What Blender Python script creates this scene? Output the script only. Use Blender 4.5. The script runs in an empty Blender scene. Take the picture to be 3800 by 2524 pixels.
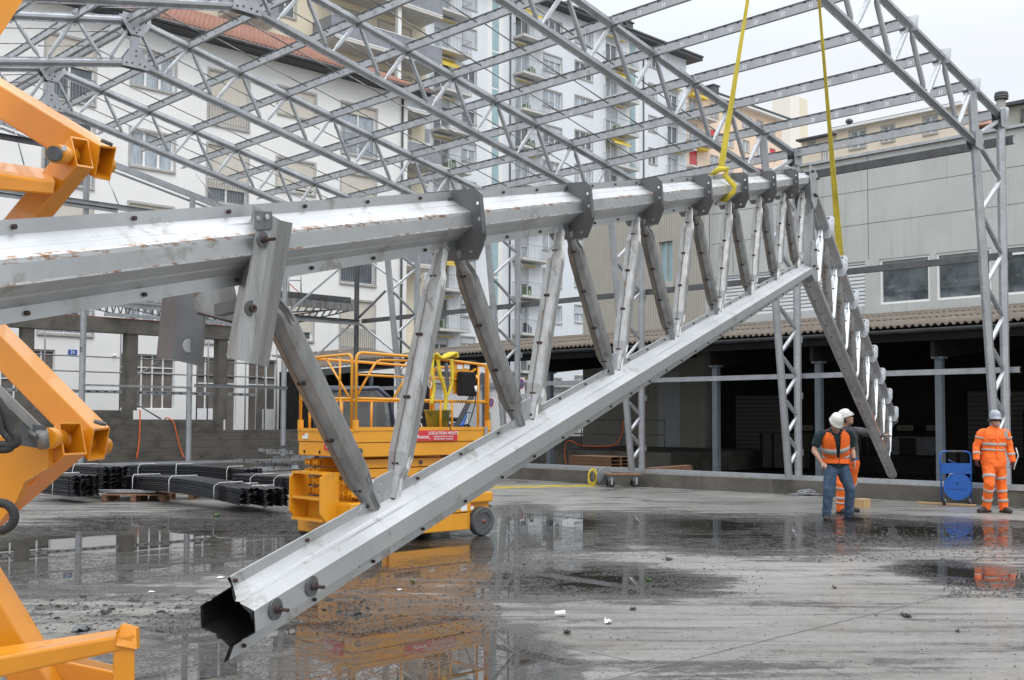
import bpy, bmesh, math, random
from mathutils import Vector, Matrix, Euler
from mathutils.geometry import tessellate_polygon
random.seed(7)
PI=math.pi
scene=bpy.context.scene
COL=scene.collection
# ------------------------------------------------------------------ camera
CA=0.7735; FPX=4083.7; CPITCH=0.0465; CROLL=0.0035; CCY=1262+105.7; EYE=Vector((0,0,1.6))
_r=Vector((math.cos(CA),-math.sin(CA),0)); _f0=Vector((math.sin(CA),math.cos(CA),0)); _u0=Vector((0,0,1))
_f=_f0*math.cos(CPITCH)+_u0*math.sin(CPITCH); _u=-_f0*math.sin(CPITCH)+_u0*math.cos(CPITCH)
RR=_r*math.cos(CROLL)+_u*math.sin(CROLL); UU=_u*math.cos(CROLL)-_r*math.sin(CROLL)
cam=bpy.data.objects.new('camera',bpy.data.cameras.new('camera')); COL.objects.link(cam)
cam.matrix_world=Matrix(((RR.x,UU.x,-_f.x,EYE.x),(RR.y,UU.y,-_f.y,EYE.y),(RR.z,UU.z,-_f.z,EYE.z),(0,0,0,1)))
cam.data.lens=36*FPX/3800; cam.data.sensor_width=36; cam.data.shift_y=105.7/3800; cam.data.clip_end=2000; cam.data.clip_start=0.05
scene.camera=cam
# ------------------------------------------------------------------ world: overcast sky, brighter overhead
W=bpy.data.worlds.new("World"); scene.world=W; W.use_nodes=True
nt=W.node_tree; nt.nodes.clear()
def N(nt,t,**k):
    n=nt.nodes.new(t)
    for a,b in k.items():
        if a.startswith('i_'): n.inputs[int(a[2:]) if a[2:].isdigit() else a[2:]].default_value=b
        else: setattr(n,a,b)
    return n
tc=N(nt,'ShaderNodeTexCoord'); sep=N(nt,'ShaderNodeSeparateXYZ'); nt.links.new(tc.outputs['Generated'],sep.inputs[0])
mp=N(nt,'ShaderNodeMapping'); mp.inputs['Scale'].default_value=(1.2,1.2,4.5); nt.links.new(tc.outputs['Generated'],mp.inputs[0])
no=N(nt,'ShaderNodeTexNoise'); no.inputs['Scale'].default_value=2.2; no.inputs['Detail'].default_value=5; nt.links.new(mp.outputs[0],no.inputs['Vector'])
cr=N(nt,'ShaderNodeValToRGB'); cr.color_ramp.elements[0].position=0.38; cr.color_ramp.elements[0].color=(.90,.955,1.0,1); cr.color_ramp.elements[1].position=0.62; cr.color_ramp.elements[1].color=(1.0,1.0,1.0,1)
nt.links.new(no.outputs['Fac'],cr.inputs[0])
mr=N(nt,'ShaderNodeValToRGB'); e_=mr.color_ramp.elements; e_[0].position=0; e_[0].color=(.28,.28,.28,1); e_[1].position=1; e_[1].color=(.98,.98,.98,1)
for p_,v_ in ((.30,.285),(.42,.36),(.65,.72)): x_=e_.new(p_); x_.color=(v_,v_,v_,1)
nt.links.new(sep.outputs['Z'],mr.inputs[0])
mul=N(nt,'ShaderNodeVectorMath',operation='SCALE'); nt.links.new(cr.outputs[0],mul.inputs[0]); nt.links.new(mr.outputs[0],mul.inputs['Scale'])
sky=N(nt,'ShaderNodeTexSky',sky_type='NISHITA'); sky.sun_disc=False; sky.sun_elevation=math.radians(48); sky.sun_rotation=math.radians(200)
bg1=N(nt,'ShaderNodeBackground'); bg1.inputs['Strength'].default_value=0.03; nt.links.new(sky.outputs[0],bg1.inputs[0])
bg2=N(nt,'ShaderNodeBackground'); bg2.inputs['Strength'].default_value=2.85; nt.links.new(mul.outputs[0],bg2.inputs[0])
ad=N(nt,'ShaderNodeAddShader'); nt.links.new(bg1.outputs[0],ad.inputs[0]); nt.links.new(bg2.outputs[0],ad.inputs[1])
wo=N(nt,'ShaderNodeOutputWorld'); nt.links.new(ad.outputs[0],wo.inputs[0])
sl=bpy.data.lights.new('sun','SUN'); sl.energy=0.55; sl.angle=math.radians(25); sl.color=(1,.97,.93)
so=bpy.data.objects.new('sun',sl); COL.objects.link(so)
_sd=Vector((math.sin(math.radians(200))*math.cos(math.radians(48)),math.cos(math.radians(200))*math.cos(math.radians(48)),math.sin(math.radians(48))))
so.rotation_euler=_sd.to_track_quat('Z','Y').to_euler()
scene.view_settings.view_transform='Standard'; scene.view_settings.look='None'; scene.view_settings.exposure=0.08; scene.view_settings.gamma=1
scene.render.engine='CYCLES'
# ------------------------------------------------------------------ pixel -> place (on a known plane)
def ray(px,py):
    X=px-1900; Y=py-CCY
    return (RR*(X/FPX)+_f-UU*(Y/FPX))
def G(px,py,z=0.0):
    d=ray(px,py); t=(z-1.6)/d.z; return EYE+d*t
def PX(px,py,x):
    d=ray(px,py); return EYE+d*(x/d.x)
def PY(px,py,y):
    d=ray(px,py); return EYE+d*(y/d.y)
def PC(px,py,dep):
    return EYE+ray(px,py)*dep
TL={}
for _rw,_y in (('a',0),('b',850),('c',1674)):
    for _i in range(4): TL[_rw+str(_i+1)]=(950*_i,_y)
def S(t,x,y): o=TL[t]; return (o[0]+x*.54224,o[1]+y*.54224)
# ------------------------------------------------------------------ materials
def mat(name,c1,c2=None,rough=.6,metal=0.0,scale=3.0,detail=6,bump=0.0,bscale=None,stretch=(1,1,1),rough2=None,lo=.35,hi=.65,coat=0,spec=.5):
    m=bpy.data.materials.new(name); m.use_nodes=True; t=m.node_tree; b=t.nodes['Principled BSDF']
    b.inputs['Roughness'].default_value=rough; b.inputs['Metallic'].default_value=metal; b.inputs['Coat Weight'].default_value=coat
    b.inputs['Specular IOR Level'].default_value=spec
    c2=c2 or tuple(x*.8 for x in c1)
    tc=N(t,'ShaderNodeTexCoord'); mp=N(t,'ShaderNodeMapping'); mp.inputs['Scale'].default_value=stretch
    t.links.new(tc.outputs['Object'],mp.inputs[0])
    no=N(t,'ShaderNodeTexNoise'); no.inputs['Scale'].default_value=scale; no.inputs['Detail'].default_value=detail; no.inputs['Roughness'].default_value=.62
    t.links.new(mp.outputs[0],no.inputs['Vector'])
    cr=N(t,'ShaderNodeValToRGB'); cr.color_ramp.elements[0].position=lo; cr.color_ramp.elements[1].position=hi
    cr.color_ramp.elements[0].color=(*c1,1); cr.color_ramp.elements[1].color=(*c2,1)
    t.links.new(no.outputs['Fac'],cr.inputs[0]); t.links.new(cr.outputs[0],b.inputs['Base Color'])
    if rough2 is not None:
        mr=N(t,'ShaderNodeMapRange'); mr.inputs['From Min'].default_value=lo; mr.inputs['From Max'].default_value=hi; mr.inputs['To Min'].default_value=rough; mr.inputs['To Max'].default_value=rough2
        t.links.new(no.outputs['Fac'],mr.inputs['Value']); t.links.new(mr.outputs[0],b.inputs['Roughness'])
    if bump:
        n2=N(t,'ShaderNodeTexNoise'); n2.inputs['Scale'].default_value=bscale or scale*6; n2.inputs['Detail'].default_value=4; t.links.new(mp.outputs[0],n2.inputs['Vector'])
        bp=N(t,'ShaderNodeBump'); bp.inputs['Strength'].default_value=bump; bp.inputs['Distance'].default_value=.02
        t.links.new(n2.outputs['Fac'],bp.inputs['Height']); t.links.new(bp.outputs[0],b.inputs['Normal'])
    return m
def overlay(m,col,scale,lo,hi,stretch=(1,1,1),rough=None,detail=6,seed=0.0):
    """adds patches of another colour (rust, dirt) with a noise shape of its own"""
    t=m.node_tree; b=t.nodes['Principled BSDF']; src=b.inputs['Base Color'].links[0].from_socket
    tc=N(t,'ShaderNodeTexCoord'); mp=N(t,'ShaderNodeMapping'); mp.inputs['Scale'].default_value=stretch; mp.inputs['Location'].default_value=(seed,seed*1.7,seed*.3)
    t.links.new(tc.outputs['Object'],mp.inputs[0])
    no=N(t,'ShaderNodeTexNoise'); no.inputs['Scale'].default_value=scale; no.inputs['Detail'].default_value=detail; no.inputs['Roughness'].default_value=.7; t.links.new(mp.outputs[0],no.inputs['Vector'])
    mr=N(t,'ShaderNodeMapRange'); mr.inputs['From Min'].default_value=lo; mr.inputs['From Max'].default_value=hi; t.links.new(no.outputs['Fac'],mr.inputs['Value'])
    mx=N(t,'ShaderNodeMix',data_type='RGBA'); t.links.new(mr.outputs[0],mx.inputs['Factor']); t.links.new(src,mx.inputs['A']); mx.inputs['B'].default_value=(*col,1)
    t.links.new(mx.outputs['Result'],b.inputs['Base Color'])
    return m
M={}
M['galv']=mat('galvanised_steel',(.47,.485,.505),(.35,.36,.375),rough=.36,metal=.7,scale=2.5,rough2=.52,bump=.05)
M['galvtruss']=overlay(overlay(mat('galvanised_truss_steel',(.54,.55,.56),(.40,.41,.42),rough=.38,metal=.82,scale=1.8,rough2=.52,bump=.06,bscale=14),(.28,.15,.07),14,.665,.72,stretch=(1,1,3),seed=3.1),(.36,.355,.34),4.5,.57,.63,seed=7)
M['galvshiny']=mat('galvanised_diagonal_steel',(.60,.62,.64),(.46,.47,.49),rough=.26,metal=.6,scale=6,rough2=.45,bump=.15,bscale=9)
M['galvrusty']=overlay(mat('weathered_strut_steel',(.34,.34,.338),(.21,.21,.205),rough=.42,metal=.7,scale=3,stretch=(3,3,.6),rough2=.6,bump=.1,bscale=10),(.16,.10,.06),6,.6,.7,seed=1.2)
M['rustedge']=overlay(mat('rust_prone_steel_edge',(.58,.59,.60),(.44,.45,.46),rough=.4,metal=.5,scale=2),(.26,.14,.07),11,.50,.60,stretch=(1.5,1.5,6),seed=3.1)
M['plate']=mat('dark_plate_steel',(.17,.175,.18),(.12,.12,.125),rough=.45,metal=.5,scale=5,bump=.1)
M['bolt']=mat('rusty_bolt',(.06,.035,.03),(.03,.02,.02),rough=.6,metal=.3,scale=40)
M['darksteel']=mat('dark_steel',(.13,.135,.14),(.08,.08,.085),rough=.5,metal=.4,scale=4)
M['yellow']=overlay(overlay(mat('yellow_machine_paint',(.78,.34,.016),(.70,.30,.014),rough=.33,scale=2,coat=.25,bump=.03,bscale=30),(.25,.10,.02),9,.70,.76,seed=4),(.33,.17,.04),3.2,.60,.74,stretch=(1,1,.6),seed=11,detail=9)
M['yellowwet']=overlay(overlay(mat('yellow_machine_paint_wet',(.72,.275,.012),(.62,.23,.010),rough=.28,scale=2.5,coat=.35,bump=.04,bscale=60),(.22,.09,.02),14,.69,.74,seed=2),(.33,.17,.04),3.2,.60,.74,stretch=(1,1,.6),seed=11,detail=9)
M['white_wall']=overlay(mat('white_render',(.82,.815,.80),(.77,.765,.75),rough=.85,scale=.35,bump=.12,bscale=12),(.66,.65,.63),1.6,.60,.80,stretch=(2.2,2.2,.12),seed=3)
M['blue_wall']=overlay(mat('pale_blue_render',(.71,.745,.785),(.66,.695,.735),rough=.85,scale=.3,bump=.1,bscale=10),(.56,.59,.62),1.2,.60,.80,stretch=(2.2,2.2,.12),seed=8)
M['cream_wall']=mat('cream_render',(.74,.68,.53),(.69,.63,.49),rough=.85,scale=.3)
M['orange_wall']=mat('peach_render',(.80,.62,.47),(.76,.59,.45),rough=.85,scale=.2)
M['beige_wall']=mat('beige_render',(.76,.67,.54),(.71,.62,.50),rough=.85,scale=.4)
M['pale_wall']=mat('pale_render',(.80,.76,.70),(.78,.73,.67),rough=.85,scale=.2)
M['sill']=mat('stone_sill',(.46,.45,.43),(.38,.37,.35),rough=.8,scale=4)
M['pvc']=mat('white_window_frame',(.80,.80,.79),(.74,.74,.73),rough=.4,scale=5)
M['shutter']=mat('tan_roller_shutter',(.60,.53,.42),(.55,.48,.38),rough=.6,scale=2)
M['shuttergrey']=mat('grey_roller_shutter',(.50,.52,.54),(.45,.47,.49),rough=.6,scale=2)
M['curtain']=mat('net_curtain',(.62,.63,.63),(.48,.49,.5),rough=.9,scale=6,stretch=(4,4,.4))
M['glass']=mat('window_glass',(.13,.15,.17),(.06,.07,.08),rough=.04,scale=1.2,spec=.9)
M['glasslight']=mat('curtained_glass',(.44,.49,.53),(.24,.27,.30),rough=.08,scale=2.5,stretch=(3,3,.5),spec=.8)
M['teal']=mat('teal_glass_block',(.33,.47,.49),(.27,.40,.43),rough=.25,scale=2)
M['tiles']=None
M['rail']=mat('grey_railing',(.28,.30,.32),(.22,.23,.25),rough=.5,metal=.3)
M['balpanel']=mat('grey_balcony_panel',(.26,.27,.30),(.20,.21,.24),rough=.35,scale=3)
M['slab']=mat('balcony_concrete',(.60,.59,.57),(.50,.49,.47),rough=.85,scale=2)
M['awning']=mat('yellow_awning',(.74,.56,.10),(.66,.49,.08),rough=.8,scale=3)
M['roofdark']=mat('dark_roofing',(.07,.075,.085),(.05,.05,.055),rough=.6)
M['conc']=overlay(mat('weathered_concrete',(.15,.138,.118),(.085,.078,.066),rough=.75,scale=1.6,bump=.4,bscale=16),(.05,.045,.04),1.1,.55,.7,stretch=(1,1,.4),seed=2)
M['concwall']=None
M['panel']=overlay(mat('facade_concrete_panel',(.50,.51,.495),(.445,.455,.44),rough=.8,scale=.8,bump=.15,bscale=8),(.38,.385,.37),2.2,.54,.72,stretch=(2,2,.10),seed=5)
M['ribbed']=None
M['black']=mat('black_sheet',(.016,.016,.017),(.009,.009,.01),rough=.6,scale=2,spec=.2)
M['dockwall']=mat('shade_dark_dock_wall',(.026,.024,.022),(.015,.014,.0135),rough=.9,scale=1,spec=.15)  # near-black tone carries the shade of the deep bay
M['post']=mat('painted_canopy_post',(.17,.20,.23),(.13,.155,.18),rough=.5,metal=.1)
M['wood']=mat('raw_timber',(.55,.38,.20),(.42,.27,.13),rough=.75,scale=6,stretch=(1,8,1))
M['woodbrown']=mat('pallet_timber',(.24,.13,.07),(.15,.08,.045),rough=.75,scale=8,stretch=(1,6,1))
M['plastic']=mat('black_shiny_profile',(.011,.012,.015),(.007,.0075,.009),rough=.14,scale=3,rough2=.34,spec=.35)
M['white']=mat('white_plastic',(.8,.8,.8),(.7,.7,.7),rough=.6)
M['red']=mat('red_sign_paint',(.62,.035,.045),(.55,.03,.04),rough=.4)
M['darkred']=mat('dark_red_banner',(.16,.03,.045),(.12,.025,.035),rough=.7)
M['letter']=mat('white_lettering',(.85,.85,.85),(.8,.8,.8),rough=.5)
M['darkletter']=mat('dark_lettering',(.04,.04,.04),(.03,.03,.03),rough=.5)
M['blue']=mat('blue_cart_paint',(.016,.12,.46),(.012,.09,.36),rough=.35,scale=5)
M['rubber']=mat('grey_rubber',(.10,.105,.11),(.06,.063,.066),rough=.6,scale=9)
M['tyre']=mat('black_rubber',(.03,.03,.032),(.02,.02,.02),rough=.7)
M['hoseo']=mat('orange_hose_rubber',(.85,.16,.03),(.75,.13,.02),rough=.5)
M['hosey']=mat('yellow_hose_rubber',(.80,.62,.05),(.7,.52,.04),rough=.5)
M['sling']=mat('yellow_webbing',(.62,.50,.05),(.42,.33,.035),rough=.8,scale=5,stretch=(2,2,.6),bump=.2,bscale=60)
M['bucket']=mat('olive_bucket',(.24,.26,.05),(.18,.20,.04),rough=.5)
M['carbody']=mat('dark_blue_cab_paint',(.035,.045,.075),(.03,.035,.06),rough=.25,coat=.4)
M['scaf']=mat('scaffold_tube',(.30,.31,.32),(.22,.225,.23),rough=.45,metal=.5)
M['bluesign']=mat('blue_enamel',(.03,.11,.42),(.03,.10,.38),rough=.3)
M['rust']=mat('rusty_steel',(.24,.10,.05),(.13,.06,.035),rough=.8,scale=9)
M['skin']=mat('skin',(.56,.33,.235),(.48,.26,.185),rough=.5,scale=7)
M['hivis']=mat('orange_hi_vis_fabric',(1.0,.185,.02),(.86,.135,.014),rough=.75,scale=9,bump=.6,bscale=7)
M['reflect']=mat('grey_reflective_tape',(.44,.44,.42),(.36,.36,.34),rough=.4)
M['denim']=mat('blue_denim',(.062,.105,.17),(.03,.055,.10),rough=.85,scale=7,bump=.7,bscale=9)
M['shirtdark']=mat('dark_teal_tshirt',(.014,.035,.042),(.01,.024,.03),rough=.85,scale=8,bump=.4,bscale=9)
M['greyjacket']=mat('grey_work_jacket',(.12,.125,.135),(.09,.09,.10),rough=.85,scale=8,bump=.5,bscale=9)
M['boot']=mat('dark_boot_leather',(.04,.03,.025),(.02,.018,.016),rough=.55,scale=12)
M['helmet']=mat('white_helmet_shell',(.80,.79,.74),(.74,.73,.69),rough=.35,coat=.3)
M['helmetgrey']=mat('silver_grey_helmet_shell',(.34,.37,.42),(.28,.31,.35),rough=.3,coat=.4)
M['glove']=mat('dark_red_glove',(.10,.02,.035),(.05,.014,.02),rough=.8,scale=20)
M['hair']=mat('dark_hair',(.03,.022,.018),(.015,.012,.01),rough=.7)
M['mud']=mat('wet_mud',(.02,.018,.016),(.035,.03,.026),rough=.35,scale=30,bump=.5)
M['leaf']=mat('green_leaf',(.09,.16,.03),(.05,.10,.02),rough=.6)
def bandmat(name,base,dark,axis,freq,duty=.5,rough=.7,bumps=.3,noise=.3):
    m=mat(name,base,tuple(x*.88 for x in base),rough=rough,scale=1.5); t=m.node_tree; b=t.nodes['Principled BSDF']
    tc=N(t,'ShaderNodeTexCoord'); sp=N(t,'ShaderNodeSeparateXYZ'); t.links.new(tc.outputs['Object'],sp.inputs[0])
    ml=N(t,'ShaderNodeMath',operation='MULTIPLY'); ml.inputs[1].default_value=freq; t.links.new(sp.outputs[axis],ml.inputs[0])
    fr=N(t,'ShaderNodeMath',operation='FRACT'); t.links.new(ml.outputs[0],fr.inputs[0])
    cr=N(t,'ShaderNodeValToRGB'); e=cr.color_ramp.elements; e[0].position=0; e[0].color=(1,1,1,1); e[1].position=1; e[1].color=(1,1,1,1)
    for p_,v in ((duty-.08,1),(duty,0),(.94,0),(.999,1)):
        x=e.new(p_); x.color=(v,v,v,1)
    t.links.new(fr.outputs[0],cr.inputs[0])
    src=b.inputs['Base Color'].links[0].from_socket
    mx=N(t,'ShaderNodeMix',data_type='RGBA'); t.links.new(cr.outputs[0],mx.inputs['Factor']); mx.inputs['A'].default_value=(*dark,1); t.links.new(src,mx.inputs['B']); t.links.new(mx.outputs['Result'],b.inputs['Base Color'])
    bp=N(t,'ShaderNodeBump'); bp.inputs['Strength'].default_value=bumps; bp.inputs['Distance'].default_value=.03; t.links.new(cr.outputs[0],bp.inputs['Height']); t.links.new(bp.outputs[0],b.inputs['Normal'])
    return m
M['ribbed']=bandmat('ribbed_concrete',(.42,.395,.35),(.31,.29,.255),'Y',9,.6,bumps=.15)
M['rollup']=bandmat('shade_dark_roller_door',(.085,.082,.078),(.012,.012,.012),'Z',7,.85)  # slat colour darkened to stand in for shade under the canopy
M['blind']=bandmat('white_louvre_blind',(.72,.74,.76),(.12,.13,.14),'Z',8,.72)
M['shutter']=bandmat('tan_roller_slats',(.62,.58,.51),(.52,.485,.425),'Z',14,.85,bumps=.15)
M['shuttergrey']=bandmat('grey_roller_slats',(.52,.55,.58),(.40,.42,.45),'Z',14,.85,bumps=.15)
M['concwall']=overlay(bandmat('board_marked_concrete',(.115,.105,.09),(.082,.074,.063),'Z',4.3,.93,rough=.7,bumps=.25),(.05,.045,.04),1.5,.46,.64,stretch=(1,1,1.6),seed=9)
M['redbeam']=mat('red_scaffold_beam',(.50,.05,.05),(.38,.04,.045),rough=.5)
# perforated purlin sheet: rows of punched holes, as a real alpha mask
def holemat(name,c1,c2):
    m=mat(name,c1,c2,rough=.4,metal=.45,scale=2.5,rough2=.52); t=m.node_tree; b=t.nodes['Principled BSDF']
    uv=N(t,'ShaderNodeUVMap'); sp=N(t,'ShaderNodeSeparateXYZ'); t.links.new(uv.outputs[0],sp.inputs[0])
    def band(sock,off,per,half):
        a=N(t,'ShaderNodeMath',operation='ADD'); a.inputs[1].default_value=-off; t.links.new(sock,a.inputs[0])
        if per:
            d=N(t,'ShaderNodeMath',operation='WRAP'); d.inputs[1].default_value=per/2; d.inputs[2].default_value=-per/2; t.links.new(a.outputs[0],d.inputs[0]); a=d
        ab=N(t,'ShaderNodeMath',operation='ABSOLUTE'); t.links.new(a.outputs[0],ab.inputs[0])
        lt=N(t,'ShaderNodeMath',operation='LESS_THAN'); lt.inputs[1].default_value=half; t.links.new(ab.outputs[0],lt.inputs[0]); return lt.outputs[0]
    def AND(a,b2):
        x=N(t,'ShaderNodeMath',operation='MULTIPLY'); t.links.new(a,x.inputs[0]); t.links.new(b2,x.inputs[1]); return x.outputs[0]
    def OR(a,b2):
        x=N(t,'ShaderNodeMath',operation='MAXIMUM'); t.links.new(a,x.inputs[0]); t.links.new(b2,x.inputs[1]); return x.outputs[0]
    h=AND(band(sp.outputs['X'],.14,.27,.035),band(sp.outputs['Y'],.170,0,.010))
    h2=None
    for vx in (.01,.055):
        for vy in (.112,.078,.044):
            k=AND(band(sp.outputs['X'],vx,.54,.013),band(sp.outputs['Y'],vy,0,.010)); h2=k if h2 is None else OR(h2,k)
    h=OR(h,h2)
    iv=N(t,'ShaderNodeMath',operation='SUBTRACT'); iv.inputs[0].default_value=1; t.links.new(h,iv.inputs[1]); t.links.new(iv.outputs[0],b.inputs['Alpha'])
    return m
M['purlin']=holemat('perforated_purlin_sheet',(.50,.51,.525),(.40,.41,.425))
# clay tile roof
m=mat('clay_roof_tiles',(.25,.115,.08),(.38,.21,.16),rough=.8,scale=9,lo=.3,hi=.7); M['tiles']=m
# ------------------------------------------------------------------ mesh builder
def basis(d,up=Vector((0,0,1))):
    d=d.normalized(); s=d.cross(up)
    if s.length<1e-4: s=d.cross(Vector((1,0,0)))
    s.normalize(); u=s.cross(d).normalized(); return d,s,u
class MB:
    def __init__(s): s.v=[];s.f=[];s.m=[];s.uv={};s.sm=[]
    def add(s,vs,fs,mi=0,smooth=False):
        o=len(s.v); s.v+=[Vector(v) for v in vs]
        for f in fs: s.f.append([o+i for i in f]); s.m.append(mi); s.sm.append(smooth)
        return s
    def box(s,c,sz,mi=0,R=None):
        c=Vector(c); h=Vector(sz)/2; R=R or Matrix.Identity(3)
        vs=[c+R@Vector((x*h.x,y*h.y,z*h.z)) for x in(-1,1) for y in(-1,1) for z in(-1,1)]
        return s.add(vs,[(0,1,3,2),(4,6,7,5),(0,4,5,1),(2,3,7,6),(0,2,6,4),(1,5,7,3)],mi)
    def bb(s,a,b,mi=0):
        a=Vector(a);b=Vector(b); return s.box((a+b)/2,[abs(x) for x in (b-a)],mi)
    def beam(s,p,q,w,h,mi=0,up=Vector((0,0,1)),bev=0):
        p=Vector(p);q=Vector(q); d,si,u=basis(q-p,up)
        if bev: pr=[(-w/2+bev,-h/2),(w/2-bev,-h/2),(w/2,-h/2+bev),(w/2,h/2-bev),(w/2-bev,h/2),(-w/2+bev,h/2),(-w/2,h/2-bev),(-w/2,-h/2+bev)]
        else: pr=[(-w/2,-h/2),(w/2,-h/2),(w/2,h/2),(-w/2,h/2)]
        return s.prof(p,q,pr,si,u,mi)
    def prof(s,p,q,pr,si,u,mi=0,closed=True,caps=True,smooth=False):
        n=len(pr); p=Vector(p);q=Vector(q)
        vs=[p+si*a+u*b for a,b in pr]+[q+si*a+u*b for a,b in pr]
        fs=[(i,(i+1)%n,(i+1)%n+n,i+n) for i in range(n if closed else n-1)]
        if caps and closed: fs+=[tuple(range(n-1,-1,-1)),tuple(range(n,2*n))]
        return s.add(vs,fs,mi,smooth)
    def tube(s,pts,r,n=8,mi=0,caps=True,smooth=True):
        pts=[Vector(p) for p in pts]; vs=[];fs=[]
        rs=r if isinstance(r,(list,tuple)) else [r]*len(pts)
        pu=None
        for i,p in enumerate(pts):
            d=(pts[min(i+1,len(pts)-1)]-pts[max(i-1,0)])
            if d.length<1e-7: d=Vector((0,0,1))
            d.normalize()
            if pu is None: _,si,u=basis(d)
            else:
                u=pu-d*pu.dot(d)
                if u.length<1e-5: _,si,u=basis(d)
                u.normalize(); si=d.cross(u)
            pu=u
            for k in range(n):
                a=2*PI*k/n; vs.append(p+(si*math.cos(a)+u*math.sin(a))*rs[i])
        for i in range(len(pts)-1):
            for k in range(n): fs.append((i*n+k,i*n+(k+1)%n,(i+1)*n+(k+1)%n,(i+1)*n+k))
        s.add(vs,fs,mi,smooth)
        if caps:
            o=len(s.v)-len(vs); s.f.append([o+k for k in range(n-1,-1,-1)]);s.m.append(mi);s.sm.append(False)
            s.f.append([o+(len(pts)-1)*n+k for k in range(n)]);s.m.append(mi);s.sm.append(False)
        return s
    def loft(s,secs,mi=0,caps=True,smooth=True):
        n=len(secs[0]); vs=[v for sc in secs for v in sc]; fs=[]
        for i in range(len(secs)-1):
            for k in range(n): fs.append((i*n+k,i*n+(k+1)%n,(i+1)*n+(k+1)%n,(i+1)*n+k))
        if caps: fs+=[tuple(range(n-1,-1,-1)),tuple((len(secs)-1)*n+k for k in range(n))]
        return s.add(vs,fs,mi,smooth)
    def lathe(s,c,pr,n=20,mi=0,R=None,smooth=True,caps=False):
        c=Vector(c); R=R or Matrix.Identity(3)
        secs=[[c+R@Vector((r*math.cos(2*PI*k/n),r*math.sin(2*PI*k/n),z)) for k in range(n)] for r,z in pr]
        m0=len(s.sm); s.loft(secs,mi,caps,smooth)
        for i in range(len(pr)-1):   # flat rings stay flat-shaded
            if abs(pr[i+1][1]-pr[i][1])<.15*abs(pr[i+1][0]-pr[i][0]):
                for k in range(n): s.sm[m0+i*n+k]=False
        return s
    def plate(s,outer,holes,o,ax,ay,th,mi=0):
        """flat plate with holes; outer/holes are 2-D loops"""
        o=Vector(o);ax=Vector(ax).normalized();ay=Vector(ay).normalized();nz=ax.cross(ay)
        loops=[[Vector((a,b,0)) for a,b in outer]]+[[Vector((a,b,0)) for a,b in h] for h in holes]
        tri=tessellate_polygon(loops); flat=[p for l in loops for p in l]; n=len(flat)
        vs=[o+ax*p.x+ay*p.y+nz*th/2 for p in flat]+[o+ax*p.x+ay*p.y-nz*th/2 for p in flat]
        fs=[tuple(t) for t in tri]+[tuple(i+n for i in reversed(t)) for t in tri]
        k=0
        for l in loops:
            m_=len(l)
            for i in range(m_): fs.append((k+i,k+(i+1)%m_,k+(i+1)%m_+n,k+i+n))
            k+=m_
        return s.add(vs,fs,mi)
    def build(s,name,mats,parent=None,center=True,recalc=True):
        me=bpy.data.meshes.new(name)
        xs=[v.x for v in s.v];ys=[v.y for v in s.v];zs=[v.z for v in s.v]
        c=Vector(((min(xs)+max(xs))/2,(min(ys)+max(ys))/2,min(zs))) if center else Vector((0,0,0))
        me.from_pydata([v-c for v in s.v],[],s.f)
        for mm in (mats if isinstance(mats,(list,tuple)) else [mats]): me.materials.append(M[mm] if isinstance(mm,str) else mm)
        me.polygons.foreach_set('material_index',s.m); me.polygons.foreach_set('use_smooth',s.sm)
        if recalc:
            bm=bmesh.new(); bm.from_mesh(me); bmesh.ops.recalc_face_normals(bm,faces=bm.faces); bm.to_mesh(me); bm.free()
        me.update()
        o=bpy.data.objects.new(name,me); COL.objects.link(o); o.location=c
        if parent is not None: attach(o,parent)
        return o
def wm(o):
    m_=o.matrix_basis.copy()
    if o.parent: m_=wm(o.parent)@o.matrix_parent_inverse@m_
    return m_
def attach(o,parent):
    o.parent=parent; o.matrix_parent_inverse=wm(parent).inverted()
def tag(o,label=None,cat=None,group=None,kind=None):
    if label:o['label']=label
    if cat:o['category']=cat
    if group:o['group']=group
    if kind:o['kind']=kind
    return o
def thing(name,label,cat,loc=(0,0,0),rz=0,group=None):
    o=bpy.data.objects.new(name,None); COL.objects.link(o); o.location=loc; o.rotation_euler=(0,0,rz); o.empty_display_size=.2
    return tag(o,label,cat,group)
def kids(o): return [c for c in bpy.data.objects if c.parent==o]
_kc={}
def copy_tree(o,parent=None,loc=None,rz=None):
    c=o.copy(); COL.objects.link(c)
    if parent is not None:
        pi=o.matrix_parent_inverse.copy(); c.parent=parent; c.matrix_parent_inverse=pi
    if loc is not None: c.location=loc
    if rz is not None: c.rotation_euler=(0,0,rz)
    if o not in _kc: _kc[o]=kids(o)
    for ch in _kc[o]: copy_tree(ch,c)
    return c
_tx={}
def text_mesh(s,size,ex=.002,shear=0):
    cu=bpy.data.curves.new('t','FONT'); cu.body=s; cu.size=size; cu.extrude=ex; cu.align_x='CENTER'; cu.align_y='CENTER'; cu.shear=shear; cu.resolution_u=3
    ob=bpy.data.objects.new('t',cu); COL.objects.link(ob); dg=bpy.context.evaluated_depsgraph_get(); dg.update()
    me=bpy.data.meshes.new_from_object(ob.evaluated_get(dg)); bpy.data.objects.remove(ob); bpy.data.curves.remove(cu); return me
def text(name,s,size,o,ax,ay,mt,parent,ex=.002,shear=0,bold=0):
    """lettering: ax = reading direction, ay = up"""
    me=text_mesh(s,size,ex,shear); ax=Vector(ax).normalized();ay=Vector(ay).normalized();nz=ax.cross(ay)
    me.transform(Matrix(((ax.x,ay.x,nz.x,0),(ax.y,ay.y,nz.y,0),(ax.z,ay.z,nz.z,0),(0,0,0,1))))
    me.materials.clear(); me.materials.append(M[mt]); ob=bpy.data.objects.new(name,me); COL.objects.link(ob); ob.location=Vector(o)
    if parent: attach(ob,parent)
    return ob
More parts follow.
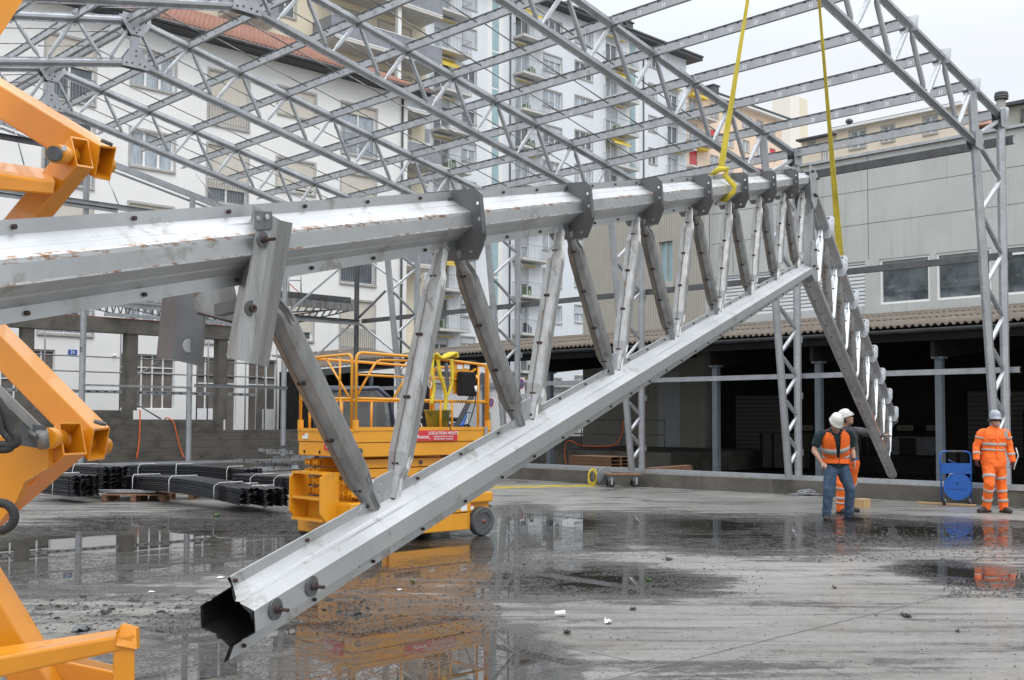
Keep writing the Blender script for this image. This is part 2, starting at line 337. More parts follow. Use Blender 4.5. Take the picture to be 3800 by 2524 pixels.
X_=Vector((1,0,0));Y_=Vector((0,1,0));Z_=Vector((0,0,1))
# ================================================================== shared steel shapes
def hexpr(w,hv,hr,ht,fl=.004):
    """half width, half vertical face, root height, flange tip height: two hat sheets bolted along flanges"""
    return [(fl,-ht),(fl,-hr),(w,-hv),(w,hv),(fl,hr),(fl,ht),(-fl,ht),(-fl,hr),(-w,hv),(-w,-hv),(-fl,-hr),(-fl,-ht)]
def chord(mb,p,q,side,w=.085,hv=.028,hr=.083,ht=.115,open0=False,bolts=.42,bs=.009,groove=True,edge=0):
    p=Vector(p);q=Vector(q);d=(q-p).normalized(); si=(side-d*side.dot(d)).normalized(); u=si.cross(d)
    if u.z<0 and abs(d.z)<.9: u=-u
    pr=hexpr(w,hv,hr,ht)
    if groove:  # faint pressed rib on the sloping faces
        def mid(a,b,t): return (a[0]+(b[0]-a[0])*t,a[1]+(b[1]-a[1])*t)
        out=[]
        for i,a in enumerate(pr):
            b=pr[(i+1)%len(pr)]; out.append(a)
            if abs(abs(a[1])-hr)<1e-6 and abs(abs(b[1])-hv)<1e-6 or abs(abs(a[1])-hv)<1e-6 and abs(abs(b[1])-hr)<1e-6:
                for t,o in ((.42,0),(.48,-.003),(.58,-.003),(.64,0))+(((.88,0),) if edge and b[1]>0 and abs(abs(b[1])-hv)<1e-6 else ()) :
                    m_=mid(a,b,t); k=1+o/.08; out.append((m_[0]*k,m_[1]*k))
                if edge and a[1]>0 and abs(abs(a[1])-hv)<1e-6: out.insert(-4,mid(a,b,.12))
            if edge and abs(a[0])>w*.9 and abs(b[0])>w*.9:
                out.append((a[0],hv*.62) if a[1]>0 else (a[0],-hv*.8)); out.append((a[0],-hv*.8) if a[1]>0 else (a[0],hv*.62))
        pr=out
    m0=len(mb.m); mb.prof(p,q,pr,si,u,0,caps=not open0)
    if edge:
        for i in range(len(pr)):
            a,b=pr[i],pr[(i+1)%len(pr)]; cx=(abs(a[0])+abs(b[0]))/2; cy=(a[1]+b[1])/2
            if cx>w*.86 and (hv*.6<cy<hv*1.6 or -hv*1.2<cy<-hv*.78): mb.m[m0+i]=edge
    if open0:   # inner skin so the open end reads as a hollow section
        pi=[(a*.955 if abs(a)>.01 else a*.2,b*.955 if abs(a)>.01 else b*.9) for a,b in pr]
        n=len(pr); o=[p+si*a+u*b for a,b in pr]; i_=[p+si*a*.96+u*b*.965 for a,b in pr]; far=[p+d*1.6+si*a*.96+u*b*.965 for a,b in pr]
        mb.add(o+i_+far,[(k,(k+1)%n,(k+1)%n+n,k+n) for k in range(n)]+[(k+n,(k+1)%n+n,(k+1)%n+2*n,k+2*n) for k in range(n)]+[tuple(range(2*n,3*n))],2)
    if bolts:
        L=(q-p).length; k=int(L/bolts)
        for i in range(k+1):
            c=p+d*min(L-.02,.06+i*bolts)
            for zz in (hr+ht,-hr-ht):
                for s_ in (1,-1): mb.tube([c+u*zz/2+si*s_*.004,c+u*zz/2+si*s_*(.004+bs*1.1)],bs*.85,6,1,smooth=False)
    return mb
def strut(mb,p,q,side,w=.055,t=.048,end=.16,crush=.5,detail=False,bolts=False):
    """pressed web strut whose ends are squashed flat to fit between the chord halves"""
    p=Vector(p);q=Vector(q);d=(q-p).normalized();L=(q-p).length
    si=(side-d*side.dot(d)).normalized(); u=d.cross(si)
    def sec(pos,ws,ts,gr=0):
        base=[(-1,0),(-.93,.32),(-.6,.95),(0,1),(.6,.95),(.93,.32),(1,0),(.93,-.32),(.6,-.95),(0,-1),(-.6,-.95),(-.93,-.32)] if not detail else \
             [(-1.16,.035),(-.98,.06),(-.80,.85),(-.45,1),(-.25,1),(0,1),(.25,1),(.45,1),(.80,.85),(.98,.06),(1.16,.035),(1.16,-.035),(.98,-.06),(.80,-.85),(.45,-1),(.25,-1),(0,-1),(-.25,-1),(-.45,-1),(-.80,-.85),(-.98,-.06),(-1.16,-.035)]
        out=[]
        for i,(a,b) in enumerate(base):
            g=1.0
            if gr and detail and abs(b)==1: g=1-gr*(1 if abs(a) in (.25,) else (-.15 if a==0 else .0))
            out.append(p+d*pos+u*(a*ws)+si*(b*ts*g))
        return out
    e=end
    secs=[sec(0,w*crush,t*.55,.5),sec(e*.7,w*crush*1.05,t*.6,.55),sec(e*1.05,w*.72,t*.95,.35),sec(e*1.5,w,t,.0),sec(L-e*1.5,w,t,.0),sec(L-e*1.05,w*.74,t*.95,.35),sec(L-e*.7,w*crush*1.05,t*.6,.55),sec(L,w*crush,t*.55,.5)]
    m0=len(mb.m); mb.loft(secs,0,True,False)
    if detail:
        n_=len(secs[0])
        for r_ in range(len(secs)-1):
            for k_ in (10,21): mb.m[m0+r_*n_+k_]=1
            for k_ in range(11,21): mb.m[m0+r_*n_+k_]=2  # far half takes a darker material, its shade put into the colour
    if bolts:
        n=int(L/.3)
        for i in range(n+1):
            f=(i+.5)/(n+1)*L; k=1 if e*1.5<f<L-e*1.5 else .62
            [mb.tube([p+d*f+u*(w*1.05*k*sg)-si*.014,p+d*f+u*(w*1.05*k*sg)+si*.014],.0065,6,1,smooth=False) for sg in (1,-1)]
    return mb
def octo(w,z0,z1,c,cut=None):
    return [(-w+c,z0),(w-c,z0),(w,z0+c),(w,z1-c*.5),(w-c*.5,z1),(-w+c*.5,z1),(-w,z1-c*.5),(-w,z0+c)]
def circ(x,y,r,n=8): return [(x+r*math.cos(2*PI*k/n),y+r*math.sin(2*PI*k/n)) for k in range(n)]
# ================================================================== the hall skeleton
UK=[8.47,12.96,17.36,21.77,26.18]; UG=29.2
XV=20.157;PP=1.2468;SS=.214;HH=7.786;XR=XV-8*PP;ZR=HH+8*PP*SS
def topz(x): return ZR-abs(x-XR)*SS
def botz(x): return 9.03-abs(x-XR)*.2237
hall=thing('steel_hall_skeleton','bare galvanised steel skeleton of a gabled hall with lattice frames and perforated purlins','building frame',(XR,UK[0],0))
def portal(y,first=True):
    mb=MB()
    for sg in (1,-1):
        X=lambda x: XR+sg*(x-XR)
        chord(mb,(XR,y,ZR),(X(21.6),y,topz(21.6)),Y_,w=.075,hv=.026,hr=.072,ht=.10)
        chord(mb,(XR,y,9.03),(X(20.4),y,botz(20.4)),Y_,w=.075,hv=.026,hr=.072,ht=.10)
    fr=mb.build('portal_frame',['galv','bolt'],hall)
    for sg in (1,-1):
        X=lambda x: XR+sg*(x-XR)
        for a,b in (((X(20.157),y,7.70),(X(21.08),y,.36)),((X(21.47),y,7.62),(X(21.47),y,.36))):
            c=MB(); chord(c,a,b,Y_,w=.075,hv=.035,hr=.085,ht=.115,bolts=.5); c.build('column_leg',['galv','bolt'],fr)
        def addst(a,b,shiny):
            c=MB(); strut(c,a,b,Y_,w=.042,t=.04,end=.12); c.build('web_strut',['galvshiny' if shiny else 'galv'],fr)
        for n in range(0,8):
            xt=XV-n*PP; xb=xt-PP*.5; 
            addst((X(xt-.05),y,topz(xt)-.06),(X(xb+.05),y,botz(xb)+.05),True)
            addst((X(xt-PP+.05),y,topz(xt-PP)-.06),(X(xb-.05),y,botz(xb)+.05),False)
        addst((X(20.22),y,6.86),(X(21.42),y,7.42),True)
        zo=[6.25,4.8,3.6,2.57,1.7,.95]; zi=[6.85,5.5,4.15,3.05,2.1,1.3,.6]
        for i,z in enumerate(zo):
            xi=lambda zz: 20.157+(7.70-zz)/(7.70-.36)*.92
            addst((X(xi(zi[i])+.03),y,zi[i]),(X(21.44),y,z),False); addst((X(21.44),y,z),(X(xi(zi[i+1])+.03),y,zi[i+1]),True)
    # ridge post and gussets
    c=MB(); c.beam((XR,y,9.02),(XR,y,ZR),.16,.10,up=Y_); c.build('ridge_post','galv',fr)
    for z0,flip in ((ZR,1),(9.03,-1)):
        for dy in (-.085,.085):
            c=MB(); pr=[(-.30,-.13),(.30,-.13),(.27,.03),(.10,.30),(-.10,.30),(-.27,.03)] if flip<0 else [(-.13,-.33),(.13,-.33),(.33,-.05),(.30,.10),(-.30,.10),(-.33,-.05)]
            if flip<0: pr=[(a,b) for a,b in pr]
            c.plate(pr,[],(XR,y+dy,z0),X_,Z_,.008)
            for bx,bz in (((-.2,-.06),(-.08,-.04),(.08,-.04),(.2,-.06),(0,.12),(0,.22)) if flip<0 else ((-.2,-.02),(.2,-.02),(-.06,-.2),(.06,-.2),(0,-.28))):
                c.box((XR+bx,y+dy*1.12,z0+bz),(.028,.014,.028),1)
            c.build('gusset_plate',['galv','bolt'],fr)
    for sg in (1,-1):
        X=lambda x: XR+sg*(x-XR)
        for dy in (-.088,.088):
            c=MB(); c.plate([(-.16,-.16),(.12,-.20),(.20,.0),(.10,.20),(-.16,.14)],[],(X(20.25),y+dy,6.82),X_*sg,Z_,.008); c.build('gusset_plate',['galv','bolt'],fr)
            c=MB(); c.plate([(-.16,-.22),(.13,-.22),(.15,.10),(.02,.18),(-.20,.10)],[],(X(21.45),y+dy,7.48),X_*sg,Z_,.008); c.build('gusset_plate',['galv','bolt'],fr)
    # purlin cleats
    for sg in (1,-1):
        for n in range(-1,8):
            xt=XV-n*PP if n>=0 else 21.45
            c=MB(); c.plate([(-.14,-.13),(.14,-.13),(.16,-.08),(.16,.13),(.12,.16),(-.12,.16),(-.16,.13),(-.16,-.08)],[],(XR+sg*(xt-XR),y,topz(xt)),Y_,Vector((sg*SS,0,1)),.012)
            c.build('purlin_cleat','galv',fr)
    return fr
f0=portal(UK[0])
for k in range(1,5):
    c=f0.copy(); COL.objects.link(c); c.matrix_parent_inverse=f0.matrix_parent_inverse.copy(); c.location=f0.location+Vector((0,UK[k]-UK[0],0))
    if f0 not in _kc: _kc[f0]=kids(f0)
    for ch in _kc[f0]:
        d=ch.copy(); COL.objects.link(d); pi=ch.matrix_parent_inverse.copy(); d.parent=c; d.matrix_parent_inverse=pi
# purlins
def purlin(L):
    mb=MB(); h=.20; t=.004
    mb.bb((-t/2,0,0),(t/2,L,h)); mb.bb((t/2,0,h-t),(.06,L,h)); mb.bb((-.06,0,0),(-t/2,L,t)); mb.bb((.06-t,0,h-.022),(.06,L,h-t)); mb.bb((-.06,0,t),(-.06+t,L,.022)); mb.bb((-.012,0,h-.018),(-t/2-.0005,L,h+.004),1)
    o=mb.build('purlin',['purlin','darksteel'],None,center=False); me=o.data; uv=me.uv_layers.new(name='UVMap')
    for l in me.loops:
        v=me.vertices[l.vertex_index].co; uv.data[l.index].uv=(v.y,v.z)
    bpy.data.objects.remove(o); return me
rows=[(XV-n*PP) for n in range(0,8)]+[21.45,XR+.12]
rows=rows+[2*XR-x for x in rows]
Ys=UK+[UG]
pm={}
for x in rows:
    for k in range(5):
        L=round(Ys[k+1]-Ys[k]-.03,3)
        if L not in pm: pm[L]=purlin(L)
        o=bpy.data.objects.new('purlin',pm[L]); COL.objects.link(o); o.location=(x,Ys[k]+.015,topz(x)-.05); attach(o,hall)
# anti-sag rods running down the slope between purlins, three in a bay
for k in range(1,5):
    for f in (.2,.49,.78):
        y=Ys[k]+(Ys[k+1]-Ys[k])*f
        for sg in (1,-1):
            mb=MB()
            for n in range(0,8):
                a=XV-n*PP; b=a-PP
                mb.tube([(XR+sg*(a-XR)-sg*.1,y+(.03 if n%2 else -.03),topz(a)-.01),(XR+sg*(b-XR)+sg*.0,y+(.03 if n%2 else -.03),topz(b)-.0)],.014,5)
            mb.build('tie_rod','galvrusty',hall)
# side girts on the outer columns (cold-formed sections), right side
for (px,py),(ya,yb),hh in (((3286,601),(UK[0]-.2,UG),.16),((3373,985),(UK[0]-.15,UG),.13),((3300,1386),(UK[0]-.25,UG),.11)):
    z=PX(px,py,21.62).z
    for k in range(5):
        a=max(ya,Ys[k]) if k else ya; b=Ys[k+1]
        mb=MB(); mb.bb((21.59,a+.02,z-hh/2),(21.595,b-.02,z+hh/2)); mb.bb((21.595,a+.02,z+hh/2-.006),(21.68,b-.02,z+hh/2)); mb.bb((21.595,a+.02,z-hh/2),(21.68,b-.02,z-hh/2+.006)); mb.build('girt','plate' if hh>.12 else 'galv',hall)
# column clips
for k in range(5):
    for i in range(5):
        z=.9+i*1.25; mb=MB(); mb.box((21.60,Ys[k]-.02,z),(.05,.03,.14)); mb.build('column_clip','galv',hall)
# gable wall frame
def gz(x): return 9.22-abs(x-XR)*.213-(.0)
gm=MB()
for sg in (1,-1):
    X=lambda x: XR+sg*(x-XR)
    gm.beam((XR,UG,gz(XR)),(X(21.5),UG,gz(21.5)),.07,.17)
    gm.beam((XR,UG+.1,gz(XR)-.16),(X(21.5),UG+.1,gz(21.5)-.16),.05,.05)
gf=gm.build('gable_frame','galv',hall)
for x in (-.9,2.96,6.1,9.23,12.37,15.5,18.66,21.39):
    mb=MB(); zt=gz(x)-.05
    chord(mb,(x,UG-.02,.36),(x,UG-.02,zt),X_,w=.075,hv=.035,hr=.08,ht=.11,bolts=.45); mb.build('gable_post',['galv' if x<21 else 'darksteel','bolt'],gf)
def grail(pix,xa,xb,h=.1,m_='galv',th=.06):
    z=PY(*pix,UG-.1).z; mb=MB(); mb.bb((xa,UG-.14-th/2,z-h/2),(xb,UG-.14+th/2,z+h/2)); mb.bb((xa,UG-.24,z+h/2-.006),(xb,UG-.14-th/2,z+h/2)); mb.build('girt',m_,gf)
grail(S('a1',160,965),-1,12.7,.14,'darksteel'); grail(S('a1',435,1370),-1,21.4,.14); grail(S('a1',80,1345),-1,13.2,.10)
grail(S('b1',850,523),12.4,21.4,.12,'galv'); grail(S('b2',450,612),18.6,21.4,.07,'darksteel'); grail(S('b1',900,1076),12.4,15.5,.05,'galvshiny')
grail(S('b2',90,1085),15.6,18.7,.08)
def rod(a,b,r=.014,m_='galvshiny',par=None,nm='sag_rod'):
    mb=MB(); mb.tube([a,b],r,6); return mb.build(nm,m_,par or gf)
for (x0,y0),(x1,y1) in ((S('a1',95,870),S('a1',165,1130)),(S('a1',745,1235),S('a1',820,1425)),(S('a1',1345,1190),S('a1',1490,1390))):
    rod(PY(x0,y0,UG-.15),PY(x1,y1,UG-.15),.018)
c_=PY(*S('b1',556,826),UG-.14); text('letter_mark','E',.17,c_,X_,Z_,'darkletter',gf)
# corner cross bracing
def brace(a,b,par,w=.07,m_='galv'):
    mb=MB(); mb.beam(a,b,w,w*.7); return mb.build('diagonal_brace',m_,par)
for (a,b) in (((220,570),(650,205)),((400,880),(650,650))): brace(PY(*S('b2',*a),UG),PY(*S('b2',*b),UG),gf)
for (a,b) in (((720,190),(1000,380)),((890,420),(700,610)),((700,640),(1010,890))): brace(PX(*S('b2',*a),21.5),PX(*S('b2',*b),21.5),hall,.07,'galv')
M['brownsteel']=mat('brown_shaded_half_steel',(.25,.225,.20),(.16,.145,.13),rough=.5,metal=.4,scale=4)  # brown tone with the shade of the struts' far half painted in
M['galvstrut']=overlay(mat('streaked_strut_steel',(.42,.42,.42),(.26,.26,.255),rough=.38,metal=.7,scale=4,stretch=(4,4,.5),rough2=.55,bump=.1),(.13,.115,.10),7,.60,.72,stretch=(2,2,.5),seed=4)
# ================================================================== the roof truss being lifted
O=Vector((11.023,6.534,4.326)); Lv=(Vector((1.765,2.778,2.126))-O)/8; Rv=(Vector((20.28,10.201,1.761))-O)/8
tr=thing('lifted_roof_truss','long galvanised lattice roof truss hanging in yellow slings, its torn near end above the puddles','roof truss',(O.x,O.y,0))
hd=(Vector((Lv.x,Lv.y,0))).normalized(); SD=Vector((hd.y,-hd.x,0))    # side of the truss facing the camera
if SD.dot(EYE-O)<0: SD=-SD
HB=1.019; HBR=1.15; KN=1.11
_E0=O+Lv*8; _E1=EYE+(_E0-EYE)*KN; _B0=O-Z_*HB; _B1=EYE+(_E0-Z_*HB-EYE)*KN
_d0=12.376; _d1=3.221; _d2=_d1*KN
def LN(n,b=0):
    t=n/8; w=t*_d1/((1-t)*_d0+t*_d1); t=w*_d0/(w*_d0+(1-w)*_d2)
    T=O+(_E1-O)*t; B=_B0+(_B1-_B0)*t
    return T+(B-T)*(b/HB)
def RN(n,b=0): return O+Rv*n-Z_*b
def bot(n): return LN(n,HB)
mb=MB(); chord(mb,LN(.12),LN(9.7),SD,w=.088,hv=.031,hr=.086,ht=.122,bolts=.40,bs=.008,edge=2); mb.build('top_chord',['galvtruss','bolt','rustedge'],tr)
mb=MB(); chord(mb,bot(8.19),bot(.12),SD,w=.10,hv=.033,hr=.088,ht=.122,open0=True,bolts=.38,bs=.008)
d8=(bot(0)-bot(8)).normalized()
for n_ in (8.11,7.97):    # washers and threaded studs near the open end
    c=bot(n_)+SD*.10; R=SD.to_track_quat('Z','Y').to_matrix()
    mb.lathe(c,[(.001,0),(.034,0),(.034,.006),(.001,.006)],16,3,R); mb.lathe(c,[(.013,.006),(.013,.02),(.006,.02),(.006,.05),(.001,.05)],8,1,R)
rn_=random.Random(6); e0=bot(8.19)
for v in mb.v:
    dd_=(v-e0).dot(d8)
    if -.002<dd_<.012: v+=d8*(rn_.uniform(0,.022)+(.035 if (v-e0).z>.07 else 0)-(.03 if (v-e0).z<-.10 else 0))
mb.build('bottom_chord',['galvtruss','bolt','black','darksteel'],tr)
mb=MB(); chord(mb,RN(.12),RN(8.5),SD,w=.085,bolts=.44,bs=.01); mb.build('top_chord',['galvtruss','bolt'],tr)
mb=MB(); chord(mb,RN(.12,HBR-.1),RN(8.15,HBR+.02),SD,w=.085,bolts=.44,bs=.01); mb.build('bottom_chord',['galvtruss','bolt'],tr)
# spilled orange marking paint on the far bottom chord
mb=MB(); A_=RN(4.7,HBR-.04);B_=RN(6.3,HBR-.0); mb.beam(A_+SD*.0885+Z_*.0,B_+SD*.0885,.002,.04); mb.build('orange_paint_mark',mat('faded_orange_mark',(.55,.17,.09),(.42,.30,.27),rough=.6,scale=3),tr)
for n in range(0,9):
    if n<8:
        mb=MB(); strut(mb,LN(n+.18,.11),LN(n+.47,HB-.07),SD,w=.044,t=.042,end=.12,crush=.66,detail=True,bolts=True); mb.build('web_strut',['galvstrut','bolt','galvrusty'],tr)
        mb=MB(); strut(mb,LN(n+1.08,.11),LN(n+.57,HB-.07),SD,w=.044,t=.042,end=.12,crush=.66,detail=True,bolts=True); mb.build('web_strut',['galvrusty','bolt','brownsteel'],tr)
        mb=MB(); strut(mb,RN(n+.10,.10),RN(n+.44,HBR-.13),SD,w=.06,t=.055,end=.15,bolts=True); mb.build('web_strut',['galvrusty','bolt'],tr)
        mb=MB(); strut(mb,RN(n+.92,.10),RN(n+.56,HBR-.13),SD,w=.05,t=.045,end=.15,bolts=True); mb.build('web_strut',['galvshiny','bolt'],tr)
        # joint plates between the chord halves
        for a_,b_ in ((LN(n+.5,HB),1),(LN(n+.0 if n else .14),-1)):
            mb=MB(); dd=Lv.normalized(); mb.plate([(-.20,-.10),(.20,-.10),(.20,.10),(.10,.19),(-.10,.19),(-.20,.10)],[circ(-.07,.13,.008),circ(.07,.13,.008),circ(-.05,.165,.008),circ(.05,.165,.008)],a_,dd,Z_*b_,.008); mb.build('joint_plate','plate' if b_<0 else 'galv',tr)
# bolted cleat plates across the top chord
def cleat(P,dd,m_='plate'):
    up=(Z_-dd*dd.z).normalized(); mb=MB()
    h_=[(.115,.128),(.143,.10),(.146,-.075),(.10,-.168),(.0,-.172)]; pr=h_+[(-a,b) for a,b in reversed(h_[:-1])]
    mb.plate(pr,[circ(.118,.065,.008),circ(-.118,.065,.008),circ(.120,.0,.008),circ(.07,-.135,.008),circ(-.120,.0,.008)],P,SD,up,.010)
    for s_ in (1,-1): mb.plate([(0,-.06),(.03,-.06),(.03,.10),(0,.10)],[],P+SD*s_*.141,dd,up,.006)
    mb.box(P+up*.100+SD*.075-dd*.014,(.016,.016,.016),1)
    return mb.build('purlin_cleat',[m_,'bolt'],tr)
for n in range(1,8): cleat(LN(n+.10),Lv.normalized())
for n in range(1,9): cleat(RN(n),Rv.normalized(),'galv')
# ridge plates
for s_ in (1,-1):
    mb=MB(); mb.plate([(-.19,-.30),(-.02,-.36),(.16,-.30),(.30,-.08),(.30,.09),(.02,.12),(-.28,.09),(-.28,-.08)],[circ(.2,0,.012),circ(-.2,0,.012),circ(0,-.22,.012)],LN(0,-.02)+SD*s_*.094,-hd,Z_,.008)
    for bx,bz in ((.2,.03),(-.2,.03),(.05,-.2),(-.05,-.2)): mb.tube([LN(0,-.02)+SD*s_*.094-hd*bx+Z_*bz,LN(0,-.02)+SD*s_*.13-hd*bx+Z_*bz],.014,6,1)
    mb.build('ridge_gusset',['galv','bolt'],tr)
    mb=MB(); mb.plate([(-.22,-.10),(.02,-.16),(.24,-.10),(.20,.10),(.09,.30),(-.09,.30),(-.2,.10)],[circ(0,.2,.012)],LN(0,HB-.02)+SD*s_*.092,-hd,Z_,.008)
    for bx,bz in ((.12,0),(-.12,0),(0,.2)): mb.tube([LN(0,HB-.02)+SD*s_*.092-hd*bx+Z_*bz,LN(0,HB-.02)+SD*s_*.125-hd*bx+Z_*bz],.013,6,1)
    mb.build('ridge_gusset',['galv','bolt'],tr)
mb=MB(); mb.beam(LN(0,.05),LN(0,HB),.14,.10,up=hd); mb.build('ridge_post','galvtruss',tr)
# stub of the old column: folded channel pieces bolted either side of the top chord near n=8
DS=3800/2361
def sheet(top,bot_,name,mt,th=.006,par=None):
    mb=MB(); n=len(top); mb.add([PC(x*DS,y*DS,d) for x,y,d in top]+[PC(x*DS,y*DS,d) for x,y,d in bot_],[(i,i+1,i+1+n,i+n) for i in range(n-1)])
    o=mb.build(name,mt,par or tr,recalc=False); m_=o.modifiers.new('t','SOLIDIFY'); m_.thickness=th; m_.offset=0; return o
f=sheet([(586,474,3.42),(601,480,3.33),(604,482,3.33),(630,499,3.33),(641,505,3.35),(645,508,3.36),(673,514,3.46)],[(524,822,3.40),(538,828,3.31),(542,829,3.31),(576,836,3.31),(587,839,3.33),(592,840,3.34),(617,846,3.44)],'column_stub','galvstrut')
Rn=(SD*.9+(EYE-PC(975,880,3.3)).normalized()*.25).normalized().to_track_quat('Z','Y').to_matrix()
for (x,y,st) in ((604,553,.055),(577,711,.012)):
    mb=MB(); c=PC(x*DS,y*DS,3.315); mb.lathe(c,[(.001,0),(.024,0),(.024,.007),(.001,.007)],18,1,Rn); mb.lathe(c,[(.011,.006),(.011,.018),(.0055,.018),(.0055,st),(.001,st)],8,0,Rn)
    mb.build('stud_and_washer',['bolt','darksteel'],tr)
sheet([(588,485,3.318),(607,488,3.315),(612,488,3.32),(627,488,3.318)],[(586,529,3.318),(606,530,3.315),(611,529,3.32),(628,528,3.318)],'tab_plate','plate',.005)
mb=MB()
for x,y in ((596,503),(616,500)): mb.lathe(PC(x*DS,y*DS,3.309),[(.001,0),(.0075,0),(.0075,.002),(.001,.002)],10,0,Rn)
mb.build('bolt_hole','galvshiny',tr)
sheet([(381,640,3.95),(412,640,3.88),(418,640,3.87),(470,640,3.87),(478,640,3.93)],[(362,825,3.95),(395,828,3.88),(401,830,3.87),(463,845,3.87),(466,843,3.93)],'column_stub','plate')
mb=MB(); mb.lathe(PC(434*DS,797*DS,3.862),[(.001,0),(.024,0),(.024,.003),(.021,.003),(.021,.002),(.001,.002)],18,0,Rn); mb.build('washer_mark','galvtruss',tr)
sheet([(435,641,3.74),(470,634,3.72),(520,626,3.70),(535,640,3.70)],[(452,715,3.74),(470,722,3.72),(545,742,3.70),(560,745,3.70)],'joint_plate','galvrusty',.008)
mb=MB(); mb.beam(PC(505*DS,716*DS,3.60),PC(560*DS,702*DS,3.42),.032,.038); mb.build('threaded_bar','darksteel',tr)
mb=MB(); mb.tube([PC(455*DS,722*DS,3.7),PC(545*DS,745*DS,3.65)],.004,5); mb.build('stiffener_edge','bolt',tr)
# slings
def sling(name,label,A,B,w0,w1,th=.012):
    mb=MB(); A=Vector(A);B=Vector(B); d=(B-A).normalized(); si=d.cross((EYE-B)).normalized(); nn=d.cross(si); secs=[]
    K=14
    for i in range(K+1):
        f=i/K; w=w0+(w1-w0)*f; ang=.5*math.sin(f*4.0)+.25; s2=si*math.cos(ang)+nn*math.sin(ang); n2=d.cross(s2); c=A+(B-A)*f
        secs.append([c+s2*w/2+n2*th/2,c+s2*w/2-n2*th/2,c-s2*w/2-n2*th/2,c-s2*w/2+n2*th/2])
    mb.loft(secs,0,True,False); return mb
# near sling chokes the top chord between nodes 3 and 4
kP=LN(3.38); top1=kP+Vector((.0,0,.0))
a_top=PC(2785,-60,kP.dot(_f0)-.05 if False else (kP-EYE).dot(_f)); kk=(kP-EYE).dot(_f)
mb=sling('s','',PC(2800,-160,kk),PC(2676,625,kk),.020,.05)
mb.tube([PC(2640,650,kk-.12),PC(2668,628,kk-.15),PC(2700,628,kk-.15),PC(2690,650,kk-.14),PC(2725,690,kk-.16),PC(2722,712,kk-.17),PC(2690,742,kk-.14),PC(2672,738,kk-.05)],[.02,.027,.025,.023,.022,.022,.022,.02],8)
tag(mb.build('lifting_sling','sling'),'crumpled yellow lifting sling choked round the truss chord left of its ridge','sling','slings the truss hangs from')
kR=RN(3.0); kr=(kR-EYE).dot(_f)
mb=sling('s','',PC(3026,-160,kr*.93),PC(3124,1030,kr+.15),.022,.105)
tag(mb.build('lifting_sling','sling'),'straight yellow lifting sling passing the far half of the truss, right of its ridge','sling','slings the truss hangs from')
